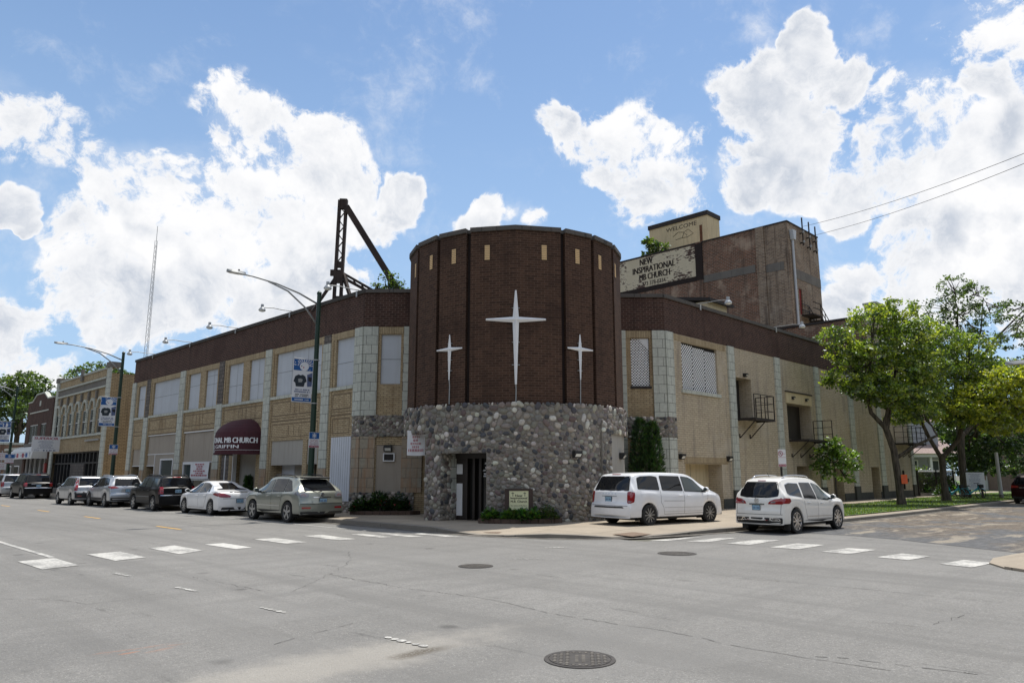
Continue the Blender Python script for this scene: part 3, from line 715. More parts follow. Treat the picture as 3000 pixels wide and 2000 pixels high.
bays = [(52.25,54.3),(46.38,51.5),(40.85,45.6),(35.2,40.12),(29.6,34.56),(27.0,28.96)]
for a,b in bays:
    FL.part('lintel_course', M['soldier'], church, a+.16, b-.16, 7.7, 7.995, 0, .018)
    FL.part('window_sill', M['terra'], church, a+.02, b-.02, 5.39, 5.53, 0, .07)
    # recessed brick panel outlines
    lm = MB()
    def rect(x0,x1,z0,z1,w=.028):
        for q in ((x0,x1,z0,z0+w),(x0,x1,z1-w,z1),(x0,x0+w,z0+w,z1-w),(x1-w,x1,z0+w,z1-w)): FL.slab(lm, *q, 0, .006)
    rect(a+.25, b-.25, 4.55, 5.22)
    c = (a+b)/2
    if b-a > 3:
        for dx in (-.45,.0,.45): FL.slab(lm, c+dx-.018, c+dx+.018, 4.62, 5.15, 0, .0061)
    FL.slab(lm, a+.16, b-.16, 4.28, 4.315, 0, .006)
    if a in (29.6, 27.0):
        FL.slab(lm, a+.16, b-.16, 4.42, 4.45, 0, .006); rect(a+.3, b-.3, 3.5, 4.15)
        if b-a > 3:
            for dx in (-.5,.0,.5): FL.slab(lm, c+dx-.015, c+dx+.015, 3.6, 4.05, 0, .0061)
    lm.build('brick_panel_lines', M['panel_line'], church)
    # mullion piers between paired windows already part of the wall
# lower infill of the left wing
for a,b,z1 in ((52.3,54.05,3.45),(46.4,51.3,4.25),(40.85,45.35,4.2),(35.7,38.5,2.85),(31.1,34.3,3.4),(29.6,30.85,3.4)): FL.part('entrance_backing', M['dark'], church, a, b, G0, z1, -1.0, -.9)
FL.part('infill_panel', M['taupe'], church, 52.38,53.98,2.3,3.4,-.14,-.06); FL.part('panel_trim', M['trim'], church, 52.38,53.98,2.25,2.3,-.14,-.03)
FL.part('infill_panel', M['taupe'], church, 46.48,51.25,3.02,4.18,-.14,-.06); FL.part('panel_trim', M['trim'], church, 46.48,51.25,2.97,3.02,-.14,-.03); FL.part('panel_trim', M['trim'], church, 46.48,51.25,4.18,4.23,-.05,.02)
FL.part('infill_panel', M['taupe'], church, 50.0,51.25,2.3,2.97,-.14,-.06); FL.part('panel_trim', M['trim'], church, 49.96,51.25,2.25,2.3,-.14,-.03); FL.part('panel_trim', M['trim'], church, 49.9,49.96,G0,2.97,-.14,-.03)
FL.part('infill_panel', M['taupe'], church, 48.9,49.9,G0,2.97,-.14,-.06); FL.part('infill_panel', M['taupe'], church, 46.48,46.78,G0,2.97,-.14,-.06); FL.part('infill_panel', M['taupe'], church, 46.78,48.9,2.7,2.97,-.14,-.06); FL.part('infill_panel', M['taupe'], church, 46.78,48.9,G0,.9,-.14,-.06)
def shopwin(a0,a1,z0,z1,glass='shopglass',k=-.06,w=.1):
    f = MB()
    for q in ((a0,a1,z0,z0+w),(a0,a1,z1-w,z1),(a0,a0+w,z0+w,z1-w),(a1-w,a1,z0+w,z1-w)): FL.slab(f, *q, k-.06, k+.05)
    o = f.build('window', M['trim'], church); FL.part('pane', M[glass], o, a0+w,a1-w,z0+w,z1-w,k-.05,k-.02)
shopwin(46.78,48.9,.9,2.7,'glass')
FL.part('infill_panel', M['taupe'], church, 40.92,45.28,2.45,4.16,-.14,-.06); FL.part('panel_trim', M['trim'], church, 40.92,45.28,4.16,4.22,-.05,.02); FL.part('panel_trim', M['trim'], church, 40.92,45.28,2.40,2.45,-.14,-.03)
FL.part('infill_panel', M['taupe'], church, 40.92,41.3,G0,2.40,-.14,-.06); FL.part('infill_panel', M['taupe'], church, 41.3,43.9,1.5,2.40,-.14,-.06); FL.part('infill_panel', M['taupe'], church, 41.3,43.9,G0,.8,-.14,-.06)
shopwin(43.9,45.2,.9,2.4,'glass'); shopwin(41.35,43.85,.8,1.5); FL.part('infill_panel', M['taupe'], church, 43.9,45.28,G0,.9,-.14,-.06)
# bay with the awning
FL.part('infill_panel', M['greypanel'], church, 36.5,38.45,G0,2.8,-.5,-.42); FL.part('panel_trim', M['trim'], church, 38.38,38.45,G0,2.8,-.2,.01)
FL.part('door', M['darkdoor'], church, 35.78,36.5,G0,2.8,-.6,-.52)
FL.part('stone_panel', M['spalled'], church, 38.9,39.95,G0,2.75,-.11,-.05); FL.part('panel_trim', M['trim'], church, 39.38,39.46,G0,2.75,-.05,-.01)
FL.part('infill_panel', M['greypanel'], church, 31.15,34.25,2.17,3.34,-.14,-.05); FL.part('infill_panel', M['greypanel'], church, 31.15,34.25,G0,2.17,-.75,-.68); FL.part('panel_trim', M['whitepanel'], church, 33.0,34.25,G0,2.17,-.68,-.66)
FL.part('infill_panel', M['greypanel'], church, 29.68,30.78,2.2,3.32,-.14,-.05); FL.part('door', M['darkdoor'], church, 29.68,30.78,G0,2.2,-.6,-.5)
pm = FL.part('white_panelling', M['whitepanel'], church, 27.06,28.62,.62,3.33,0,.05); jm = MB()
for k in range(1,9): FL.slab(jm, 27.06+k*.174-.006, 27.06+k*.174+.006, .62, 3.33, .05, .0525)
jm.build('board_joints', M['boardline'], pm)
# parapets and copings
def parapet(F, a0, a1, z0=8.0, z1=9.5, zc=9.66):
    F.part('parapet', M['brown'], church, a0, a1, z0, z1, -.35, .02)
    F.part('coping', M['coping'], church, a0, a1, z1, zc, -.42, .09)
parapet(FL, 26.4, 54.95); parapet(CL, .005, 2.6); parapet(FR, 27.27, 59.6); parapet(CR, .005, 2.6)
for a in (48.2,42.6,39.4,33.2,30.9,29.1): FL.slab(pp, a, a+pr.uniform(.15,.5), 8.05+pr.random()*.9, 8.25+pr.random()*.9+.05, .02, .024) if False else None
# --- right wing
RH = [(28.62,31.78,5.5,7.68,.14),(33.45,35.1,4.45,6.52,.7),(39.1,42.2,3.62,5.6,.7),(28.56,31.75,G0,2.2,.75),(39.85,41.36,G0,2.18,.7),(44.7,46.25,G0,2.2,.7),(51.0,52.45,G0,2.2,.7)]
wall(MB(), FR.O, FR.u, FR.n, 27.27, 59.6, G0, 8.0, RH).build('brick_wall', M['tan2'], church)
for a,b in ((32.75,33.36),(37.8,38.4),(42.9,43.5),(47.9,48.6),(52.72,53.5),(59.0,59.62)):
    FR.part('pilaster', M['terra'], church, a, b, 1.0, 8.0, 0, .09); FR.part('pilaster_base', M['plinth'], church, a-.04, b+.04, G0, 1.0, 0, .13)
x = 27.9
for a in (28.56,31.75,32.71,33.4,37.76,38.44,39.85,41.36,42.86,43.54,44.7,46.25,47.86,48.64,51.0,52.45,52.68,53.54,58.96):
    pass
for a,b in ((31.76,32.70),(33.41,37.75),(38.45,39.84),(41.37,42.85),(43.55,44.69),(46.26,47.85),(48.65,50.99),(52.46,52.67),(53.55,58.95)): FR.part('plinth', M['plinth'], church, a, b, G0, .6, 0, .03)
FR.part('lintel_course', M['soldier'], church, 28.0,32.6,7.69,7.96,0,.015)
FR.part('window_sill', M['terra'], church, 28.5,31.9,5.34,5.495,0,.08)
FR.part('lintel_course', M['soldier'], church, 28.5,32.3,2.2,2.5,0,.012)
for a,b in ((28.56,31.75),): 
    o = FR.part('white_doors', M['cream'], church, a,b,G0,2.2,-.78,-.72); jm = MB(); FR.slab(jm, 30.1,30.13,G0,2.2,-.7195,-.715); FR.slab(jm,29.3,29.32,1.6,2.0,-.7195,-.715); FR.slab(jm,29.5,29.52,1.6,2.0,-.7195,-.715); jm.build('door_joint', M['boardline'], o)
for q in ((33.45,35.1,4.45,6.52),(39.1,42.2,3.62,5.6),(39.85,41.36,G0,2.18),(44.7,46.25,G0,2.2),(51.0,52.45,G0,2.2)):
    o = FR.part('exit_door', M['darkdoor'], church, *q, -.74, -.68); jm = MB(); c = (q[0]+q[1])/2; FR.slab(jm, c-.01,c+.01,q[2],q[3],-.6795,-.676); jm.build('door_joint', M['dark'], o)
FR.part('concrete_lintel', M['cream'], church, 38.98,42.3,5.6,6.2,0,.05); FR.part('lintel_cap', M['iron'], church, 38.95,42.32,6.2,6.26,0,.1)
def lattice(F, a0, a1, z0, z1, k, step=.125, w=.032, torn=None, panels=1):
    mb = MB(); W = a1-a0; H = z1-z0
    for sgn in (1,-1):
        n_ = int((W+H)/step)
        for i in range(n_+1):
            c0 = -H + i*step if sgn > 0 else i*step
            # line: a = c0 + s, z = s (sgn>0) ; a = c0 - s
            s0, s1 = (max(0,-c0), min(H, W-c0)) if sgn > 0 else (max(0, c0-W), min(H, c0))
            if s1 - s0 < .03: continue
            p, q = (c0+s0, s0), (c0+s1, s1)
            if sgn < 0: p, q = (c0-s0, s0), (c0-s1, s1)
            kk = k + (.0045 if sgn > 0 else 0)
            mb.bar(F.P(a0+p[0], z0+p[1], kk), F.P(a0+q[0], z0+q[1], kk), w, .004, up=F.n)
    o = mb.build('window_lattice', M['lattice'], church)
    return o
FR.part('window_backing', M['dark'], church, 28.62,31.78,5.5,7.68,-.22,-.14)
for i in range(3): lattice(FR, 28.64+i*1.05, 28.64+(i+1)*1.05-.02, 5.52, 7.6-.05*i, -.09, .17, .036)
# --- chamfered corners
for F, name in ((CL,'l'),(CR,'r')):
    left = F is CL
    w0, w1 = (.75,1.6) if left else (.68,1.5)
    wall(MB(), F.O, F.u, F.n, 0, 2.9, G0, 8.0, [(w0,w1,5.52,7.66,.14)] + ([(.68,1.74,1.0,2.95,.1)] if left else [])).build('brick_wall', M['tan'], church)
    if left:
        o = F.part('boarded_window', M['board'], church, w0,w1,5.52,7.66,-.14,-.08); jm = MB(); F.slab(jm,w0,w1,6.58,6.6,-.0795,-.077); jm.build('board_joints', M['boardline'], o)
        F.part('infill_panel', M['taupe'], church, .68,1.74,1.0,2.95,-.1,-.03)
    else:
        F.part('window_backing', M['dark'], church, w0,w1,5.52,7.66,-.2,-.14); lattice(F, w0+.01, w1-.01, 5.54, 7.64, -.08)
        tr = MB(); tr.add([F.P(w0+.02,7.64,-.06),F.P(w0+.45,7.64,-.06),F.P(w0+.02,7.1,-.06)],[(0,1,2)]); tr.build('torn_board', M['trim'], church)
        F.part('window_sill', M['iron'], church, w0-.05,w1+.05,5.42,5.515,0,.07)
    F.part('lintel_course', M['soldier'], church, .64,1.68,7.68,7.98,0,.015)
    F.part('pilaster', M['terra'], church, .0,.62 if left else .55,4.18,8.0,0,.09); F.part('pilaster', M['terra'], church, 1.72,2.05,4.18,8.0,0,.09)
    lo = M['terra_stain'] if left else M['terra']
    F.part('pilaster', lo, church, .0,.62 if left else .55,1.0,3.3,0,.085); F.part('pilaster', lo, church, 1.75,2.6,1.0,3.3,0,.085)
# corner faces on the long sides
FL.part('pilaster', M['terra'], church, 26.4-.0,27.0,4.18,8.0,0,.09); FL.part('pilaster', M['terra_stain'], church, 26.4,26.95,1.0,3.3,0,.085)
FR.part('pilaster', M['terra'], church, 27.27,27.87,4.2,8.0,0,.09); FR.part('pilaster', M['terra'], church, 27.27,27.87,G0,3.3,0,.085)
# --- roofs
rf = MB(); rf.add([(17.6,26.6,9.2),(17.6,54.9,9.2),(54,54.9,9.2),(59.5,17.95,9.2),(27.4,17.95,9.2)],[(0,1,2,3,4)])
rf.build('flat_roof', M['roof'], church)
ew = MB(); ew.quad((17.4,54.95,G0),(54,54.95,G0),(54,54.95,9.5),(17.4,54.95,9.5)); ew.quad((59.6,17.75,G0),(59.6,54.95,G0),(59.6,54.95,9.5),(59.6,17.75,9.5)); ew.build('rear_wall', M['stage2'], church)

# --- tower drum
RT = 4.35; EDG = [(0,22.2),(24.6,40.6),(42.7,59.3),(62,79),(81,98)]
fac = [(-b,-a) for a,b in reversed(EDG)] + EDG
tw = MB(); rcs = MB(); cp = MB(); z0, z1 = 4.05, 10.47
for i,(a,b) in enumerate(fac):
    tw.quad(pol(a,RT,z0), pol(b,RT,z0), pol(b,RT,z1), pol(a,RT,z1))
    if i and fac[i-1][1] < a: tw.quad(pol(a,RT,z0), pol(a,RT,z1), pol(a,RT-.16,z1), pol(a,RT-.16,z0))
    if i < len(fac)-1 and fac[i+1][0] > b:
        tw.quad(pol(b,RT,z0), pol(b,RT,z1), pol(b,RT-.16,z1), pol(b,RT-.16,z0))
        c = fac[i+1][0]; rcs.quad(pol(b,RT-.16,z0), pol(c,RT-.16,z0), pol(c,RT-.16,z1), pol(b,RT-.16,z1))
        for (p,q,ro,zt) in ((b,c,RT-.09,10.60),): 
            vs = [pol(p,ro,z1),pol(q,ro,z1),pol(q,ro-.45,z1),pol(p,ro-.45,z1),pol(p,ro,zt),pol(q,ro,zt),pol(q,ro-.45,zt),pol(p,ro-.45,zt)]
            cp.add(vs,[(3,2,1,0),(4,5,6,7),(0,1,5,4),(2,3,7,6)])
    ro = RT+.07; m_ = (a+b)/2
    for (p,q) in ((a,m_),(m_+.06,b)):
        rm = lambda t_: ro*math.cos(R((b-a)/2))/math.cos(R(t_-(a+b)/2))
        vs = [pol(p,rm(p),z1),pol(q,rm(q),z1),pol(q,ro-.5,z1),pol(p,ro-.5,z1),pol(p,rm(p),10.63),pol(q,rm(q),10.63),pol(q,ro-.5,10.63),pol(p,ro-.5,10.63)]
        cp.add(vs,[(3,2,1,0),(4,5,6,7),(0,1,5,4),(1,2,6,5),(2,3,7,6),(3,0,4,7)])
bk2 = [pol(98 + k*(262-98)/14, RT-.05, z0) for k in range(15)]
for k in range(14): a_, b_ = bk2[k], bk2[k+1]; tw.quad(a_, b_, b_+Z*(z1-z0), a_+Z*(z1-z0))
tower = tw.build('tower_drum', M['tower'], church, recalc=False)
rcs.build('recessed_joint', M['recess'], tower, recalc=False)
cp.build('coping', M['coping'], tower)
rt = MB(); rt.add([pol(k*15, RT-.2, 10.3) for k in range(24)],[tuple(range(24))]); rt.build('tower_roof', M['roof'], tower)
def drum_face(a):
    """plane of the facet that holds angle a"""
    for p,q in fac:
        if p <= a <= q: break
    A, B = pol(p,RT), pol(q,RT); u = (B-A).normalized(); n = Z.cross(u)*-1
    if n.dot(A-TC) < 0: n = -n
    return Face(A, u, n), (B-A).length, p, q
for a in (14,32,48,66,-14,-32,-48,-66):
    F, L_, p, q = drum_face(a)
    # where the ray at angle a meets the chord
    d = (pol(a,1)-TC); s_ = (F.O-TC).dot(F.n)/d.dot(F.n); c = (TC+d*s_-F.O).dot(F.u)
    mb = MB()
    for k in range(8): F.slab(mb, c-.095, c+.095, 9.39+k*.07, 9.39+k*.07+.058, 0, .012)
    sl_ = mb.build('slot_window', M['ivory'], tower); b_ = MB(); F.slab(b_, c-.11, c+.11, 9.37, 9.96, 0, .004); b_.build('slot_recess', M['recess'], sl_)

# --- cobblestone base
SR = random.Random(11)
def stone_field(mb, cols, surf, U0, U1, V0, V1, ok=None, rmin=.028, rmax=.088, tries=None):
    area = (U1-U0)*(V1-V0); cell = {}; g = rmax*2
    tries = tries or int(area*1900); pts = []
    for i in range(tries):
        f = i/tries
        r = rmax - (rmax-rmin)*min(1, f*1.5)**.55*SR.uniform(.75,1.0)
        u = SR.uniform(U0+r*.7, U1-r*.7); v = SR.uniform(V0+r*.6, V1-r*.6)
        if ok and not ok(u, v, r): continue
        ci, cj = int(u//g), int(v//g); bad = False
        for di in (-1,0,1):
            for dj in (-1,0,1):
                for (u2,v2,r2) in cell.get((ci+di,cj+dj),()):
                    if (u-u2)**2+(v-v2)**2 < ((r+r2)*.99)**2: bad = True; break
                if bad: break
            if bad: break
        if bad: continue
        cell.setdefault((ci,cj),[]).append((u,v,r)); pts.append((u,v,r))
    for u,v,r in pts:
        P, n, uu = surf(u, v); vv = n.cross(uu)*-1
        if vv.z < 0: vv = -vv
        k = SR.random()
        if k < .12: c = (.46,.435,.375)
        elif k < .25: c = (.055,.055,.06)
        elif k < .34: c = (.13,.095,.085)
        elif k < .54: c = (.255,.225,.185)
        else: c = (.185,.166,.145)
        s_ = SR.uniform(.7,1.25); c = tuple(x_*1.2*s_*SR.uniform(.94,1.06) for x_ in c)
        el = SR.uniform(1.0,1.5); th = SR.choice((0,0,1.2,-.6,SR.uniform(0,3.14))); hgt = r*SR.uniform(.26,.46)
        a1 = uu*math.cos(th)+vv*math.sin(th); a2 = vv*math.cos(th)-uu*math.sin(th)
        vs = []; seg = 9; ph = [SR.uniform(.88,1.06) for _ in range(seg)]
        for rr_, hh in ((1.,-.15),(.97,.35),(.78,.82),(.42,1.)):
            for j in range(seg):
                t_ = 2*math.pi*j/seg; sx = math.copysign(abs(math.cos(t_))**.82, math.cos(t_)); sy = math.copysign(abs(math.sin(t_))**.82, math.sin(t_))
                vs.append(P + a1*(sx*rr_*r*el*ph[j]) + a2*(sy*rr_*r/el**.5*ph[j]) + n*(hh*hgt))
        vs.append(P+n*hgt*1.04); fs = []
        for q in range(3):
            for j in range(seg): j2 = (j+1)%seg; fs.append((q*seg+j,q*seg+j2,(q+1)*seg+j2,(q+1)*seg+j))
        for j in range(seg): fs.append((3*seg+j,3*seg+(j+1)%seg,4*seg))
        mb.add(vs, fs); mb.c += [c]*len(vs)
RS = 4.44
def cyl(u, v):
    a = math.degrees(u/RS); P = pol(a, RS, v); n = (pol(a,1)-TC).normalized(); n.z = 0; uu = Z.cross(n); return P, n, uu
def planef(F): return lambda u, v: (F.P(u, v, 0.), F.n, F.u)
def arc(mb, a0, a1, z0, z1, r0, r1, n=None):
    n = n or max(2, int(abs(a1-a0)/4))
    for i in range(n):
        p, q = a0+(a1-a0)*i/n, a0+(a1-a0)*(i+1)/n
        mb.quad(pol(p,r1,z0),pol(q,r1,z0),pol(q,r1,z1),pol(p,r1,z1)); mb.quad(pol(p,r1,z1),pol(q,r1,z1),pol(q,r0,z1),pol(p,r0,z1)); mb.quad(pol(p,r1,z0),pol(q,r1,z0),pol(q,r0,z0),pol(p,r0,z0))
    for a in (a0,a1): mb.quad(pol(a,r0,z0),pol(a,r1,z0),pol(a,r1,z1),pol(a,r0,z1))
DA0, DA1, PA0, WA1 = -36.7, -13.2, -47.5, 50.5
base = MB()
arc(base, -84, 84, 3.22, 4.13, 3.9, RS); arc(base, PA0, DA0, G0, 3.22, 3.9, RS); arc(base, DA1, WA1, G0, 3.22, 3.9, RS); arc(base, DA0, DA1, 2.47, 3.22, 3.9, RS)
bo = base.build('stone_base', M['mortar'], church)
st = MB(); st.c = []
ru = lambda a: R(a)*RS
stone_field(st, None, cyl, ru(-84), ru(84), 3.2, 4.2, rmax=.12)
stone_field(st, None, cyl, ru(DA1), ru(WA1), G0, 3.2)
stone_field(st, None, cyl, ru(PA0), ru(DA0), G0, 3.2, rmax=.11)
stone_field(st, None, cyl, ru(DA0), ru(DA1), 2.47, 3.2, rmax=.11)
# a shallow rib right of the wall lamp and reveals of the pillar and of the doorway
def radial(a, sgn):
    def f(u, v):
        P = pol(a, RS-.02-u, v); n = (Z.cross((pol(a,1)-TC))).normalized()*sgn; return P, n, (pol(a,1)-TC).normalized()*-1
    return f
stone_field(st, None, radial(DA0, 1), 0, .6, G0, 3.2, rmax=.1); stone_field(st, None, radial(PA0, -1), 0, .6, G0, 3.2, rmax=.1); stone_field(st, None, radial(WA1, 1), 0, .6, G0, 3.2, rmax=.1)
rib = MB(); arc(rib, 43.0, 50.2, G0, 3.55, RS-.05, RS+.1); rib.build('stone_rib', M['mortar'], church)
def cylo(off):
    def f(u, v):
        a = math.degrees(u/RS); n = (pol(a,1)-TC).normalized(); return pol(a, RS+off, v), n, Z.cross(n)
    return f
stone_field(st, None, cylo(.1), ru(43), ru(50.2), G0, 3.6, rmax=.1)
# low dado behind the openings, bands on the chamfers and round the corners
for F, a0, a1 in ((CL,0,2.3),(CR,0,2.3)):
    F.part('stone_band', M['mortar'], church, a0, a1, 3.3, 4.18, 0, .06); F.part('stone_dado', M['mortar'], church, a0, a1, G0, 1.0, 0, .06)
    stone_field(st, None, (lambda F: lambda u,v: (F.P(u,v,.06), F.n, F.u))(F), a0-.02, a1, 3.28, 4.2); stone_field(st, None, (lambda F: lambda u,v: (F.P(u,v,.06), F.n, F.u))(F), a0-.02, a1, G0, 1.04)
for F, a0, a1, zz in ((FL,26.38,27.0,((3.3,4.18),(G0,1.0))),(FR,27.25,27.95,((3.3,4.2),))):
    for za, zb in zz:
        F.part('stone_band', M['mortar'], church, a0, a1, za, zb, 0, .06); stone_field(st, None, (lambda F: lambda u,v: (F.P(u,v,.06), F.n, F.u))(F), a0, a1, za-.02, zb+.02, rmax=.1)
FL.part('stone_band', M['mortar'], church, 27.0,29.0,G0,.6,0,.03); stone_field(st, None, lambda u,v: (FL.P(u,v,.03), FL.n, FL.u), 27.0,28.95,G0,.62, rmax=.1)
so_ = st.build('fieldstones', M['stones'], bo, recalc=False)
smooth_angle(so_, 60)
# inner wall of the two side recesses, dado, door alcove
inn = MB(); arc(inn, -84, DA0, 1.05, 3.22, 3.0, 3.35); inn.build('recess_wall', M['terra_stain'], church)
inn = MB(); arc(inn, -84, DA0, G0, 1.05, 3.0, 3.42); inn.build('recess_dado', M['mortar'], church)
st2 = MB(); st2.c = []
def cyl2(u, v):
    a = math.degrees(u/3.42); n = (pol(a,1)-TC).normalized(); return pol(a,3.42,v), n, Z.cross(n)
stone_field(st2, None, cyl2, R(-84)*3.42, R(DA0)*3.42, G0, 1.08); smooth_angle(st2.build('fieldstones', M['stones'], bo, recalc=False), 60)
inn = MB(); arc(inn, WA1+1, 88, G0, 3.22, 3.2, 4.33); inn.build('recess_wall', M['greypanel'], church)
# doorway
dn = (pol((DA0+DA1)/2,1)-TC).normalized(); du = Z.cross(dn)
DC = TC + dn*3.55
FD = Face(DC, du, dn)
for a, sg in ((DA0,1),(DA1,-1)):
    q = MB(); q.quad(pol(a+sg*.25,3.9,1.05),pol(a+sg*.25,2.9,1.05),pol(a+sg*.25,2.9,2.47),pol(a+sg*.25,3.9,2.47)); q.build('alcove_wall', M['terra'], church)
    q = MB(); q.quad(pol(a+sg*.3,3.9,G0),pol(a+sg*.3,2.9,G0),pol(a+sg*.3,2.9,1.05),pol(a+sg*.3,3.9,1.05)); q.build('alcove_dado', M['mortar'], church)
    s3 = MB(); s3.c = []; stone_field(s3, None, (lambda a_, g_: lambda u,v: (pol(a_,3.9-u,v), (Z.cross((pol(a_,1)-TC))).normalized()*g_, (pol(a_,1)-TC).normalized()*-1))(a+sg*.35, sg), 0, .75, G0, 1.08, rmax=.11); smooth_angle(s3.build('fieldstones', M['stones'], bo, recalc=False), 60)
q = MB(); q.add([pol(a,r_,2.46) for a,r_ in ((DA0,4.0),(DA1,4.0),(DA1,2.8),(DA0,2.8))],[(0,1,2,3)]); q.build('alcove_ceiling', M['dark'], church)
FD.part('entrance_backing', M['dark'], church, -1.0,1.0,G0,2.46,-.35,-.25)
de = MB(); FD.slab(de,-.95,.95,2.3,2.46,-.25,.05); FD.slab(de,-.95,.95,G0,G0+.05,-.25,.05)
for a in (-.88,-.28,.02,.28,.8): FD.slab(de, a-.045, a+.045, G0, 2.3, -.2, .04)
dr = de.build('entrance_doors', M['bronze'], church)
FD.part('pane', M['shopglass'], dr, .32,.76,G0+.05,2.3,-.1,-.06); FD.part('pane', M['dark'], dr, -.24,.24,G0+.05,2.3,-.2,-.18)
FD.part('side_panel', M['bronze'], dr, -.84,-.32,G0+.05,2.3,-.08,-.02); FD.part('white_infill', M['trim'], dr, -.70,-.46,1.75,2.1,-.02,-.005); FD.part('white_infill', M['trim'], dr, -.70,-.46,.3,1.42,-.02,-.005)
for zz, ww in ((2.12,.24),(1.98,.2),(1.88,.36),(1.76,.3),(1.68,.34)):
    tb = MB(); nn = int(ww/.035)
    for k in range(nn):
        if k % 4 == 3: continue
        FD.slab(tb, .53-ww/2+k*.035, .53-ww/2+k*.035+.026, zz-.03, zz+.03, -.06, -.057)
    tb.build('door_lettering', M['signwhite'], dr)

# ------------------------------------------------------------------ things fixed to the church
def fthing(F, a, z, k, *args, **kw):
    p = F.P(a, z, k); return thing(*args, loc=tuple(p), **kw)
def cross(F, a, zt, zb, za, half, wd, label, grp=None):
    th = fthing(F, a, zb, .05, 'wall_cross', label, 'cross', group=grp)
    k = .06; dp = wd*.9
    def spike(mb, c0, c1, w0, w1, side):
        # four-sided tapered arm with a ridge to the front
        c0, c1 = Vector(c0), Vector(c1); f = F.n
        A = [c0+side*w0, c0+f*dp*(w0/wd), c0-side*w0, c1+side*w1, c1+f*dp*(w1/wd), c1-side*w1]
        mb.add(A, [(0,1,4,3),(1,2,5,4),(2,0,3,5),(3,4,5),(0,2,1)])
    mb = MB(); c = F.P(a, za, k)
    spike(mb, c, F.P(a, zt, k), wd, wd*.25, F.u); spike(mb, c, F.P(a, zb, k), wd, wd*.3, F.u)
    mb.build('upright', M['cross'], th)
    for s_ in (-1,1):
        mb = MB(); spike(mb, F.P(a,za,k+.004), F.P(a+s_*half,za,k+.004), wd*.95, wd*.3, Z); mb.build('arm', M['cross'], th)
    cd = MB(); cd.tube([F.P(a,zb+.02,.05),F.P(a+.01,zb-.2,.03),F.P(a,4.2,.03)], .02, 6); cd.build('conduit', M['lampgrey'], th)
    br = MB()
    for zz in (za+(zt-za)*.4, za-(za-zb)*.35, za-(za-zb)*.7): F.slab(br, a-wd*1.2, a+wd*1.2, zz-.012, zz+.012, .0, .05)
    br.build('bracket', M['lampgrey'], th)
ridgeF = Face(pol(0,RT), rd, fd)
cross(ridgeF, 0, 8.19, 4.82, 7.12, 1.06, .115, 'tallest white metal cross in the middle of the round brick tower')
for a, lab in ((-33.3,'small white cross on the left side of the round tower'),(32.2,'small white cross on the right side of the round tower')):
    F, L_, p, q = drum_face(a); d = (pol(a,1)-TC); s_ = (F.O-TC).dot(F.n)/d.dot(F.n); c = (TC+d*s_-F.O).dot(F.u)
    cross(F, c, 6.72, 5.07, 6.18, .58, .08, lab, 'small white crosses')

# awning: a quarter dome over a curved valance
def awning():
    yc, Rr = 36.85, 1.58; X = 17.4
    th = thing('entrance_awning', 'maroon domed canvas awning with white church lettering over the side entrance', 'awning', (X, yc, 2.75))
    N = 22
    def P(t_, r, z, sy=1.): return (X - .02 - r*math.sin(t_), yc + r*math.cos(t_)*sy, z)
    mb = MB(); prof = [(Rr,2.78),(Rr,3.62)] + [(Rr*math.cos(q*math.pi/2/7), 3.62+.95*math.sin(q*math.pi/2/7)) for q in range(1,8)]
    rows = [[P(math.pi*i/N, max(r,.01), z) for i in range(N+1)] for r, z in prof]
    for j in range(len(rows)-1):
        for i in range(N): mb.quad(rows[j][i], rows[j][i+1], rows[j+1][i+1], rows[j+1][i])
    c_ = mb.build('canopy', M['maroon'], th, recalc=False)
    smooth_angle(c_, 30)
    hm = MB(); 
    for i in range(N): 
        a, b = math.pi*i/N, math.pi*(i+1)/N
        hm.quad(P(a,Rr+.012,2.72),P(b,Rr+.012,2.72),P(b,Rr+.012,2.80),P(a,Rr+.012,2.80)); hm.quad(P(a,Rr,2.72),P(b,Rr,2.72),P(b,Rr-.03,2.72),P(a,Rr-.03,2.72))
    hm.build('hem', M['maroon'], c_, recalc=False)
    ln = MB()
    for i in range(N):
        a, b = math.pi*i/N, math.pi*(i+1)/N; ln.quad(P(a,Rr+.014,2.93),P(b,Rr+.014,2.93),P(b,Rr+.014,2.942),P(a,Rr+.014,2.942))
    ln.build('piping', M['trim'], c_, recalc=False)
    def bend(zc, a_off=0.):
        def f(a, b):
            t_ = math.pi/2 - 0 + (a+a_off)/Rr; return Vector(P(t_, Rr+.018, zc+b))
        return f
    # angle runs from +Y (left as seen) to -Y (right as seen)
    text('NEW INSPIRATIONAL MB CHURCH', 4.55, .27, (0,0,0), (-1,0,0), M['signwhite'], c_, bend=bend(3.42), font_scale=.07)
    text('REV. A.J.GRIFFIN', 3.0, .22, (0,0,0), (-1,0,0), M['signwhite'], c_, bend=bend(3.08, -.1), font_scale=.05)
    text('4425', .32, .1, (0,0,0), (-1,0,0), M['signwhite'], c_, bend=bend(2.86, -.3))
    fr = MB(); fr.tube([P(math.pi*i/N, Rr-.03, 2.76) for i in range(N+1)], .015, 6); fr.build('frame_rail', M['galv'], th)
awning()

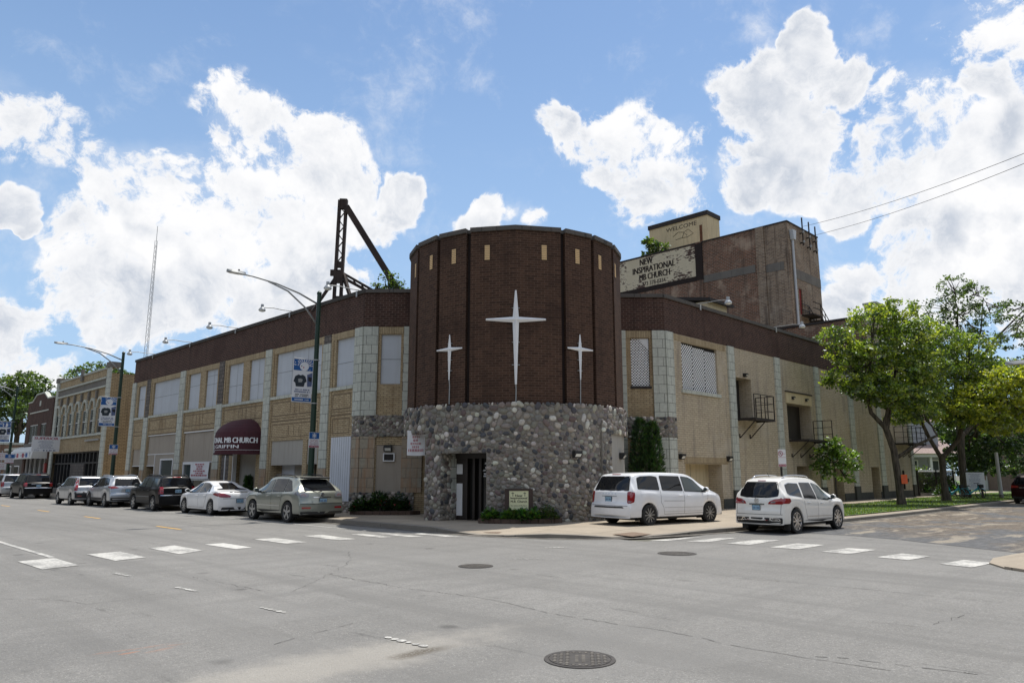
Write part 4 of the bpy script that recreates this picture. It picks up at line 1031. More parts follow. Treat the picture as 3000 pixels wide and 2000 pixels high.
# goose-neck floodlights
def flood(F, a, label, grp, dz=0., L_=1.55):
    base = F.P(a, 9.62, .0)
    th = thing('floodlight', label, 'floodlight', tuple(base), group=grp)
    mb = MB(); pts = [F.P(a,9.66,-.25), F.P(a,9.72,.05), F.P(a,9.70,.5), F.P(a,9.64,1.0), F.P(a,9.66+dz,L_-.05)]
    pts[3] = F.P(a, 9.72+dz*.6, 1.0); mb.tube(pts, .022, 7); mb.build('arm', M['lampgrey'], th)
    mt = MB(); F.slab(mt, a-.05, a+.05, 9.40, 9.66, .09, .12); mt.build('bracket', M['galv'], th)
    hc = F.P(a, 0, L_); z = 9.62+dz
    h = MB(); h.lathe([(.03,.20),(.07,.19),(.075,.10),(.06,.09),(.075,.05),(.15,-.04),(.175,-.10),(.172,-.11)], c=(hc.x,hc.y,z), seg=18); smooth_angle(h.build('reflector', M['galv'], th), 40)
    l = MB(); l.lathe([(.165,-.108),(.14,-.15),(.07,-.175),(.01,-.18)], c=(hc.x,hc.y,z), seg=18); l.build('lens', M['lens'], th, smooth=True)
LF = ['floodlight on the parapet nearest the round tower, beside the rusty steel frame','second floodlight from the tower on the left parapet','middle floodlight of the five on the left parapet','second floodlight from the far end of the left parapet','farthest floodlight at the far left end of the parapet']
for a, lab in zip((26.95,32.9,38.95,45.25,51.5), LF): flood(FL, a, lab, 'floodlights on the left parapet')
flood(FR, 30.3, 'floodlight on the right parapet in front of the tall brick block', 'floodlights on the right parapet', -.02)
flood(FR, 38.2, 'farther floodlight on the right parapet near the pale downpipe', 'floodlights on the right parapet', -.02)

def wallpack(F, a, z, label, w=.30, h=.24, grp='wall pack lamps'):
    th = fthing(F, a, z, 0, 'wall_lamp', label, 'wall lamp', group=grp)
    mb = MB(); mb.prism([(0,-h/2),(.10,-h/2),(.20,h*.1),(.20,h/2),(0,h/2)], F.P(a-w/2,z), F.n, Z, F.u, 0, w); mb.build('housing', M['black'], th)
    g = MB(); A = F.P(a-w*.36,z-h/2+.015,.108); B = F.P(a+w*.36,z-h/2+.015,.108); C_ = F.P(a+w*.36,z+h*.07,.205); D_ = F.P(a-w*.36,z+h*.07,.205); g.quad(A,B,C_,D_); g.build('lens', M['lens'], th)
    return th
Ft, L_, p, q = drum_face(32); 
def tanface(a, r): n = (pol(a,1)-TC).normalized(); return Face(pol(a,r), Z.cross(n), n)
wallpack(tanface(27.5, RS+.08), 0, 2.42, 'dark wall lamp on the cobblestones above the parked minivan')
wallpack(tanface(66, 4.34), 0, 2.42, 'dark wall lamp on the cream recess beside the evergreen')
wallpack(FR, 28.2, 2.5, 'dark wall lamp on pale brick left of the white double doors'); wallpack(FR, 32.35, 2.46, 'dark wall lamp on pale brick right of the white double doors')
wallpack(FR, 34.4, 6.68, 'small lamp above the upper left fire exit', .22, .16); wallpack(FR, 39.75, 5.9, 'left of the two lamps on the concrete lintel', .2, .16); wallpack(FR, 41.5, 5.9, 'right of the two lamps on the concrete lintel', .2, .16)
wallpack(CL, 1.18, 2.80, 'dark wall lamp above the air conditioner on the taupe panel', .34, .26)
th = fthing(CL, 1.22, 2.3, 0, 'air_conditioner', 'small window air conditioner set in the taupe panel', 'air conditioner')
mb = MB(); 
for q in ((.98,1.46,2.27,2.31),(.98,1.46,2.57,2.61),(.98,1.02,2.31,2.57),(1.42,1.46,2.31,2.57)): CL.slab(mb, *q, -.03, .07)
mb.build('frame', M['trim'], th); CL.part('grille', M['black'], th, 1.02,1.42,2.31,2.57,-.03,.04)
gl = MB()
for k in range(8): CL.slab(gl, 1.03,1.41,2.325+k*.03,2.337+k*.03,.04,.052)
gl.build('louvres', M['iron'], th)

# steel fire balconies
def balcony(label, a0, a1, z, proj, rail_sides, braces, rail_h=1.15):
    th = fthing(FR, a0, z, 0, 'fire_balcony', label, 'fire balcony', group='steel fire balconies')
    pf = MB()
    for k in range(9): FR.slab(pf, a0, a1, z-.05, z, proj*k/9+.01, proj*(k+1)/9-.015)
    FR.slab(pf, a0, a1, z-.12, z-.05, proj-.06, proj); FR.slab(pf, a0, a0+.06, z-.12, z-.05, .0, proj-.06); FR.slab(pf, a1-.06, a1, z-.12, z-.05, .0, proj-.06)
    pf.build('platform', M['iron'], th)
    rl = MB(); w = .035
    for side in rail_sides:
        if side == 'f': A, B = (a0, proj-.03), (a1, proj-.03)
        elif side == 'r': A, B = (a1-.03, .02), (a1-.03, proj-.03)
        else: A, B = (a0+.03, .02), (a0+.03, proj-.03)
        for h in (.38,.76,rail_h): rl.bar(FR.P(A[0],z+h,A[1]), FR.P(B[0],z+h,B[1]), w*.7 if h < rail_h else w)
        n_ = 4 if side == 'f' else 3
        for i in range(n_): s_ = i/(n_-1); rl.bar(FR.P(A[0]+(B[0]-A[0])*s_, z, A[1]+(B[1]-A[1])*s_), FR.P(A[0]+(B[0]-A[0])*s_, z+rail_h, A[1]+(B[1]-A[1])*s_), w)
    rl.build('railing', M['iron'], th)
    for b in braces:
        q = MB(); q.bar(FR.P(b,z-.06,proj-.05), FR.P(b,z-.95,.04), .04); q.bar(FR.P(b,z-.95,.03), FR.P(b,z-.75,.03), .04); q.build('brace', M['iron'], th)
balcony('black steel fire balcony at the upper left exit, over the tow zone sign', 33.4, 35.5, 4.45, 1.0, 'fr', (33.6,34.65))
balcony('black steel fire balcony under the concrete lintel, behind the young tree', 39.1, 42.4, 3.6, 1.1, 'r', (39.3,40.4,41.6))
balcony('black steel fire balcony at the far end of the church, behind the tree trunk', 56.0, 58.9, 3.9, 1.2, 'flr', (56.2,57.4,58.7))
# meter and pipes at the far end
th = fthing(FR, 57.0, 1.3, 0, 'gas_meter', 'dark gas meter and pipe on the pale brick near the far end', 'gas meter')
FR.part('pipe', M['iron'], th, 56.95,57.05,.7,2.0,.03,.12); FR.part('meter', M['iron'], th, 57.05,57.5,1.2,1.45,.03,.25)
# evergreen, planters come later; banners
def banner(F, a0, a1, z0, z1, label, lines, grp, k=.03):
    th = fthing(F, (a0+a1)/2, z0, k, 'church_banner', label, 'banner', group=grp)
    mb = MB(); n_ = 8; W = a1-a0
    for i in range(n_):
        for j in range(5):
            f = lambda i,j: F.P(a0+W*i/n_, z0+(z1-z0)*j/5 - .02*math.sin(math.pi*i/n_), k+.015*math.sin(i*1.1+j))
            mb.quad(f(i,j),f(i+1,j),f(i+1,j+1),f(i,j+1))
    mb.build('sheet', M['signwhite'], th, smooth=True, recalc=False)
    rr_ = random.Random(len(label)); H = z1-z0
    for i,(wf,hf) in enumerate(lines):
        zc = z1 - H*(.14+.8*i/len(lines)); tb = MB(); x_ = -wf*W/2
        while x_ < wf*W/2-.02:
            l_ = min(rr_.uniform(.06,.16)*W*.8, wf*W/2-x_)
            m_ = int(l_/(H*.03)) or 1
            for q in range(m_): F.slab(tb, (a0+a1)/2+x_+q*l_/m_, (a0+a1)/2+x_+(q+.62)*l_/m_, zc-H*hf/2*rr_.uniform(.7,1), zc+H*hf/2, k+.020, k+.023)
            x_ += l_+.03*W
        tb.build('lettering', M['redink'], th)
banner(FL, 41.3, 43.85, 1.5, 2.42, 'white banner with red lettering on the taupe shopfront behind the black car', [(.5,.09),(.36,.09),(.3,.09),(.62,.09),(.4,.09),(.85,.11)], 'white church banners', .05)
Fb = Face(((27.6-3.58)*SQ,(27.6+3.58)*SQ,0), (SQ*1.0,-SQ*1.0,0), (-SQ,-SQ,0))
banner(Fb, -.34, .33, 2.44, 3.36, 'white banner with red lettering hung left of the stone pillar', [(.5,.09),(.4,.09),(.32,.09),(.6,.09),(.42,.09),(.85,.11)], 'white church banners', .0)

# ground sign in front of the stones
FS = Face(tuple((fd*25.28*-1)+rd*.23) , rd, fd)
FS.O = Vector(((25.05+.23)*SQ, (25.05-.23)*SQ, 0)); FS.u = rd; FS.n = fd
th = thing('name_sign', 'cream church name sign in a dark wooden frame among the hostas', 'sign', tuple(FS.O))
for a in (-.40,.40): FS.part('post', M['wood'], th, a-.07, a+.07, G0, 1.27, -.06, .05)
FS.part('top_rail', M['wood'], th, -.33, .33, 1.2, 1.27, -.05, .045); FS.part('panel', M['signcream'], th, -.32,.32,.58,1.2,-.03,.03)
for s_, w_, h_, z_ in (('New',.24,.075,1.045),('Inspirational',.55,.085,.955),('M.B. Church',.54,.075,.855),('Rev. Andrew Griffin,Pastor',.54,.045,.715)):
    text(s_, w_, h_, FS.P(0,z_,.03), FS.n, M['ink'], th, font_scale=.035 if h_ > .05 else 0)
for a in (-.2,.2):
    q = MB(); FS.slab(q, a-.008, a+.008, 1.015, 1.16, .03, .034); FS.slab(q, a-.05, a+.05, 1.108, 1.124, .0301, .0342); q.build('cross_emblem', M['ink'], th)

# ------------------------------------------------------------------ rear blocks
stage = thing('stage_block', 'tall weathered brick stage block with painted church sign and cream penthouse', 'building', (60,30,0))
FW = Face((57,0,0),(0,1,0),(-1,0,0)); FE = Face((0,24.86,0),(1,0,0),(0,-1,0))
wall(MB(), FW.O, FW.u, FW.n, 24.86, 50, 9, 22.3, []).build('brick_wall', M['stage'], stage)
wall(MB(), FE.O, FE.u, FE.n, 57, 63.1, 9, 22.3, [(58.5,59.1,14.7,16.9,.2)]).build('brick_wall', M['stage2'], stage)
sm = MB(); sm.quad((57,50,9),(63.1,50,9),(63.1,50,22.3),(57,50,22.3)); sm.quad((63.1,24.86,9),(63.1,50,9),(63.1,50,22.3),(63.1,24.86,22.3)); sm.quad((57,24.86,22.2),(63.1,24.86,22.2),(63.1,50,22.2),(57,50,22.2)); sm.build('rear_wall', M['stage2'], stage)
for a,b in ((26.88,27.62),(32.75,33.35)): FW.part('brick_pier', M['stage2' if a<30 else 'stage'], stage, a, b, 9, 22.35, 0, .12)
FW.part('corner_brickwork', M['stage2'], stage, 24.87, 26.87, 9, 22.28, 0, .01)
FW.part('concrete_band', M['conc'], stage, 27.8, 32.75, 18.55, 19.2, 0, .03); FW.part('concrete_band', M['conc'], stage, 25.3, 26.85, 18.3, 19.0, .012, .03)
FE.part('concrete_band', M['conc'], stage, 57.9, 63.1, 17.7, 18.5, 0, .03)
cpm = MB(); FW.slab(cpm, 24.8, 50, 22.3, 22.42, -.4, .06); cpm.build('coping', M['iron'], stage); FE.part('coping', M['iron'], stage, 57.06, 63.15, 22.3, 22.42, -.4, .06)
FE.part('door', M['red'], stage, 58.5,59.1,14.7,16.9,-.2,-.12)
# painted sign field
def peel():
    m, t, b = newmat('peeling_sign_paint'); uv = t.n('ShaderNodeTexCoord').outputs['UV']
    n1 = t.noise(uv, .45, 3); n2 = t.noise(t.mapping(uv,(1.6,4.5,1)), 1.6, 6, .7)
    f = t.maprange(t.math('ADD', n2, t.math('MULTIPLY', t.math('SUBTRACT', n1, .5), .9)), .555, .585)
    col = t.mix(f, t.mix(t.maprange(n1,.3,.7), (.60,.53,.38), (.68,.61,.46)), (.09,.055,.045))
    t.inp(b,'Base Color',col); t.inp(b,'Roughness',.9); return m
M['peel'] = peel()
sg = FW.part('sign_field', M['peel'], stage, 33.42, 50, 19.3, 22.25, 0, .02)
FW.part('sign_border', M['recess'], stage, 32.72, 33.42, 18.85, 22.28, .121 if False else .0, .13); FW.part('sign_border', M['recess'], stage, 33.42, 50, 18.85, 19.3, 0, .022)
def tFW(s_, y0, y1, z0, z1, mat='recess', fs=.03): text(s_, abs(y1-y0), z1-z0, FW.P((y0+y1)/2,(z0+z1)/2,.022), FW.n, M[mat], sg, font_scale=fs)
tFW('NEW', 39.5, 38.05, 21.5, 22.12, fs=.06); tFW('INSPIRATIONAL', 40.35, 35.6, 20.75, 21.35, fs=.06); tFW('MB CHURCH', 39.6, 36.2, 20.0, 20.6, fs=.06); tFW('773 378-0334', 39.3, 36.7, 19.42, 19.82)
# penthouse
FP = Face((63.2,0,0),(0,1,0),(-1,0,0))
pn = MB(); pn.box(63.2,65.6,35.6,42.5,22.0,27.3); ph = pn.build('penthouse', M['cream'], stage)
q = MB(); q.box(63.1,65.7,35.5,42.6,27.3,27.75); q.build('penthouse_roof', M['iron'], ph)
text('WELCOME', 3.6, .42, FP.P(38.6,26.75,.01), FP.n, M['iron'], ph)
hd = MB()
for pts in ([(39.6,25.9),(39.0,26.25),(38.3,26.1),(37.8,26.3),(37.2,25.75),(37.9,25.5),(38.6,25.55),(39.3,25.5)],[(38.5,25.6),(38.3,26.05),(37.95,25.7)]):
    hd.tube([FP.P(a,z_,.01) for a,z_ in pts], .022, 5)
hd.build('painted_hands', M['iron'], ph)
q = MB(); FP.slab(q, 36.2,36.5,24.2,26.4,0,.012); q.build('rust_stain', simple('rust', (.12,.05,.025), .9, var=.4), ph)
# downpipe, conductor racks, fire stair, wires
th = thing('downpipe', 'pale metal downpipe with hopper head at the corner of the stage block', 'downpipe', (57.7,24.7,9))
q = MB(); q.tube([(57.65,24.72,13.0),(57.62,24.72,20.9)], .10, 10); q.build('pipe', M['downpipe'], th); q = MB(); q.prism([(-.18,20.85),(.18,20.85),(.32,21.65),(-.32,21.65)],(57.62,24.5,0),(1,0,0),(0,0,1),(0,1,0),0,.32); q.build('hopper', M['downpipe'], th)
for i,(x,zt,zb_) in enumerate(((59.45,23.2,20.75),(60.8,23.15,20.65),(62.1,23.05,20.6))):
    th = thing('wire_bracket', ('nearest','middle','farthest')[i]+' upright wire bracket on the side of the stage block', 'bracket', (x,24.86,zb_), group='wire brackets')
    q = MB(); q.bar((x,24.6,zb_),(x,24.6,zt),.09); q.build('upright', M['iron'], th); q = MB()
    for zz in (zb_+.25, zb_+1.1): q.bar((x,24.86,zz),(x,24.6,zz),.1)
    q.build('strut', M['iron'], th)
    q = MB()
    for zz in (zb_+.3,zb_+1.15): q.tube([(x-.05,24.52,zz-.1),(x-.05,24.52,zz+.1)], .1, 8)
    q.build('insulator', M['lampgrey'], th)
for i,(x,zt,P1) in enumerate(((59.45,22.9,(45.0,6.55,18.8)),(60.8,22.35,(45.0,6.6,18.25)))):
    A = Vector((x,24.5,zt-.5)); B = Vector(P1); pts = []
    d = B-A
    for k in range(21): s_ = k/20*1.25; p = A+d*s_; p.z -= .5*4*(s_/1.25)*(1-s_/1.25); pts.append(p)
    q = MB(); q.tube(pts, .016, 5); tag(q.build('overhead_wire', M['iron']), ('upper','lower')[i]+' overhead wire running from the stage block to the right', 'wire', 'overhead wires')
th = thing('fire_stair', 'dark steel fire stair on the side of the stage block above the lower roof', 'fire stair', (59.3,24.5,14.6))
q = MB(); q.box(58.6,60.0,23.8,24.8,14.55,14.65)
for k in range(9): q.box(60.0+k*.28,60.3+k*.28,23.85,24.7,14.5-k*.2,14.56-k*.2)
q.build('treads', M['iron'], th); q = MB()
for yy in (23.8,24.75):
    q.bar((60.0,yy,14.5),(62.6,yy,12.6),.1,.18)
    for h in (.5,1.0): q.bar((58.6,yy,14.6+h),(60.0,yy,14.6+h),.05); q.bar((60.0,yy,14.6+h),(62.6,yy,12.75+h),.05)
    for k in range(4): q.bar((60.0+k*.85,yy,14.5-k*.62),(60.0+k*.85,yy,15.6-k*.62),.05)
q.build('railing', M['iron'], th)
# lower rear wall that closes the end of the right wing
low = thing('rear_block', 'lower brown brick block behind the right wing with a dark coping and end pier', 'building', (55,20,9))
FQ = Face((54,0,0),(0,1,0),(-1,0,0))
wall(MB(), FQ.O, FQ.u, FQ.n, 17.9, 26.5, 9, 12.75, []).build('brick_wall', M['stage'], low)
FQ.part('coping', M['iron'], low, 18.3, 26.5, 12.75, 12.92, -.4, .08)
q = MB(); q.quad((54,17.9,9),(60,17.9,9),(60,17.9,12.75),(54,17.9,12.75)); q.quad((54,17.9,12.74),(60,17.9,12.74),(60,26.5,12.74),(54,26.5,12.74)); q.build('side_wall', M['stage2'], low)
q = MB(); q.box(53.9,55.1,17.5,18.3,9,13.6); q.build('end_pier', M['tan2'], low); q = MB(); q.box(53.82,55.2,17.42,18.38,13.6,13.75); q.build('pier_cap', M['terra'], low)
q = MB(); q.tube([(53.9,19.2,9),(53.9,19.2,12.7)], .09, 8); q.build('downpipe', M['downpipe'], low)
# roof hut
th = thing('roof_hut', 'small cream roof hut with a dark roof behind the right parapet', 'roof hut', (41,23.8,9.2))
q = MB(); q.box(40,42.4,22.8,25.3,9.2,12.35); q.build('wall', M['cream'], th); q = MB(); q.add([(39.8,22.5,12.3),(39.8,25.6,12.85),(42.8,25.6,12.85),(42.8,22.5,12.3),(39.8,22.5,12.5),(39.8,25.6,13.05),(42.8,25.6,13.05),(42.8,22.5,12.5)],[(3,2,1,0),(4,5,6,7),(0,1,5,4),(1,2,6,5),(2,3,7,6),(3,0,4,7)]); q.build('roof', M['iron'], th)

# ------------------------------------------------------------------ rusted sign frame on the roof
def FLz(Fw, L_, z): return Vector(((Fw+L_)*SQ, (Fw-L_)*SQ, z))
th = thing('steel_sign_frame', 'rusted dark steel lattice sign frame standing on the left roof', 'sign frame', tuple(FLz(34,-8.3,9.2)))
F0 = 34.0
q = MB(); LL, LR = (-8.47,-8.44), (-8.13,-8.1)
q.bar(FLz(F0,-8.50,9.2), FLz(F0,-8.42,14.9), .12, .26, up=fd); q.bar(FLz(F0,-8.18,9.2), FLz(F0,-8.10,14.95), .12, .26, up=fd); q.build('mast', M['truss'], th)
q = MB()
for k in range(9):
    z0_ = 11.4+k*.36; s_ = 1 if k%2 else -1; q.bar(FLz(F0,-8.3-.13*s_,z0_), FLz(F0,-8.3+.13*s_,z0_+.36), .045, up=fd)
q.bar(FLz(F0,-8.28,14.45), FLz(F0,-8.26,14.97), .30,.20, up=fd); q.bar(FLz(F0,-8.72,11.25), FLz(F0,-8.1,11.25), .12,.3); q.bar(FLz(F0,-8.35,10.75), FLz(F0,-8.32,11.3), .42,.24, up=fd); q.bar(FLz(F0,-8.3,11.5), FLz(F0,-8.28,11.8), .24,.16, up=fd)
for zz in (9.6,10.0): q.bar(FLz(F0,-8.5,zz), FLz(F0,-8.1,zz), .06,.2)
q.build('lacing', M['truss'], th)
q = MB(); q.bar(FLz(F0,-8.06,14.55), FLz(F0,-5.15,9.9), .34,.3); q.build('raking_strut', M['truss'], th)
q = MB(); q.bar(FLz(F0,-8.1,11.22), FLz(F0+.4,-6.4,10.3), .1); q.bar(FLz(F0,-7.9,10.9), FLz(F0+.4,-6.55,10.2), .12)
for k in range(4): s_=k/4; q.bar(FLz(F0+.4*s_,-8.0+1.5*s_,11.1-.8*s_), FLz(F0+.4*s_,-7.75+1.4*s_,10.8-.7*s_), .06)
q.bar(FLz(F0,-8.08,11.2), FLz(F0-.6,-7.45,9.5), .13); q.bar(FLz(F0,-8.05,10.9), FLz(F0+.4,-7.6,9.5), .1); q.bar(FLz(F0,-8.2,10.4), FLz(F0-.4,-7.85,9.4), .09); q.bar(FLz(F0,-8.5,10.95), FLz(F0-.7,-9.3,9.2), .13)
q.build('lower_braces', M['truss'], th)
q = MB(); q.bar(FLz(32.6,-5.4,9.75), FLz(33.2,-4.3,10.0), .18); q.bar(FLz(32.6,-5.3,9.6), FLz(33.2,-4.4,9.85), .14); tag(q.build('roof_beam', M['truss']), 'dark steel beam lying on the roof edge against the round tower', 'beam')

# far radio mast
th = thing('radio_mast', 'tall thin red and white lattice radio mast far behind the church', 'radio mast', tuple(FLz(140,-70.8,0)))
q = MB(); seg = 44
for k in range(3):
    for i in range(3):
        a = 2.09*k+.4; c = FLz(140,-70.9,0); r_ = .55
        q.bar((c.x+r_*math.cos(a),c.y+r_*math.sin(a),0),(c.x+.25*math.cos(a),c.y+.25*math.sin(a),47.5),.06) if i == 0 else None
q.build('legs', M['lampgrey'], th)
q = MB(); c = FLz(140,-70.9,0)
for i in range(seg):
    z_ = 1.05*i+.5; f = lambda k,z_: (c.x+(.55-.30*z_/47.5)*math.cos(2.09*k+.4), c.y+(.55-.30*z_/47.5)*math.sin(2.09*k+.4), z_)
    for k in range(3): q.bar(f(k,z_), f(k+1,z_+1.05), .028)
q.build('lacing', M['lampgrey'], th); q = MB(); q.bar((c.x,c.y,47.4),(c.x,c.y,50.5),.07); q.build('tip', M['lampgrey'], th)

# ------------------------------------------------------------------ vehicles
def chaikin(P, n=2, closed=False):
    for _ in range(n):
        Q = []; m = len(P)
        rng = range(m) if closed else range(m-1)
        if not closed: Q.append(P[0])
        for i in rng:
            a, b = P[i], P[(i+1) % m]
            Q.append(tuple(a[k]*.75+b[k]*.25 for k in range(len(a)))); Q.append(tuple(a[k]*.25+b[k]*.75 for k in range(len(a))))
        if not closed: Q.append(P[-1])
        P = Q
    return P
def interp(P, x):
    if x <= P[0][0]: return P[0][1]
    for (a, b), (c, d) in zip(P, P[1:]):
        if x <= c: return b + (d-b)*(x-a)/(c-a) if c > a else d
    return P[-1][1]
class Car:
    RC = .05
    def __init__(s, S, name, label, loc, rz, paint, cat, group=None, sc=1.):
        s.S = S; s.th = thing(name, label, cat, loc, rz, group, sc)
        s.body(paint)
    def body(s, paint):
        S = s.S; L, W = S['L'], S['W']; w = W/2
        top = chaikin(S['top'], 2); pts = [top[0]]; acc = 0
        for a, b in zip(top, top[1:]):
            d = math.hypot(b[0]-a[0], b[1]-a[1]); n_ = max(1, int(d/.055))
            for k in range(1, n_+1): pts.append((a[0]+(b[0]-a[0])*k/n_, a[1]+(b[1]-a[1])*k/n_))
        zb, b0, b1 = S['zb'], S['belt'][0], S['belt'][1]; wr = S['wr']*w
        xr, xf = top[0][0], top[-1][0]; er = S.get('er', .12); ef = S.get('ef', .30)
        rings = []
        wb, r, ra = S['wb'], S['r'], S['xa']; Ra = r*1.15
        # extra stations so that the lower outline follows the wheel arches
        ex = []
        for xc in (ra, ra+wb):
            for k in range(-14, 15): ex.append(xc + Ra*math.sin(math.pi/2*k/14)*(1 if abs(k) < 14 else .999))
            ex += [xc-Ra-.004, xc+Ra+.004]
        topf = lambda x: interp(top, x)
        ex = [(x, topf(x)) for x in ex if top[0][0]+.25 < x < top[-1][0]-.12]
        pts = [p for p in pts if not any(abs(p[0]-q[0]) < .012 for q in ex)]
        pts = [p for p in pts if p[0] <= top[0][0]+.25] + sorted([p for p in pts if p[0] > top[0][0]+.25] + ex)
        for x, zt in pts:
            zbl = b0 + b1*x
            kend = 1.0
            h = max(0., zt-zbl); s_ = min(1., h/.42); s_ = s_*s_*(3-2*s_)
            zs = min(zbl, zt-.045); zlow = min(zb + .0, zs-.03)
            # bumper tuck at the two ends
            eb = S.get('tuck', .03); u = max(0, 1-abs(x-xr)/.35); v = max(0, 1-abs(x-xf)/.5); zl = zlow + eb*max(u*u, v*v) if zs-zlow > .2 else zlow
            for xc in (ra, ra+wb):
                if abs(x-xc) < Ra: zl = max(zl, min(zs-.05, r*1.0+math.sqrt(max(0,Ra*Ra-(x-xc)**2))))
            hh = zs-zl
            wt = w*.955*(1-s_) + wr*s_
            nf = 1 - .10*max(0, 1-(xf-x)/.7)**2 - .03*max(0, 1-(x-xr)/.5)**2
            ring = [(0, zl), (w*.80, zl), (w*.955, zl+.03*min(1,hh)), (w*.978, zl+hh*.16), (w*.99, zl+hh*.36), (w*1.0, zl+hh*.56), (w*.995, zl+hh*.76), (w*.982, zl+hh*.9), (w*.955, zs)]
            for k in (.25, .5, .75): ring.append((w*.955+(wt-w*.955)*k**1.15, zs+(zt-.075*s_-.02-zs)*k))
            ring += [(wt, zt-.075*s_-.02), (wt*.965, zt-.035*s_-.008), (wt*.88, zt-.008), (wt*.6, zt+.006), (wt*.3, zt+.012), (0, zt+.014)]
            out = []
            for y, z in ring:
                f = (y/w)**2
                dx = er*f*max(0, 1-(x-xr)/.6)**1.3 - ef*f*max(0, 1-(xf-x)/.8)**1.3
                out.append((x+dx, y*nf, z))
            rings.append(out)
        N = len(rings[0]); mb = MB(); row = []
        for out in rings:
            full = out + [(x, -y, z) for x, y, z in reversed(out[1:-1])]; row.append(full)
        M_ = len(row[0])
        for full in row: mb.v += full
        for i in range(len(row)-1):
            for j in range(M_):
                j2 = (j+1) % M_; mb.f.append((i*M_+j, (i+1)*M_+j, (i+1)*M_+j2, i*M_+j2))
        mb.f.append(tuple(reversed(range(M_)))); mb.f.append(tuple((len(row)-1)*M_+k for k in range(M_)))
        o = mb.build('body', [paint, M['black']], s.th, local=True)
        s.bvh = BVHTree.FromPolygons([Vector(v) for v in mb.v], mb.f)
        for p in o.data.polygons:
            if (p.index % M_) in (0, M_-1) and p.index < (len(row)-1)*M_ and (min(abs(p.center.x-ra), abs(p.center.x-ra-wb)) < Ra+.02 or abs(p.normal.z) > .9): p.material_index = 1
        for xc in (ra, ra+wb):
            for sg in (1, -1):
                q = MB(); y1 = sg*(w-.30); q.quad((xc-Ra-.05,y1,.16),(xc+Ra+.05,y1,.16),(xc+Ra+.05,y1,r+Ra+.06),(xc-Ra-.05,y1,r+Ra+.06))
                for sx in (-1,1): q.quad((xc+sx*Ra*1.01,y1,.16),(xc+sx*Ra*1.01,sg*w*.93,.24),(xc+sx*Ra*1.01,sg*w*.93,r*1.1),(xc+sx*Ra*1.01,y1,r*1.1))
                q.build('wheel_housing', M['black'], s.th, local=True)
        smooth_angle(o, 32); s.bodyo = o
        # wheels
        for x in (ra, ra+wb):
            for sg in (1, -1): s.wheel(x, sg*(w*.985), r, sg)
    def wheel(s, x, y, r, sg):
        tw = .22; y0 = y - sg*tw; rr = r*s.S.get('rimr', .68)
        wh = MB(); wh.lathe([(rr*.98,y0),(r*.95,y0),(r,y0+sg*.03),(r,y-sg*.03),(r*.965,y-sg*.008),(r*.9,y),(rr*1.03,y-sg*.012),(rr,y-sg*.03)], (x,0,r), 'y', 36)
        w_ = wh.build('wheel', M['tyre'], s.th, local=True); smooth_angle(w_, 40)
        b = MB(); b.lathe([(.02,y-sg*.09),(rr*.9,y-sg*.09),(rr*.99,y-sg*.02),(rr*.93,y-sg*.02),(rr*.88,y-sg*.07),(.02,y-sg*.075)], (x,0,r), 'y', 32); smooth_angle(b.build('rim', M['rim'] if s.S.get('rimm') is None else s.S['rimm'], w_, local=True), 40)
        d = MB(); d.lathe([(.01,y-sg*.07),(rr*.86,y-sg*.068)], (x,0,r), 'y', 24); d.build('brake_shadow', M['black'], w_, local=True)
        sp = MB(); n_ = s.S.get('spokes', 5); dbl = s.S.get('dbl', 0)
        for k in range(n_):
            for off in ((-dbl, dbl) if dbl else (0,)):
                a = 2*math.pi*k/n_ + .35 + off*.5
                a2 = 2*math.pi*k/n_ + .35 + off
                c0 = Vector((x+rr*.14*math.cos(a), y-sg*.035, r+rr*.14*math.sin(a))); c1 = Vector((x+rr*.95*math.cos(a2), y-sg*.030, r+rr*.95*math.sin(a2)))
                sp.bar(c0, c1, s.S.get('spw', .07)*(.62 if dbl else 1), .03, up=(0,1,0))
        sp.lathe([(.01,y-sg*.012),(rr*.17,y-sg*.015),(rr*.24,y-sg*.05)], (x,0,r), 'y', 16)
        sp.build('spokes', s.S.get('spm') or M['rim'], w_, local=True)
    # panels projected on to the body
    def proj(s, poly, view, mat, name, off=.006, rnd=2, parent=None, cuts=3, thick=False):
        if rnd:
            Q = []; m_ = len(poly)
            for i in range(m_):
                A = Vector(poly[i-1]); B = Vector(poly[i]); C_ = Vector(poly[(i+1)%m_]); rr = min(s.RC, .35*(A-B).length, .35*(C_-B).length)
                p0 = B+(A-B).normalized()*rr; p2 = B+(C_-B).normalized()*rr
                for k in range(4): t_ = k/3; Q.append(tuple(p0*(1-t_)**2+B*2*t_*(1-t_)+p2*t_*t_))
            poly = Q
        bm = bmesh.new(); vs = [bm.verts.new((a, b, 0)) for a, b in poly]; f = bm.faces.new(vs)
        r_ = bmesh.ops.triangulate(bm, faces=[f])
        bmesh.ops.subdivide_edges(bm, edges=[e for e in bm.edges if e.calc_length() > .12], cuts=cuts, use_grid_fill=True)
        bmesh.ops.triangulate(bm, faces=bm.faces)
        mb = MB(); bm.verts.index_update()
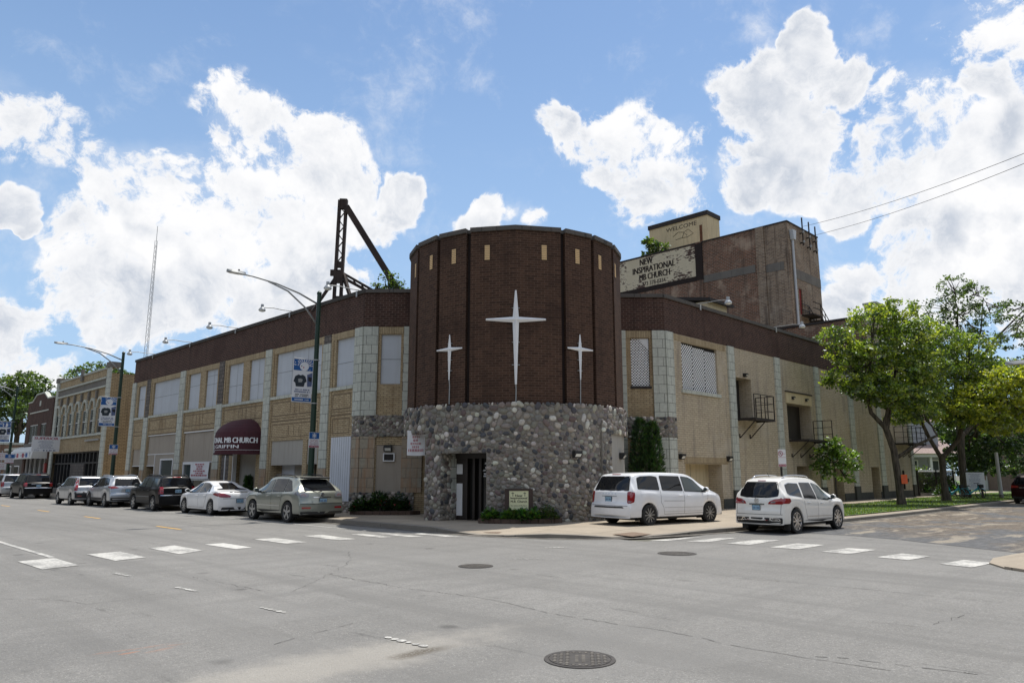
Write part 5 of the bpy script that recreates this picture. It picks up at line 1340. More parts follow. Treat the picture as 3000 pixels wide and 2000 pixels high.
        for v in bm.verts:
            a, b = v.co.x, v.co.y
            if view == 'L': o_, d = Vector((a, 4, b)), Vector((0,-1,0))
            elif view == 'R': o_, d = Vector((a, -4, b)), Vector((0,1,0))
            elif view == 'B': o_, d = Vector((-8, a, b)), Vector((1,0,0))
            elif view == 'F': o_, d = Vector((8, a, b)), Vector((-1,0,0))
            else: o_, d = Vector((a, b, 8)), Vector((0,0,-1))
            h = s.bvh.ray_cast(o_, d); W2 = s.S['W']/2; x0 = s.S['top'][0][0]; it = 0
            if view in 'LR':
                while it < 25 and a < x0+.8 and (h[0] is None or abs(h[0].y) < W2*(.84 if b < s.S['belt'][0]+.06 else .60)): o_.x += .02; it += 1; h = s.bvh.ray_cast(o_, d)
            elif view == 'B':
                lim = x0+.32 if b < s.S['belt'][0] else x0+.9
                while it < 40 and (h[0] is None or h[0].x > lim): o_.y *= .985; it += 1; h = s.bvh.ray_cast(o_, d)
            if h[0] is None: h = s.bvh.find_nearest(o_ + d*(8-s.S['L']/2 if view in 'BF' else 4-s.S['W']/2))
            n = h[1]; n = n if n.dot(d) < 0 else -n
            p = h[0] + n*off; mb.v.append(tuple(p))
        for f in bm.faces: mb.f.append(tuple(v.index for v in f.verts))
        bm.free()
        # orient outward
        fx = []
        for f in mb.f:
            a, b, c = (Vector(mb.v[i]) for i in f[:3]); nn = (b-a).cross(c-a); ref = {'L':(0,1,0),'R':(0,-1,0),'B':(-1,0,0),'F':(1,0,0),'T':(0,0,1)}[view]
            fx.append(f if nn.dot(Vector(ref)) >= 0 else tuple(reversed(f)))
        mb.f = fx
        return mb.build(name, mat, parent or s.th, smooth=True, local=True, recalc=False)
    def side(s, poly, mat, name, **kw):
        return [s.proj(poly, v, mat, name, **kw) for v in ('L','R')]
    def back(s, poly, mat, name, mirror=False, view='B', **kw):
        r_ = [s.proj(poly, view, mat, name, **kw)]
        if mirror: r_.append(s.proj([(-a,b) for a,b in poly], view, mat, name, **kw))
        return r_
    def line(s, pts, view, wd=.011, mat=None, name='panel_gap', off=.003):
        """thin seam along a polyline, made as one strip"""
        mb = MB(); P = []
        for (a,b),(c,d) in zip(pts, pts[1:]):
            n_ = max(1,int(math.hypot(c-a,d-b)/.08))
            for k in range(n_): P.append((a+(c-a)*k/n_, b+(d-b)*k/n_))
        P.append(pts[-1]); prev = None
        for i,(a,b) in enumerate(P):
            q = P[min(i+1,len(P)-1)]; p = P[max(i-1,0)]; dx, dy = q[0]-p[0], q[1]-p[1]; l = math.hypot(dx,dy) or 1; nx, ny = -dy/l*wd/2, dx/l*wd/2
            for sx in (1,-1):
                u, v = a+nx*sx, b+ny*sx
                if view == 'L': o_, d = Vector((u,4,v)), Vector((0,-1,0))
                elif view == 'R': o_, d = Vector((u,-4,v)), Vector((0,1,0))
                else: o_, d = Vector((-8,u,v)), Vector((1,0,0))
                h = s.bvh.ray_cast(o_, d)
                if h[0] is None: h = s.bvh.find_nearest(o_+d*(8-s.S['L']/2 if view == 'B' else 4-s.S['W']/2))
                mb.v.append(tuple(h[0]-d*off))
        for i in range(len(P)-1): mb.f.append((2*i,2*i+1,2*i+3,2*i+2))
        return mb.build(name, mat or M['black'], s.bodyo, local=True)
    def surf(s, x, z, side=1):
        h = s.bvh.ray_cast(Vector((x, 4*side, z)), Vector((0,-side,0))); return h[0] or Vector((x, side*s.S['W']/2, z))
    def rear(s, y, z):
        h = s.bvh.ray_cast(Vector((-8,y,z)), Vector((1,0,0))); return h[0] or Vector((-s.S['L']/2,y,z))
    def finish(s, wins, rearwin, shield, doors, lights, plate_z, plate=True, handle=(), mirror=None, rails=None, clad=None, glassm=None, handlemat=None, plate_y=0., wiper=None, rail_m=None, trimm=None, frontglass=None):
        S = s.S
        for i, wn in enumerate(wins):
            cx = sum(p[0] for p in wn)/len(wn); cz = sum(p[1] for p in wn)/len(wn)
            big = [(cx+(a-cx)*1.0+math.copysign(.022,a-cx), cz+(b-cz)+math.copysign(.020,b-cz)) for a,b in wn]
            gm = (frontglass or glassm or M['tint']) if i == len(wins)-1 else (glassm or M['tint'])
            fr = s.side(big, trimm or M['black'], 'window_frame', off=.004, rnd=1)
            for v, f_ in zip(('L','R'), fr): s.proj(wn, v, gm, 'pane', off=.008, rnd=1, parent=f_)
        f_ = s.back([(a*1.04, b+(.02 if b > rearwin[0][1] else -.015)) for a,b in rearwin], M['black'], 'rear_window', off=.004, rnd=1)[0]
        s.proj(rearwin, 'B', M['tint'], 'pane', off=.009, rnd=1, parent=f_)
        s.back(shield, M['glass'], 'windscreen', view='F', off=.006, rnd=1)
        for d in doors:
            for v in 'LR': s.line(d, v)
        for poly, view, mat, nm in lights:
            if view == 'S': s.side(poly, mat, nm, off=.010, rnd=1)
            elif view == 'B': s.back(poly, mat, nm, mirror=True, off=.011, rnd=1)
            elif view == 'B1': s.back(poly, mat, nm, off=.010, rnd=1)
            elif view == 'F': s.back(poly, mat, nm, mirror=True, view='F', off=.01, rnd=1)
            elif view == 'F1': s.back(poly, mat, nm, view='F', off=.008, rnd=1)
        p = s.rear(plate_y, plate_z)
        q = MB(); q.obox((p.x-.014,plate_y,plate_z),(0,1,0),(1,0,0),(0,0,1),.32,.02,.17); pl = q.build('licence_plate', M['black'], s.th, local=True)
        q = MB(); q.obox((p.x-.025,plate_y,plate_z),(0,1,0),(1,0,0),(0,0,1),.29,.006,.14); q.build('plate_face', M['plateblue'], pl, local=True)
        q = MB()
        for k in range(7):
            if k == 3: continue
            q.obox((p.x-.029,plate_y+(k-3)*.036,plate_z-.005),(0,1,0),(1,0,0),(0,0,1),.022,.003,.06)
        q.build('plate_characters', M['blueink'], pl, local=True)
        for hx, hz in handle:
            for sg in (1,-1):
                a = s.surf(hx, hz, sg); q = MB(); q.tube([(hx-.1,a.y,hz),(hx-.08,a.y+sg*.035,hz),(hx+.08,a.y+sg*.035,hz),(hx+.1,a.y,hz)],.014,6); q.build('door_handle', handlemat or S['paint'], s.th, local=True)
        if mirror:
            mx, mz = mirror
            for sg in (1,-1):
                a = s.surf(mx, mz-.05, sg); q = MB(); q.obox((mx-.02,a.y+sg*.05,mz-.03),(1,0,0),(0,1,0),(0,0,1),.06,.16,.05)
                bm_ = MB(); bm_.lathe([(.02,-.055),(.075,-.05),(.095,-.01),(.085,.04),(.03,.075)],(0,0,0),'x',14); bm_.v = [(mx+x_, a.y+sg*(.17)+y_*1.15, mz+.03+z_*.9) for x_,y_,z_ in bm_.v]
                o = bm_.build('wing_mirror', S['paint'] if not S.get('mirrorblack') else M['black'], s.th, smooth=True, local=True); q.build('mirror_arm', M['black'], o, local=True)
                g = MB(); g.lathe([(.01,-.058),(.078,-.057)],(0,0,0),'x',14); g.v = [(mx+x_, a.y+sg*.17+y_*1.1, mz+.03+z_*.85) for x_,y_,z_ in g.v]; g.build('mirror_glass', M['glass'], o, local=True)
        if rails:
            x0, x1, yr, hz = rails
            for sg in (1,-1):
                P = []
                for k in range(9):
                    x_ = x0+(x1-x0)*k/8; h = s.bvh.ray_cast(Vector((x_,sg*yr,8)),Vector((0,0,-1)))[0]; P.append((x_,sg*yr,h.z+(hz if 0<k<8 else -.01)))
                q = MB(); q.tube(P,.021,8); q.build('roof_rail', rail_m or M['black'], s.th, smooth=True, local=True)
        if clad:
            z0,z1,m_ = clad
            s.side([(S['top'][0][0]+.12,z0),(S['top'][-1][0]-.2,z0),(S['top'][-1][0]-.2,z1),(S['top'][0][0]+.12,z1)], m_, 'lower_cladding', off=.002, rnd=0, cuts=5) if False else None
            wb, ra, r = S['wb'], S['xa'], S['r']
            for v in 'LR':
                q = s.proj([(ra+r*1.19,z0),(ra+wb-r*1.19,z0),(ra+wb-r*1.19,z1),(ra+r*1.19,z1)], v, m_, 'sill_cladding', off=.006, rnd=0, cuts=4)
        if wiper:
            y0,z0_,y1,z1_ = wiper; a = s.rear(y0,z0_); b = s.rear(y1,z1_); q = MB(); q.tube([(a.x-.02,y0,z0_),(a.x-.05,(y0+y1)/2,(z0_+z1_)/2+.01),(b.x-.03,y1,z1_)],.012,5); q.build('rear_wiper', M['black'], s.th, local=True)
        # underbody
        q = MB(); q.box(S['top'][0][0]+.45, S['top'][-1][0]-.5, -S['W']*.36, S['W']*.36, S['zb']-.07, S['zb']+.03); q.build('underbody', M['black'], s.th, local=True)
        for v in 'LR':   # fuel door and a character line
            pass

def top_suv(L, H, hood, cowl_x, wind_x, rear_belt, rg_top_x, roof_rear, bump=.72, nose=.62, hoodend=None):
    h = L/2
    return [(-h,.42),(-h-.0,bump-.08),(-h+.045,bump),(-h+.075,rear_belt-.12),(-h+.11,rear_belt),(rg_top_x,roof_rear-.07),(rg_top_x+.16,roof_rear),(-.5,H),(wind_x-.25,H-.03),(wind_x,H-.11),(cowl_x,hood+.02),(cowl_x+.12,hood),(h-.42,hood-.12),(h-.10,nose+.12),(h-.01,nose-.05),(h,.40)]

P_white = carpaint('white_paint', (.82,.83,.85)); P_pearl = carpaint('pearl_white_paint', (.80,.78,.73), .0, .3)
P_gold = carpaint('pale_green_gold_paint', (.30,.315,.275), .55, .32); P_silver = carpaint('silver_paint', (.45,.47,.50), .6, .3)
P_black = carpaint('black_paint', (.006,.006,.007), .0, .3); P_silver2 = carpaint('soft_silver_paint', (.42,.43,.44), .55, .32)
P_dkred = carpaint('dark_maroon_paint', (.022,.004,.005), .1, .3); P_whites = carpaint('sedan_white_paint', (.80,.80,.80), .0, .3); P_grey = carpaint('grey_silver_paint', (.33,.33,.33), .5, .35)
def place_left(x_near, y_rear, S, sc):
    # heading +Y; the near (left) rear tyre's outer face stands at (x_near, y_rear)
    return (x_near + S['W']/2*sc, y_rear - S['xa']*sc, 0), R(90)

# ---- pale green gold crossover in front
S = dict(L=4.73, W=1.84, zb=.30, belt=(1.03,-.035), wr=.70, r=.365, wb=2.715, xa=-1.37, spokes=5, spw=.075, paint=P_gold, rimr=.70)
S['top'] = top_suv(4.73,1.665,1.06,1.22,.48,1.07,-1.62,1.60,bump=.78,nose=.72)
loc, rz = place_left(13.62, 25.38, S, 1.02)
c = Car(S, 'parked_car', 'pale green gold crossover parked nearest the church corner', loc, rz, P_gold, 'car', 'cars parked along the left kerb', 1.02)
wins = [[(-1.66,1.13),(-1.12,1.10),(-1.10,1.50),(-1.28,1.46)],[(-1.05,1.10),(-.20,1.075),(-.12,1.52),(-1.03,1.52)],[(-.12,1.075),(1.0,1.03),(.88,1.10),(.36,1.44),(-.03,1.52)]]
c.finish(wins, [(-.64,1.12),(.64,1.12),(.55,1.50),(-.55,1.50)], [(-.66,1.10),(.66,1.10),(.54,1.50),(-.54,1.50)],
  [[(-1.05,1.08),(-1.0,.95),(-.93,.8),(-.85,.42)],[(-.16,1.05),(-.18,.40)],[(1.08,1.0),(1.0,.8),(.98,.42),(-.85,.42)]],
  [([(-2.25,.93),(-1.93,.99),(-1.80,1.05),(-2.0,1.09),(-2.3,1.10)],'S',M['clearglass'],'tail_lamp'),([(.86,.90),(.86,1.06),(.62,1.07),(.50,.99),(.55,.89)],'B',M['clearglass'],'tail_lamp'),([(.80,.93),(.80,1.0),(.68,1.01),(.62,.95)],'B',M['redglass'],'tail_lamp_lens'),
   ([(.48,.50),(.48,.565),(.80,.565),(.80,.50)],'B',M['redglass'],'reflector'),([(-.36,.88),(.36,.88),(.36,.91),(-.36,.91)],'B1',M['chrome'],'chrome_strip'),([(-.82,.27),(.82,.27),(.86,.40),(-.86,.40)],'B1',M['black'],'lower_bumper'),([(-.40,.68),(.40,.68),(.44,.86),(-.44,.86)],'B1',P_gold,'plate_recess'),([(.45,.75),(.8,.8),(.85,.95),(.5,.9)],'F',M['clearglass'],'headlight')],
  .78, handle=((-.82,.93),(.05,.92)), mirror=(.82,1.10), rails=(-1.45,.35,.56,.055), clad=(.31,.42,M['black']), wiper=(-.02,1.12,.34,1.13), frontglass=M['glass'])
q = MB(); q.prism([(-1.60,1.615),(-1.86,1.585),(-1.86,1.555),(-1.62,1.54)],(0,-.54,0),(1,0,0),(0,0,1),(0,1,0),0,1.08); q.build('rear_spoiler', M['black'], c.th, local=True)
p = c.rear(0,.99); q = MB(); q.lathe([(.075,p.x-.01),(.07,p.x-.02),(.05,p.x-.02),(.048,p.x-.012)],(0,0,.99),'x',20); q.build('round_badge', M['chrome'], c.th, local=True)
for v in 'LR': c.line([(-.85,.585),(.95,.585)], v, .022, M['chrome'], 'side_moulding', .010)
c.line([(-.92,.67),(.92,.67)],'B',.016)
# ---- white sedan
S = dict(L=4.75, W=1.77, zb=.22, belt=(.93,-.03), wr=.68, r=.33, wb=2.85, xa=-1.36, spokes=5, dbl=.30, spw=.05, paint=P_whites, er=.2)
S['top'] = [(-2.375,.40),(-2.37,.70),(-2.33,.92),(-2.20,1.00),(-1.75,1.045),(-1.62,1.055),(-.72,1.40),(-.45,1.44),(.05,1.45),(.42,1.40),(1.25,.96),(1.36,.94),(2.0,.84),(2.28,.70),(2.36,.55),(2.375,.38)]
loc, rz = place_left(13.62, 32.1, S, 1.0)
c = Car(S, 'parked_car', 'white four door sedan parked between the black boxy car and the gold crossover', loc, rz, P_whites, 'car', 'cars parked along the left kerb', 1.0)
c.finish([[(-1.18,1.0),(-.98,1.0),(-.82,1.25),(-.86,1.27)],[(-.93,.99),(-.13,.97),(-.08,1.35),(-.55,1.34),(-.78,1.26)],[(-.06,.97),(.98,.94),(.9,.99),(.38,1.30),(0,1.36)]],
  [(-.66,1.09),(.66,1.09),(.55,1.35),(-.55,1.35)], [(-.66,1.0),(.66,1.0),(.54,1.36),(-.54,1.36)],
  [[(-.10,.95),(-.12,.32)],[(-1.0,.97),(-.92,.7),(-.72,.32)],[(1.1,.92),(1.02,.7),(1.0,.32),(-.72,.32)],[(-1.4,.98),(-2.1,.93)]],
  [([(-2.2,.80),(-1.78,.86),(-1.62,.90),(-1.85,.96),(-2.2,.96)],'S',M['redglass'],'tail_lamp'),([(.84,.78),(.84,.95),(.62,.93),(.36,.83),(.42,.76)],'B',M['redglass'],'tail_lamp'),([(-.4,.965),(.4,.965),(.4,.995),(-.4,.995)],'B1',M['chrome'],'chrome_strip'),([(-.75,.25),(.75,.25),(.7,.36),(-.7,.36)],'B1',M['black'],'lower_bumper'),([(.42,.62),(.82,.68),(.82,.82),(.55,.74)],'F',M['clearglass'],'headlight')],
  .62, handle=((-.78,.84),(.08,.83)), mirror=(.86,1.0), frontglass=M['tint'])
for v in 'LR': c.line([(-.72,.36),(1.0,.36)], v, .03, P_whites, 'sill_lip', .012)
q = MB(); q.tube([(-2.30,.45,.27),(-2.42,.45,.27)],.045,10); q.tube([(-2.30,-.45,.27),(-2.42,-.45,.27)],.045,10); q.build('exhaust_tip', M['chrome'], c.th, local=True)
c.line([(-.68,.72),(.68,.72)],'B',.014)
# ---- black boxy car
S = dict(L=4.41, W=1.76, zb=.33, belt=(1.06,-.01), wr=.77, r=.35, wb=2.635, xa=-1.30, spokes=6, spw=.06, paint=P_black, mirrorblack=1, er=.06, ef=.12)
S['top'] = [(-2.2,.45),(-2.2,.72),(-2.13,.78),(-2.10,1.05),(-2.02,1.10),(-1.86,1.52),(-1.76,1.60),(-1.3,1.635),(-.2,1.65),(.35,1.62),(.55,1.54),(1.0,1.10),(1.1,1.08),(1.95,1.03),(2.1,.94),(2.17,.75),(2.2,.42)]
loc, rz = place_left(13.25, 37.85, S, 1.02)
c = Car(S, 'parked_car', 'black boxy wagon parked between the bright silver crossover and the white sedan', loc, rz, P_black, 'car', 'cars parked along the left kerb', 1.02)
c.finish([[(-1.78,1.13),(-1.02,1.13),(-1.0,1.52),(-1.66,1.50)],[(-.94,1.13),(-.22,1.12),(-.20,1.54),(-.92,1.53)],[(-.13,1.12),(.82,1.10),(.5,1.45),(.36,1.52),(-.12,1.54)]],
  [(-.70,1.16),(.70,1.16),(.62,1.52),(-.62,1.52)], [(-.68,1.14),(.68,1.14),(.6,1.52),(-.6,1.52)],
  [[(-.98,1.1),(-.98,.8),(-.86,.42)],[(-.17,1.1),(-.18,.42)],[(.9,1.08),(.92,.42),(-.86,.42)]],
  [([(.66,.80),(.66,1.12),(.80,1.12),(.82,.80)],'B',M['redglass'],'tail_lamp'),([(-2.12,.80),(-2.12,1.12),(-2.02,1.12),(-2.02,.80)],'S',M['redglass'],'tail_lamp'),([(.70,.90),(.70,.97),(.79,.97),(.79,.90)],'B',M['clearglass'],'reversing_lamp'),([(-.80,.715),(.80,.715),(.80,.745),(-.80,.745)],'B1',M['chrome'],'bumper_strip'),([(-.2,1.55),(.2,1.55),(.2,1.58),(-.2,1.58)],'B1',M['redglass'],'brake_lamp'),([(.5,.75),(.75,.75),(.75,.95),(.5,.95)],'F',M['clearglass'],'headlight')],
  .92, handle=((-.8,.96),(.02,.96)), mirror=(.7,1.17), rails=(-1.6,.3,.60,.05), clad=(.34,.5,M['black']), wiper=(.0,1.17,-.3,1.18), frontglass=M['glass'], glassm=M['glass'])
for v in 'LR': c.line([(-.85,.66),(.95,.66)], v, .02, M['lampgrey'], 'side_moulding', .010)
# ---- bright silver crossover
S = dict(L=4.63, W=1.84, zb=.33, belt=(1.05,-.03), wr=.73, r=.36, wb=2.705, xa=-1.30, spokes=5, dbl=.28, spw=.05, paint=P_silver, mirrorblack=1)
S['top'] = top_suv(4.63,1.69,1.06,1.2,.55,1.08,-1.80,1.62,bump=.74,nose=.74)
loc, rz = place_left(12.9, 43.95, S, 1.0)
c = Car(S, 'parked_car', 'bright silver crossover with roof rails parked behind the black boxy wagon', loc, rz, P_silver, 'car', 'cars parked along the left kerb', 1.0)
c.finish([[(-1.72,1.20),(-1.12,1.13),(-1.10,1.50),(-1.35,1.47)],[(-1.05,1.13),(-.2,1.09),(-.16,1.55),(-1.03,1.53)],[(-.12,1.09),(1.0,1.05),(.88,1.12),(.42,1.46),(-.08,1.55)]],
  [(-.66,1.14),(.66,1.14),(.56,1.50),(-.56,1.50)], [(-.66,1.1),(.66,1.1),(.54,1.5),(-.54,1.5)],
  [[(-1.02,1.1),(-.9,.42)],[(-.16,1.06),(-.17,.42)],[(1.05,1.0),(1.0,.42),(-.9,.42)]],
  [([(-2.22,.98),(-1.86,1.06),(-1.78,1.10),(-2.2,1.12)],'S',M['redglass'],'tail_lamp'),([(.88,.96),(.88,1.09),(.6,1.08),(.45,1.02)],'B',M['redglass'],'tail_lamp'),([(-.6,.70),(.6,.70),(.6,.74),(-.6,.74)],'B1',M['chrome'],'chrome_strip'),([(-.84,.30),(.84,.30),(.86,.52),(-.86,.52)],'B1',M['black'],'lower_bumper'),([(-.38,.80),(.38,.80),(.34,.96),(-.34,.96)],'B1',P_grey,'plate_recess'),([(.45,.8),(.82,.84),(.82,.98),(.5,.92)],'F',M['clearglass'],'headlight')],
  .88, handle=((-.86,.98),(.0,.96)), mirror=(.8,1.15), rails=(-1.6,.3,.62,.05), rail_m=M['chrome'], clad=(.34,.5,M['black']), wiper=(.0,1.16,.3,1.17))
# ---- older silver crossover with tall lamps
S = dict(L=4.5, W=1.78, zb=.33, belt=(1.05,-.01), wr=.76, r=.345, wb=2.62, xa=-1.27, spokes=6, spw=.06, paint=P_silver2, mirrorblack=1, er=.08)
S['top'] = [(-2.25,.45),(-2.25,.74),(-2.18,.80),(-2.15,1.06),(-2.08,1.10),(-1.85,1.58),(-1.72,1.65),(-1.0,1.68),(0,1.68),(.45,1.63),(.62,1.55),(1.25,1.06),(1.36,1.04),(2.0,.95),(2.17,.82),(2.24,.62),(2.25,.42)]
loc, rz = place_left(12.4, 48.4, S, .97)
c = Car(S, 'parked_car', 'older silver crossover with tall red lamps and black bumper, last in the row', loc, rz, P_silver2, 'car', 'cars parked along the left kerb', .97)
c.finish([[(-1.80,1.14),(-1.08,1.13),(-1.06,1.54),(-1.66,1.53)],[(-1.0,1.13),(-.25,1.12),(-.22,1.56),(-.98,1.55)],[(-.17,1.12),(1.0,1.08),(.55,1.47),(.4,1.54),(-.15,1.56)]],
  [(-.62,1.15),(.62,1.15),(.55,1.56),(-.55,1.56)], [(-.66,1.12),(.66,1.12),(.58,1.54),(-.58,1.54)],
  [[(-1.02,1.1),(-.88,.42)],[(-.2,1.1),(-.2,.42)],[(1.0,1.05),(.98,.42),(-.88,.42)]],
  [([(.72,.84),(.68,1.12),(.60,1.56),(.69,1.57),(.80,1.12),(.86,.84)],'B',M['redglass'],'tail_lamp'),([(.62,1.44),(.60,1.57),(.69,1.58),(.71,1.44)],'B',M['amber'],'tail_lamp_lens'),([(-2.15,.84),(-2.12,1.12),(-2.03,1.12),(-2.06,.84)],'S',M['redglass'],'tail_lamp'),([(-.84,.42),(.84,.42),(.86,.78),(-.86,.78)],'B1',M['black'],'bumper'),([(.5,.52),(.5,.57),(.72,.57),(.72,.52)],'B',M['redglass'],'reflector'),([(-.28,1.0),(.28,1.0),(.26,1.05),(-.26,1.05)],'B1',M['chrome'],'chrome_strip'),([(.5,.75),(.75,.75),(.75,.92),(.5,.9)],'F',M['clearglass'],'headlight')],
  .70, handle=((-.85,.97),(-.02,.97)), mirror=(.78,1.14), clad=(.34,.48,P_silver2), glassm=M['glass'], frontglass=M['glass'])
# ---- black large car by the shops
S = dict(L=4.8, W=1.87, zb=.38, belt=(1.12,-.01), wr=.78, r=.37, wb=2.9, xa=-1.42, spokes=6, spw=.06, paint=P_black, mirrorblack=1, er=.07)
S['top'] = [(-2.4,.48),(-2.4,.76),(-2.32,.80),(-2.29,1.10),(-2.2,1.15),(-2.02,1.64),(-1.9,1.74),(-1.2,1.79),(.1,1.79),(.5,1.74),(.68,1.65),(1.25,1.15),(1.36,1.13),(2.1,1.06),(2.3,.95),(2.38,.7),(2.4,.45)]
loc, rz = place_left(12.95, 63.0, S, 1.0)
c = Car(S, 'parked_car', 'large black car parked by the shop with the white awning', loc, rz, P_black, 'car', 'cars parked farther along the street', 1.0)
c.finish([[(-1.95,1.22),(-1.1,1.21),(-1.08,1.66),(-1.8,1.65)],[(-1.02,1.21),(-.2,1.2),(-.18,1.67),(-1.0,1.66)],[(-.12,1.2),(1.05,1.16),(.6,1.58),(.45,1.65),(-.1,1.67)]],
  [(-.72,1.22),(.72,1.22),(.64,1.66),(-.64,1.66)], [(-.7,1.2),(.7,1.2),(.6,1.64),(-.6,1.64)],
  [[(-1.05,1.18),(-.95,.45)],[(-.15,1.18),(-.16,.45)]],
  [([(.70,.86),(.70,1.14),(.84,1.14),(.88,.86)],'B',M['redglass'],'tail_lamp'),([(-2.3,.86),(-2.3,1.14),(-2.18,1.14),(-2.18,.86)],'S',M['redglass'],'tail_lamp'),([(-.84,.755),(.84,.755),(.84,.79),(-.84,.79)],'B1',M['chrome'],'bumper_strip'),([(-.45,1.02),(.45,1.02),(.45,1.06),(-.45,1.06)],'B1',M['chrome'],'chrome_strip'),([(-.15,1.69),(.15,1.69),(.15,1.71),(-.15,1.71)],'B1',M['redglass'],'brake_lamp'),([(.5,.8),(.78,.8),(.78,1.0),(.5,1.0)],'F',M['clearglass'],'headlight')],
  .92, handle=((-.85,1.02),(.02,1.02)), mirror=(.8,1.24), rails=(-1.7,.3,.62,.05), glassm=M['glass'], frontglass=M['glass'])
# ---- silver minivan beyond, and the white minivan: same kind, different finish
def minivan(name, label, loc, rz, paint, sc, group=None, front=None):
    S = dict(L=5.15, W=1.96, zb=.26, belt=(1.08,-.035), wr=.80, r=.345, wb=3.08, xa=-1.52, spokes=5, dbl=.30, spw=.05, tuck=.02, paint=paint, er=.14, rimm=M['black'], spm=M['rim'], rimr=.72)
    S['top'] = [(-2.575,.35),(-2.575,.62),(-2.55,.72),(-2.49,.76),(-2.45,1.08),(-2.41,1.13),(-2.16,1.62),(-2.05,1.69),(-1.6,1.73),(-.6,1.745),(.35,1.725),(.72,1.66),(.95,1.56),(1.70,1.12),(1.82,1.08),(2.3,.96),(2.5,.80),(2.56,.60),(2.575,.36)]
    c = Car(S, name, label, loc, rz, paint, 'minivan', group, sc)
    c.finish([[(-2.02,1.22),(-1.02,1.17),(-1.02,1.58),(-1.28,1.615),(-1.75,1.60),(-1.95,1.55)],[(-.86,1.165),(.16,1.13),(.10,1.60),(-.86,1.62)],[(.26,1.12),(1.40,1.07),(1.3,1.14),(.82,1.47),(.62,1.56),(.22,1.60)]],
      [(-.80,1.16),(.80,1.16),(.68,1.60),(-.68,1.60)], [(-.75,1.13),(.75,1.13),(.62,1.56),(-.62,1.56)],
      [[(-.98,1.16),(-.98,.75),(-.86,.58),(-.82,.36)],[(.2,1.12),(.18,.36)],[(1.45,1.05),(1.42,.8),(1.32,.36),(-.82,.36)],[(-.84,.80),(.2,.78)]],
      [([(.80,.74),(.78,1.12),(.93,1.12),(.97,.74)],'B',M['redglass'],'tail_lamp'),([(-2.50,.74),(-2.44,1.12),(-2.20,1.10),(-2.26,.78)],'S',M['redglass'],'tail_lamp'),([(.83,.76),(.83,.83),(.93,.83),(.93,.76)],'B',M['clearglass'],'reversing_lamp'),([(-.72,.585),(.72,.585),(.66,.635),(-.66,.635)],'B1',M['black'],'bumper_step'),([(-.36,.955),(.36,.955),(.36,.975),(-.36,.975)],'B1',M['lampgrey'],'chrome_strip'),([(-.34,.72),(.34,.72),(.40,.95),(-.40,.95)],'B1',paint,'plate_recess'),([(-.2,1.665),(.2,1.665),(.2,1.685),(-.2,1.685)],'B1',M['redglass'],'brake_lamp'),([(.5,.72),(.85,.76),(.85,.92),(.55,.88)],'F',M['clearglass'],'headlight')],
      .865, handle=((-.0,.97),(.42,.96)), mirror=(1.22,1.13), wiper=(-.02,1.185,-.34,1.19), frontglass=front or M['tint'])
    c.line([(-.86,.66),(-.86,1.1)],'B',.012); c.line([(.86,.66),(.86,1.1)],'B',.012); c.line([(-.84,.66),(.84,.66)],'B',.014)
    for v in 'LR': c.line([(-.82,.58),(1.3,.56)], v, .012, M['lampgrey'], 'side_crease', .004); c.line([(-.82,.44),(1.3,.43)], v, .010, M['lampgrey'], 'side_crease', .004)
    return c
import_loc = (0,0,0)
VH = R(-9); VSC = .955
rw = Vector((20.0,13.78)); hd_ = Vector((math.cos(VH), math.sin(VH))); lf = Vector((-math.sin(VH), math.cos(VH)))
vo = rw - hd_*(-1.52*VSC) + lf*(.96*VSC)
c = minivan('parked_minivan', 'white minivan parked on the corner pavement in front of the cobblestone tower', (vo.x,vo.y,.135), VH, P_white, VSC, None, M['glass'])
for i, ch in enumerate('DODGE'):
    p = c.rear(.30-.15*i, 1.045); text(ch, .055, .04, (p.x, p.y, 1.045), (-1,0,.25), M['chrome'], c.th, 'badge_lettering', local=True, off=.012)
minivan('parked_minivan', 'silver van cut off at the far left edge behind the large black car', (13.9,71.5,0), R(90), P_silver2, 1.02, 'cars parked farther along the street')
# ---- pearl white crossover at the right kerb
S = dict(L=5.12, W=2.0, zb=.30, belt=(1.08,-.055), wr=.70, r=.39, wb=3.02, xa=-1.50, spokes=5, dbl=.28, spw=.085, tuck=.0, paint=P_pearl, rimr=.74, rimm=M['chrome'], spm=M['chrome'], er=.20, ef=.4)
S['top'] = [(-2.56,.42),(-2.56,.70),(-2.52,.80),(-2.49,1.08),(-2.42,1.18),(-2.08,1.66),(-1.95,1.735),(-1.3,1.80),(-.4,1.80),(.25,1.74),(.62,1.62),(1.42,1.14),(1.55,1.11),(2.1,1.02),(2.42,.85),(2.53,.65),(2.56,.40)]
BSC = .925; BH = R(-3)
rw = Vector((22.0,9.88)); hd_ = Vector((math.cos(BH), math.sin(BH))); lf = Vector((-math.sin(BH), math.cos(BH)))
bo_ = rw - hd_*(-1.50*BSC*.97) + lf*(.985*BSC*.89)
c = Car(S, 'parked_car', 'pearl white crossover with chrome wheels parked at the right kerb beyond the crosswalk', (bo_.x,bo_.y,0), BH, P_pearl, 'car', None, (BSC*.97, BSC*.89, BSC))
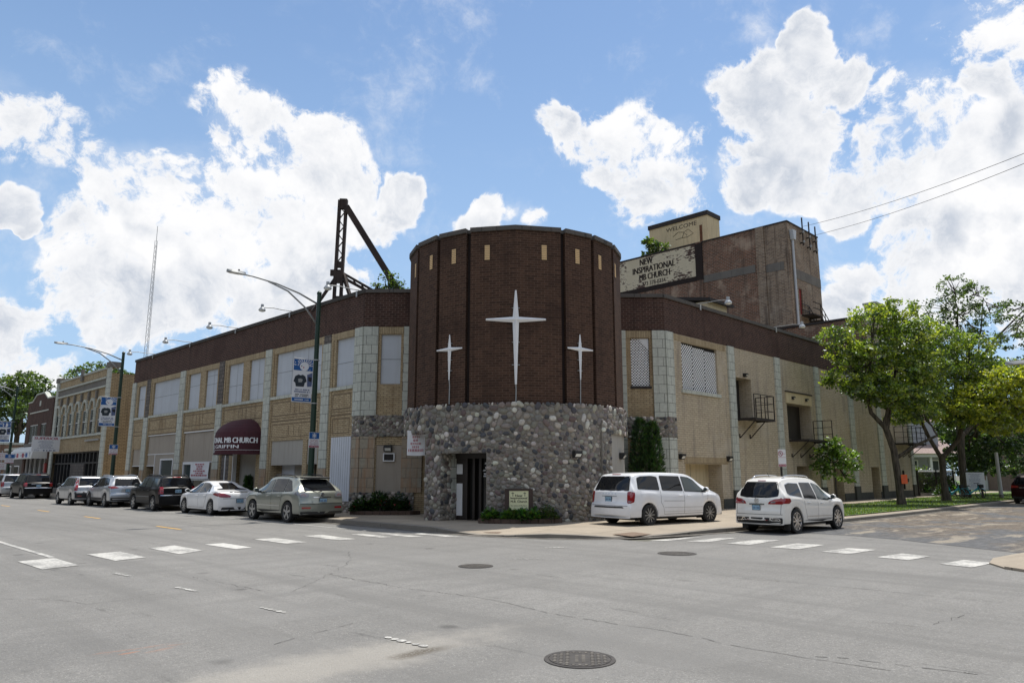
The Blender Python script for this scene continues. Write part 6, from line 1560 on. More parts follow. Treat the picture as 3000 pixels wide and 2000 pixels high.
c.finish([[(-1.98,1.28),(-1.85,1.22),(-1.05,1.13),(-1.0,1.58),(-1.6,1.60),(-1.88,1.54)],[(-.92,1.115),(-.02,1.07),(-.10,1.60),(-.88,1.61)],[(.06,1.065),(1.2,1.01),(1.1,1.09),(.55,1.46),(.3,1.56),(.0,1.60)]],
  [(-.74,1.20),(-.4,1.15),(.4,1.15),(.74,1.20),(.74,1.33),(.60,1.62),(-.60,1.62),(-.74,1.33)], [(-.72,1.14),(.72,1.14),(.58,1.6),(-.58,1.6)],
  [[(-.96,1.1),(-.92,.8),(-.78,.42)],[(.02,1.05),(.0,.42)],[(1.3,1.0),(1.28,.7),(1.2,.42),(-.78,.42)]],
  [([(-2.46,.96),(-2.0,.96),(-1.88,1.04),(-1.92,1.12),(-2.4,1.14)],'S',M['redglass'],'tail_lamp'),([(.96,.94),(.96,1.12),(.66,1.10),(.48,1.02),(.42,.94)],'B',M['redglass'],'tail_lamp'),([(.70,.98),(.70,1.03),(.56,1.02),(.50,.98)],'B',M['clearglass'],'reversing_lamp'),
   ([(-.30,.915),(.30,.915),(.30,.955),(-.30,.955)],'B1',M['chrome'],'chrome_strip'),([(-.90,.33),(.90,.33),(.92,.52),(-.92,.52)],'B1',M['black'],'lower_bumper'),([(.52,.42),(.86,.42),(.80,.51),(.46,.51)],'B',M['chrome'],'exhaust_surround'),([(.56,.44),(.82,.44),(.77,.495),(.51,.495)],'B',M['black'],'exhaust_outlet'),([(.28,.41),(.46,.41),(.44,.45),(.28,.45)],'B',M['redglass'],'reflector'),([(-.16,1.665),(.16,1.665),(.16,1.685),(-.16,1.685)],'B1',M['redglass'],'brake_lamp'),([(.5,.78),(.85,.82),(.85,1.0),(.55,.92)],'F',M['clearglass'],'headlight')],
  .83, handle=((-.66,.96),(.3,.93)), mirror=(.98,1.10), rails=(-1.75,.25,.60,.06), rail_m=M['chrome'], clad=(.30,.40,M['black']), wiper=(.1,1.19,-.34,1.2), handlemat=M['chrome'], trimm=M['chrome'], frontglass=M['glass'])
p = c.rear(0,1.05); q = MB(); q.lathe([(.085,p.x-.012),(.08,p.x-.024),(.065,p.x-.024),(.06,p.x-.014)],(0,0,1.05),'x',24)
for k in range(3): q.obox((p.x-.02,-.03+.03*k,1.05),(0,.35,.94),(1,0,0),(0,-.94,.35),.016,.01,.1)
q.build('round_badge', M['chrome'], c.th, local=True)
for v in 'LR': c.line([(-.78,.52),(1.2,.50)], v, .02, M['chrome'], 'side_moulding', .008)
c.line([(-.92,.62),(.92,.62)],'B',.014); c.line([(-.86,.62),(-.88,.94)],'B',.012); c.line([(.86,.62),(.88,.94)],'B',.012)
q = MB(); q.tube([(-1.55,0,1.78),(-1.70,0,1.95)],.01,5); q.build('roof_aerial', M['black'], c.th, local=True)
for yy in (-.83,.83):
    q = MB(); q.box(-2.0,-1.97,yy-.12,yy+.12,.12,.42); q.build('mud_flap', M['black'], c.th, local=True)
# ---- dark maroon car at the right edge
S = dict(L=4.7, W=1.85, zb=.33, belt=(1.08,-.02), wr=.74, r=.36, wb=2.8, xa=-1.36, spokes=6, spw=.06, paint=P_dkred)
S['top'] = top_suv(4.7,1.72,1.06,1.2,.5,1.1,-1.85,1.66,bump=.76,nose=.72)
c = Car(S, 'parked_car', 'dark maroon car cut off by the right edge on the side street', (55.4,9.68,0), R(0), P_dkred, 'car')
c.finish([[(-1.75,1.17),(-1.05,1.14),(-1.03,1.53),(-1.5,1.51)],[(-.98,1.14),(-.2,1.12),(-.16,1.56),(-.96,1.55)],[(-.12,1.12),(1.0,1.07),(.88,1.14),(.42,1.47),(-.08,1.56)]],
  [(-.7,1.15),(.7,1.15),(.6,1.54),(-.6,1.54)], [(-.68,1.1),(.68,1.1),(.56,1.5),(-.56,1.5)], [[(-1.0,1.1),(-.9,.42)],[(-.15,1.1),(-.16,.42)]],
  [([(.88,.92),(.88,1.08),(.5,1.05),(.48,.95)],'B',M['redglass'],'tail_lamp'),([(-2.2,.92),(-1.9,.98),(-1.9,1.08),(-2.2,1.1)],'S',M['redglass'],'tail_lamp'),([(-.45,.93),(.45,.93),(.45,.965),(-.45,.965)],'B1',M['chrome'],'chrome_strip'),([(-.84,.33),(.84,.33),(.84,.45),(-.84,.45)],'B1',M['black'],'lower_bumper')],
  .85, handle=((-.8,.97),(.05,.96)), mirror=(.82,1.13), rails=(-1.6,.3,.6,.05))

# ------------------------------------------------------------------ street lamps, signs
def street_lamp(x, y, ztop, label, cob=False, arm=3.6, dirv=(-1,0,0), pole=True):
    th = thing('street_lamp', label, 'street lamp', (x,y,.15), group='street lamps along the kerb')
    d = Vector(dirv); B = Vector((x,y,0))
    q = MB(); q.tube([B+Z*.13,B+Z*.5,B+Z*3,B+Z*ztop],[.15,.135,.115,.085],14); q.lathe([(.20,.14),(.20,.22),(.16,.28),(.15,.5)],(x,y,0),'z',14); smooth_angle(q.build('pole', M['polegreen'], th),40)
    q = MB(); q.lathe([(.095,ztop-.02),(.10,ztop+.06),(.05,ztop+.12),(.01,ztop+.14)],(x,y,0),'z',14); q.build('cap', M['polegreen'], th)
    za, zb_ = ztop-.42, ztop-1.22
    P1 = [B+Z*za+d*.08, B+d*.9+Z*(za+.30), B+d*1.9+Z*(za+.52), B+d*2.9+Z*(za+.62), B+d*(arm-.3)+Z*(za+.62)]
    q = MB(); q.tube(P1, [.04,.04,.035,.032,.03], 8); q.build('upper_arm', M['lampgrey'], th, smooth=True)
    q = MB(); q.tube([B+Z*zb_+d*.1, B+d*.6+Z*(zb_+.55), B+d*1.4+Z*(zb_+1.1), B+d*2.25+Z*(za+.54)], .035, 8); q.build('lower_arm', M['lampgrey'], th, smooth=True)
    q = MB(); C_ = B+d*(arm-.05)+Z*(za+.64); s_ = Vector((-d.y,d.x,0))
    prof = [(-.36,.05),(-.25,.11),(.0,.15),(.22,.14),(.36,.06)]
    vs = []; 
    for a,w_ in prof: vs += [C_+d*a+s_*w_-Z*.03, C_+d*a+s_*w_*.6+Z*.07, C_+d*a-s_*w_*.6+Z*.07, C_+d*a-s_*w_-Z*.03]
    fs = []
    for i in range(4):
        for j in range(4): fs.append((4*i+j,4*i+(j+1)%4,4*i+4+(j+1)%4,4*i+4+j))
    fs += [(3,2,1,0),(16,17,18,19)]
    q.add(vs,fs); h = q.build('lamp_head', M['lampgrey'], th)
    q = MB(); q.obox(C_+d*.05-Z*.035, d, s_, Z, .4,.18,.03); q.build('lens', M['lens'], h)
    q = MB(); q.tube([C_-d*.1+Z*.06,C_-d*.1+Z*.14],.035,8); q.build('photocell', M['black'], h)
    return th
street_lamp(15.15, 26.4, 9.05, 'nearest green street lamp, in front of the boarded windows')
street_lamp(15.15, 50.4, 9.35, 'second green street lamp, in front of the tan arcaded building')
street_lamp(15.15, 79.2, 9.6, 'farthest green street lamp at the left edge')
street_lamp(29.0, 2.4, 5.6+.0, 'street lamp whose pale head reaches in at the right edge', dirv=(-.25,.97,0)) if False else None
lt = thing('street_lamp', 'street lamp whose pale head just reaches in at the right edge', 'street lamp', (30.5,2.3,.13))
q = MB(); q.tube([(30.5,2.3,.1),(30.5,2.3,5.2)],[.13,.08],12); q.build('pole', M['polegreen'], lt); q = MB(); q.tube([(30.5,2.3,5.0),(30.3,3.2,5.42),(30.1,4.4,5.52)],.035,8); q.build('upper_arm', M['lampgrey'], lt)
q = MB(); C_ = Vector((30.0,5.05,5.5)); d = Vector((-.12,.99,0)).normalized(); s_ = Vector((-d.y,d.x,0)); vs = []
for a,w_ in [(-.7,.06),(-.4,.14),(.0,.18),(.35,.16),(.62,.05)]: vs += [C_+d*a+s_*w_-Z*.03, C_+d*a+s_*w_*.6+Z*.09, C_+d*a-s_*w_*.6+Z*.09, C_+d*a-s_*w_-Z*.03]
fs = [(4*i+j,4*i+(j+1)%4,4*i+4+(j+1)%4,4*i+4+j) for i in range(4) for j in range(4)]+[(3,2,1,0),(16,17,18,19)]
q.add(vs,fs); q.build('lamp_head', M['lampgrey'], lt)

def pole_banner(x, y, z0, z1, w_, label, seed):
    th = thing('pole_banner', label, 'banner', (x,y,z0), group='blue and white banners on the lamp posts')
    F = Face((x-.14,y,0),(-1,0,0),(0,-1,0)); F.u = Vector((-1,0,0))
    mb = MB(); n_ = 6; H = z1-z0
    sh = lambda a,z: F.P(a, z, .03*math.sin(a*4+seed)+.02*math.sin(z*2.3))
    for i in range(n_):
        for j in range(8): mb.quad(sh(w_*i/n_,z0+H*j/8),sh(w_*(i+1)/n_,z0+H*j/8),sh(w_*(i+1)/n_,z0+H*(j+1)/8),sh(w_*i/n_,z0+H*(j+1)/8))
    b_ = mb.build('sheet', M['signwhite'], th, recalc=False, smooth=True)
    def patch(poly, mat, nm, off):
        bm = bmesh.new(); f = bm.faces.new([bm.verts.new((a,b,0)) for a,b in poly]); bmesh.ops.triangulate(bm,faces=[f]); bmesh.ops.subdivide_edges(bm,edges=[e for e in bm.edges if e.calc_length()>.18],cuts=2,use_grid_fill=True); bmesh.ops.triangulate(bm,faces=bm.faces)
        q = MB(); bm.verts.index_update(); q.add([sh(v.co.x,v.co.y)+F.n*off for v in bm.verts],[tuple(v.index for v in f.verts) for f in bm.faces]); bm.free(); return q.build(nm, mat, b_, recalc=False)
    P = lambda a,b: (w_*(1-a), z1-H*b)       # a from the outer edge, b from the top
    patch([P(.02,.01),P(.98,.01),P(.98,.27),P(.02,.27)], M['signblue'], 'blue_ground', .004)
    rr_ = random.Random(seed)
    for k in range(11):
        a = math.pi*(k+.5)/11; cx, cy = .52, .17
        f = lambda r_,da: P(cx+r_*1.25*math.cos(a+da), cy-r_*.55*math.sin(a+da)*1.0) if False else P(min(.97,max(.03,cx+r_*math.cos(a+da))), min(.26,max(.015,cy-.42*r_*math.sin(a+da))))
        patch([f(.26,-.07),f(.5,-.05),f(.5,.05),f(.26,.07)], M['signwhite'], 'ray', .006)
    circ = lambda cx,cy,rx,ry,n_=16: [P(cx+rx*math.cos(6.283*k/n_), cy+ry*math.sin(6.283*k/n_)) for k in range(n_)]
    patch(circ(.54,.17,.23,.105), M['signwhite'], 'pale_disc', .008); patch(circ(.5,.195,.035,.016,8), M['redink'], 'red_spot', .010); patch(circ(.40,.165,.03,.012,8), M['ink'], 'dark_spot', .010)
    patch([P(.05,.53),P(.12,.41),P(.28,.365),P(.38,.385),P(.48,.365),P(.62,.40),P(.70,.52),P(.61,.55),P(.57,.49),P(.57,.645),P(.18,.645),P(.18,.49),P(.14,.56)], simple('dark_shirt', (.02,.03,.04), .6, var=.3), 'dark_figure', .006)
    patch([P(.27,.47),P(.40,.455),P(.50,.48),P(.46,.54),P(.30,.55)], M['lampgrey'], 'figure_print', .008)
    patch([P(.70,.36),P(.98,.30),P(.98,.62),P(.74,.64)], M['blueink'], 'blue_shape', .006); patch([P(.76,.40),P(.96,.42),P(.94,.52),P(.78,.5)], M['ink'], 'dark_shape', .008)
    patch([P(.02,.90),P(.98,.90),P(.98,.985),P(.02,.985)], M['signblue'], 'web_strip', .006)
    for b,wf,hf,mt in ((.715,.7,.03,'blueink'),(.765,.76,.03,'blueink'),(.825,.66,.022,'ink'),(.865,.66,.022,'ink'),(.945,.7,.025,'signwhite')):
        tb = MB(); a = .5-wf/2
        while a < .5+wf/2:
            l_ = rr_.uniform(.025,.05)
            if rr_.random() > .18:
                c0, c1 = P(a,b-hf/2), P(a+l_*.72,b+hf/2); tb.add([sh(c0[0],c0[1])+F.n*.009,sh(c1[0],c0[1])+F.n*.009,sh(c1[0],c1[1])+F.n*.009,sh(c0[0],c1[1])+F.n*.009],[(0,1,2,3)])
            a += l_
        tb.build('lettering', M[mt], b_, recalc=False)
    q = MB()
    for zz in (z1+.02, z0-.02):
        q = MB(); q.tube([(x+.1,y,zz),(x-.14-w_,y,zz)],.014,6); q.lathe([(.135,zz-.02),(.135,zz+.02)],(x,y,0),'z',14); q.build('banner_bracket', M['galv'], th)
pole_banner(15.15, 26.4, 4.56, 6.27, .84, 'banner with pale disc on the nearest street lamp', 1)
pole_banner(15.15, 50.4, 4.7, 6.5, .9, 'banner on the second street lamp, in front of the arcaded building', 2)
pole_banner(15.15, 79.2, 4.6, 6.4, .95, 'banner on the farthest street lamp at the left edge', 3)

def bars(F, cx, zc, w_, h_, k, seed, parent, mat, nm='lettering'):
    rr_ = random.Random(seed); q = MB(); x_ = -w_/2
    while x_ < w_/2-.005:
        l_ = min(rr_.uniform(.1,.26)*w_, w_/2-x_); m_ = max(1,int(l_/(h_*.8)))
        for i in range(m_): F.slab(q, cx+x_+l_*i/m_, cx+x_+l_*(i+.66)/m_, zc-h_/2, zc+h_/2*rr_.uniform(.75,1), k, k+.002)
        x_ += l_+h_*.6
    return q.build(nm, mat, parent)
def snow_sign(x, y, zc, label, w_=.46, h_=.60):
    F = Face((x,y-.14,0),(1,0,0),(0,-1,0)); z1 = zc+h_/2
    th = thing('parking_sign', label, 'parking sign', (x,y-.14,zc-h_/2), group='snow route parking signs')
    pl = F.part('plate', M['signwhite'], th, -w_/2,w_/2,zc-h_/2,z1,-.006,0)
    F.part('blue_field', M['signblue'], pl, -w_/2+.012,w_/2-.012,z1-h_*.42,z1-.012,0,.003); F.part('red_strip', M['signred'], pl, -w_/2+.012,w_/2-.012,zc-h_/2+.01,zc-h_/2+.07,0,.003)
    q = MB(); c = z1-h_*.215
    for k in range(3):
        a = math.pi/3*k+math.pi/2
        d = (math.cos(a),math.sin(a)); r_ = h_*.165
        q.bar(F.P(-d[0]*r_,c-d[1]*r_,.004+.0006*k),F.P(d[0]*r_,c+d[1]*r_,.004+.0006*k),.022,.002,up=F.n)
    for k in range(6):
        a = math.pi/3*k+math.pi/2
        for s_ in (-1,1):
            b0 = (math.cos(a)*h_*.10, math.sin(a)*h_*.10); b1 = (b0[0]+math.cos(a+s_*.9)*h_*.06, b0[1]+math.sin(a+s_*.9)*h_*.06)
            q.bar(F.P(b0[0],c+b0[1],.0062+.0004*(s_+1)),F.P(b1[0],c+b1[1],.0062+.0004*(s_+1)),.016,.0015,up=F.n)
    q.build('snowflake_symbol', M['signwhite'], pl)
    for i,s_ in enumerate(('NO PARKING','3AM - 7AM','DEC 1 - APR 1 OR','WHEN SNOW IS','OVER 2 INCHES')): text(s_, w_*(.7 if i<2 else .84), .036, F.P(0,z1-h_*.49-i*.053,.001), F.n, M['signred'], pl)
    text('TOW  ZONE', w_*.7, .035, F.P(0,zc-h_/2+.04,.003), F.n, M['signwhite'], pl)
    q = MB()
    for zz in (zc+.15,zc-.15): q.lathe([(.145,zz-.015),(.145,zz+.015)],(x,y,0),'z',12)
    q.build('strap', M['galv'], th)
snow_sign(15.15, 26.4, 3.08, 'blue and white snow route sign on the nearest street lamp')
snow_sign(15.05, 50.4, 3.25, 'blue and white snow route sign on the second street lamp', .5,.62)
snow_sign(15.15, 79.2, 3.1, 'blue and white snow route sign by the farthest street lamp', .7,.8)

# tow zone sign post on the right
th = thing('tow_zone_sign', 'white and red no parking tow zone sign on a black post before the church side', 'parking sign', (29.4,13.75,.15))
F = Face((29.4,13.70,0),(SQ,-SQ,0),(-SQ,-SQ,0))
q = MB(); q.bar((29.4,13.75,.1),(29.4,13.75,2.75),.06); q.build('post', M['black'], th)
q = MB(); q.obox((29.4,13.74,1.02),(1,0,0),(0,1,0),Z,.075,.08,.42); q.build('post_sticker', M['cream'], th)
pl = F.part('plate', M['signwhite'], th, -.16,.16,2.05,2.75,.02,.03); F.part('red_strip', M['signred'], pl, -.15,.15,2.06,2.15,.03,.032); text('TOW ZONE', .26,.05, F.P(0,2.105,.032), F.n, M['signwhite'], pl)
F.part('rule', M['signred'], pl, -.16,.16,2.42,2.43,.03,.032)
q = MB(); ring = [F.P(-.06+.085*math.cos(6.283*k/24),2.58+.10*math.sin(6.283*k/24),.034) for k in range(25)]; q.tube(ring,.011,5); q.bar(F.P(-.12,2.65,.034),F.P(0,2.51,.034),.018,.004,up=F.n); q.bar(F.P(.04,2.57,.034),F.P(.14,2.57,.034),.012,.004,up=F.n); q.build('no_parking_symbol', M['signred'], pl)
text('P', .06,.11, F.P(-.06,2.58,.030), F.n, M['ink'], pl)

# project board, bikes, fence and house on the right
Fb2 = Face(((50.55+31.45)*SQ,(50.55-31.45)*SQ,0),(SQ,-SQ,0),(-SQ,-SQ,0))
th = thing('notice_board', 'white notice board with lines of blue text on two posts by the grass', 'notice board', tuple(Fb2.O))
for a in (-.42,.42): Fb2.part('post', M['wood'], th, a-.06,a+.06,.1,1.0 if a<0 else 1.3,-.1,-.01)
pl = Fb2.part('panel', M['signwhite'], th, -.62,.62,.72,1.86,0,.03)
for i in range(12): bars(Fb2, -.05 if 2<i<9 else 0, 1.76-.082*i, (.9,.6,.7,.55,.8,.75,.8,.6,.85,.7,.95,.9)[i], .034, .031, i, pl, M['blueink'])
def bike(x, y, rz, label):
    th = thing('bicycle', label, 'bicycle', (x,y,.16), rz, 'teal share bicycles')
    r_ = .32
    for cx in (-.52,.52):
        q = MB(); q.tube([(cx+r_*math.cos(6.283*k/28),0,r_+r_*math.sin(6.283*k/28)) for k in range(29)],.022,6,cap=False); w_ = q.build('wheel', M['tyre'], th, local=True)
        q = MB()
        for k in range(8): a = 6.283*k/8; q.bar((cx,0,r_),(cx+.3*math.cos(a),0,r_+.3*math.sin(a)),.006)
        q.build('spokes', M['galv'], w_, local=True)
        q = MB(); q.tube([(cx+.36*math.cos(a_),0,r_+.36*math.sin(a_)) for a_ in [.35+.24*k for k in range(10)]],.02,6); q.build('mudguard', M['teal'], th, local=True)
    q = MB(); q.tube([(-.15,0,.30),(.42,0,.72)],.04,8); q.tube([(-.15,0,.30),(-.28,0,.78)],.028,8); q.tube([(-.15,0,.30),(-.52,0,.32)],.02,8); q.tube([(.52,0,.32),(.40,0,.86)],.028,8); q.tube([(-.15,0,.42),(.40,0,.60)],.03,8); q.build('frame', M['teal'], th, local=True)
    q = MB(); q.obox((-.30,0,.83),(1,0,0),(0,1,0),Z,.26,.15,.06); q.build('saddle', M['black'], th, local=True)
    q = MB(); q.tube([(.40,0,.86),(.38,0,.98)],.02,6); q.tube([(.30,-.28,1.0),(.40,-.2,1.0),(.40,.2,1.0),(.30,.28,1.0)],.016,6); q.build('handlebar', M['black'], th, local=True)
    q = MB(); q.box(.45,.68,-.16,.16,.70,.92); q.build('basket', M['black'], th, local=True)
bike(54.0,13.9,R(-35),'teal share bicycle left of the dark tree trunk'); bike(56.0,13.3,R(-48),'teal share bicycle leaning under the notice board')
th = thing('sign_post', 'pale thin wooden post on the grass left of the maroon car', 'post', (58.9,12.3,.15)); q = MB(); q.tube([(58.9,12.3,.1),(58.85,12.3,3.2)],[.13,.10],8); q.build('post', M['house'], th); q = MB(); q.lathe([(.15,.16),(.14,.4)],(58.9,12.3,0),'z',8); q.build('foot', M['conc'], th)
th = thing('orange_notice', 'bright orange paper notice fixed to the trunk of the nearest large tree', 'notice', (42.4,13.2,1.4))
Fo = Face((42.36,13.23,0),(SQ,-SQ,0),(-SQ,-SQ,0)); pl = Fo.part('paper', M['orange'], th, -.05,.27,1.25,1.72,.0,.02)
for i in range(4): bars(Fo, .11, 1.62-.09*i, .22,.03,.021, 40+i, pl, M['redink'])

th = thing('iron_fence', 'dark iron fence with white finials and a gate beyond the church end', 'fence', (59.7,17.4,.15))
q = MB(); wq = MB()
A = Vector((59.7,17.6,.15)); B_ = Vector((66.5,17.0,.15)); n_ = 44
for k in range(n_+1):
    p = A.lerp(B_,k/n_); q.bar(p,p+Z*1.75,.035); wq.lathe([(.03,1.9),(.05,1.95),(.01,2.05)],(p.x,p.y,0),'z',6)
for zz in (.25,1.2,1.65): q.bar(A+Z*zz,B_+Z*zz,.04)
for k in (0,22,44): p = A.lerp(B_,k/n_); q.bar(p,p+Z*1.9,.12)
q.build('railings', M['iron'], th); wq.build('finial', M['signwhite'], th)
th = thing('fence_wall', 'low brick and concrete footing under the iron fence', 'wall', (60,17.5,.15)); q = MB(); q.bar(A+Z*.1,B_+Z*.1,.25,.25); q.build('footing', M['conc'], th)

house = thing('porch_house', 'grey house with a white porch seen between the tree trunks', 'house', (76,21,.15))
Fh = Face((74,22.5,0),(SQ,-SQ,0),(-SQ,-SQ,0))
q = MB(); Fh.slab(q,-7,3.5,.6,6.6,-8,-.9); q.build('wall', M['housegrey'], house)
q = MB(); Fh.slab(q,-7,4.2,3.3,3.6,-1.6,.5); q.build('porch_beam', M['trim'], house); q = MB(); q.add([Fh.P(-7,3.6,.7),Fh.P(4.4,3.6,.7),Fh.P(4.4,5.2,-2.2),Fh.P(-7,5.2,-2.2)],[(0,1,2,3)]); q.build('porch_roof', M['shingle'], house)
q = MB(); q.add([Fh.P(-7.3,6.5,-1.2),Fh.P(3.9,6.5,-1.2),Fh.P(3.9,9.6,-5),Fh.P(-7.3,9.6,-5),Fh.P(3.9,6.5,-8.6),Fh.P(-7.3,6.5,-8.6)],[(0,1,2,3),(3,2,4,5)]); q.build('roof', M['shingle'], house)
for a in (-2.4,-.15,2.0,4.0): Fh.part('porch_column', M['trim'], house, a-.11,a+.11,.9,3.3,.1,.3)
Fh.part('porch_floor', M['trim'], house, -7,4.2,.6,.9,-1.6,.5)
for a in (-1.3,.9,2.9):
    f_ = Fh.part('window' if a != .9 else 'door', M['trim'], house, a-.5,a+.5,1.0 if a == .9 else 1.4,3.05,-.9,-.8); Fh.part('pane', M['glass'], f_, a-.36,a+.36,1.15 if a == .9 else 1.5,2.95,-.8,-.78)
q = MB()
for k in range(16): a = -2.3+.26*k; q.bar(Fh.P(a,.9,.2),Fh.P(a,1.7,.2),.04)
q.bar(Fh.P(-2.4,1.72,.2),Fh.P(2.0,1.72,.2),.08); q.build('porch_railing', M['trim'], house)
for i,(a,k0) in enumerate(((11.4,-6.5),(14.2,-6.0))):
    th = thing('white_steps', ('left','right')[i]+' flight of white railed porch steps beyond the notice board', 'steps', tuple(Fh.P(a,.15,k0)), group='white porch steps')
    q = MB()
    for s_ in range(5): Fh.slab(q, a-.2+s_*.28, a+.1+s_*.28, .15, 1.15-s_*.19, k0-.9,k0)
    q.build('treads', M['house'], th); q = MB()
    for kk in (k0,k0-.9):
        q.bar(Fh.P(a-.2,2.05,kk),Fh.P(a+1.25,1.05,kk),.07)
        for s_ in range(6): q.bar(Fh.P(a-.15+s_*.27,.2,kk),Fh.P(a-.15+s_*.27,2.0-s_*.185,kk),.05)
    q.build('handrail', M['trim'], th)
th = thing('brick_house', 'reddish brick house mostly hidden by trees at the far right', 'house', (84,14,.15))
Fk = Face((84,15,0),(SQ,-SQ,0),(-SQ,-SQ,0)); q = MB(); Fk.slab(q,-1,9,.15,8.5,-8,0); q.build('wall', brick('red_brick',(.26,.17,.14),(.21,.14,.11),(.2,.16,.13),.25,.08,.01), th)
for a in (1,4,7):
    for z_ in (1.4,4.8): f_ = Fk.part('window', M['trim'], th, a-.6,a+.6,z_,z_+1.8,0,.08); Fk.part('pane', M['shopglass'], f_, a-.48,a+.48,z_+.12,z_+1.68,.08,.09)
q = MB(); Fk.slab(q,-1.3,9.3,8.5,8.8,-8.3,.3); q.build('roof', M['shingle'], th)

# ------------------------------------------------------------------ neighbours on the left
arc_b = thing('arcaded_building', 'two storey tan brick shop building with seven arched windows and white trim', 'building', (18,68,.15))
F2 = Face((17.45,0,0),(0,1,0),(-1,0,0)); Y0, Y1 = 60.3, 75.1
AW = [(62.3+1.97*i) for i in range(7)]
SZ = (4.85, 6.9)
wh = [(c-.55,c+.55,4.85,7.45,.08) for c in AW] + [(61.4,74.7,.15,3.5,.35)]
wall(MB(), F2.O, F2.u, F2.n, Y0, Y1, .15, 9.7, wh).build('brick_wall', M['tan'], arc_b)
q = MB(); q.quad((17.45,Y0,.15),(40,Y0,.15),(40,Y0,9.3),(17.45,Y0,9.3)); q.quad((17.45,Y1,.15),(40,Y1,.15),(40,Y1,9.3),(17.45,Y1,9.3)); q.quad((17.45,Y0,9.25),(40,Y0,9.25),(40,Y1,9.25),(17.45,Y1,9.25)); q.build('side_wall', brick('ochre_side_brick',(.48,.36,.205),(.38,.28,.155),(.15,.11,.07),.30,.11,.013,(.12,.08,.04),.5), arc_b)
for a,b in ((60.3,61.1),(74.4,75.1)): F2.part('pilaster', M['terra'], arc_b, a,b,.15,9.75,0,.12); F2.part('pier_cap', M['conc'], arc_b, a-.05,b+.05,9.75,10.15,-.6,.2)
F2.part('frieze', M['conc'], arc_b, 61.1,74.4,8.45,8.95,0,.03)
for z_ in (8.3,8.95): F2.part('string_course', M['terra'], arc_b, 61.1,74.4,z_,z_+.13,0,.14)
F2.part('coping', M['terra'], arc_b, 61.1,74.4,9.7,9.85,-.35,.08); F2.part('window_sill', M['terra'], arc_b, 61.2,74.4,4.68,4.84,0,.12); F2.part('roof_finial', M['conc'], arc_b, 67.4,67.9,9.3,10.25,0,.15)
for c in AW:
    f_ = F2.part('window', M['trim'], arc_b, c-.55,c+.55,4.85,7.45,-.10,-.05); F2.part('pane', M['shopglass'], f_, c-.47,c+.47,4.9,5.85,-.05,-.04); F2.part('pane', M['glass'], f_, c-.47,c+.47,5.92,6.75,-.05,-.04)
    F2.part('arch_panel', M['tan'], f_, c-.54,c+.54,6.8,7.45,-.05,-.03)
    q = MB()
    for r0,r1 in ((.55,.72),):
        P = [(r0*math.cos(math.pi*k/12),6.85+r0*1.15*math.sin(math.pi*k/12)) for k in range(13)]; Q = [(r1*math.cos(math.pi*k/12),6.85+r1*1.15*math.sin(math.pi*k/12)) for k in range(13)]
        for k in range(12): q.prism([P[k],P[k+1],Q[k+1],Q[k]], F2.P(c,0,0), F2.u, Z, F2.n, 0, .12)
    q.build('arch_moulding', M['terra'], arc_b)
    q = MB()
    for k in range(12): q.lathe([(.10,0),(.14,.06),(.14,.12),(.10,.18)],F2.P(c+.985,4.86+.165*k,.06),'z',8)
    if c < 74: q.build('twisted_column', M['terra'], arc_b)
    F2.part('arch_spandrel', M['tan'], arc_b, c-.56,c+.56,7.46,7.66,-.02,.004); 
    F2.part('corbel', M['conc'], arc_b, c+.85,c+1.12,7.55,8.2,0,.16) if c < 73 else None
gb_ = F2.part('shop_glass', M['shopglass'], arc_b, 61.4,74.7,.15,3.5,-.35,-.28); q = MB()
for k in range(14): F2.slab(q, 61.4+k*.98, 61.52+k*.98, .15,3.5,-.28,-.18)
F2.slab(q,61.4,74.7,2.55,2.68,-.28,-.17); F2.slab(q,61.4,74.7,3.4,3.5,-.28,-.17); q.build('shopfront_frame', M['black'], arc_b); F2.part('shop_stone', M['spalled'], arc_b, 65.5,69.2,.15,2.55,-.27,-.12); F2.part('stall_riser', M['conc'], arc_b, 70.8,74.7,.15,.6,-.27,-.1)
F2.part('tube_lamp', M['galv'], arc_b, 61.6,65.0,4.28,4.4,.05,.15)
th = fthing(F2, 72.4, 3.6, .3, 'shop_sign', 'white shop sign with SUPERIOR lettering projecting from the arcaded building', 'sign')
Fs = Face((16.25,72.2,0),(1,0,0),(0,-1,0)); pl = Fs.part('panel', M['signwhite'], th, -.95,1.1,3.62,4.9,-.04,.04); text('SUPERIOR', 1.75,.22, Fs.P(.07,4.72,.04), Fs.n, M['signred'], pl, font_scale=.05)
for i in range(7): bars(Fs, .07, 4.48-.095*i, (1.0,1.2,.7,1.0,1.05,.8,1.2)[i], .045, .041, 60+i, pl, M['blueink'])
text('773-', .4, .13, Fs.P(-.55,3.72,.04), Fs.n, M['blueink'], pl); bars(Fs,.4,3.72,1.0,.12,.041,99,pl,M['blueink'])
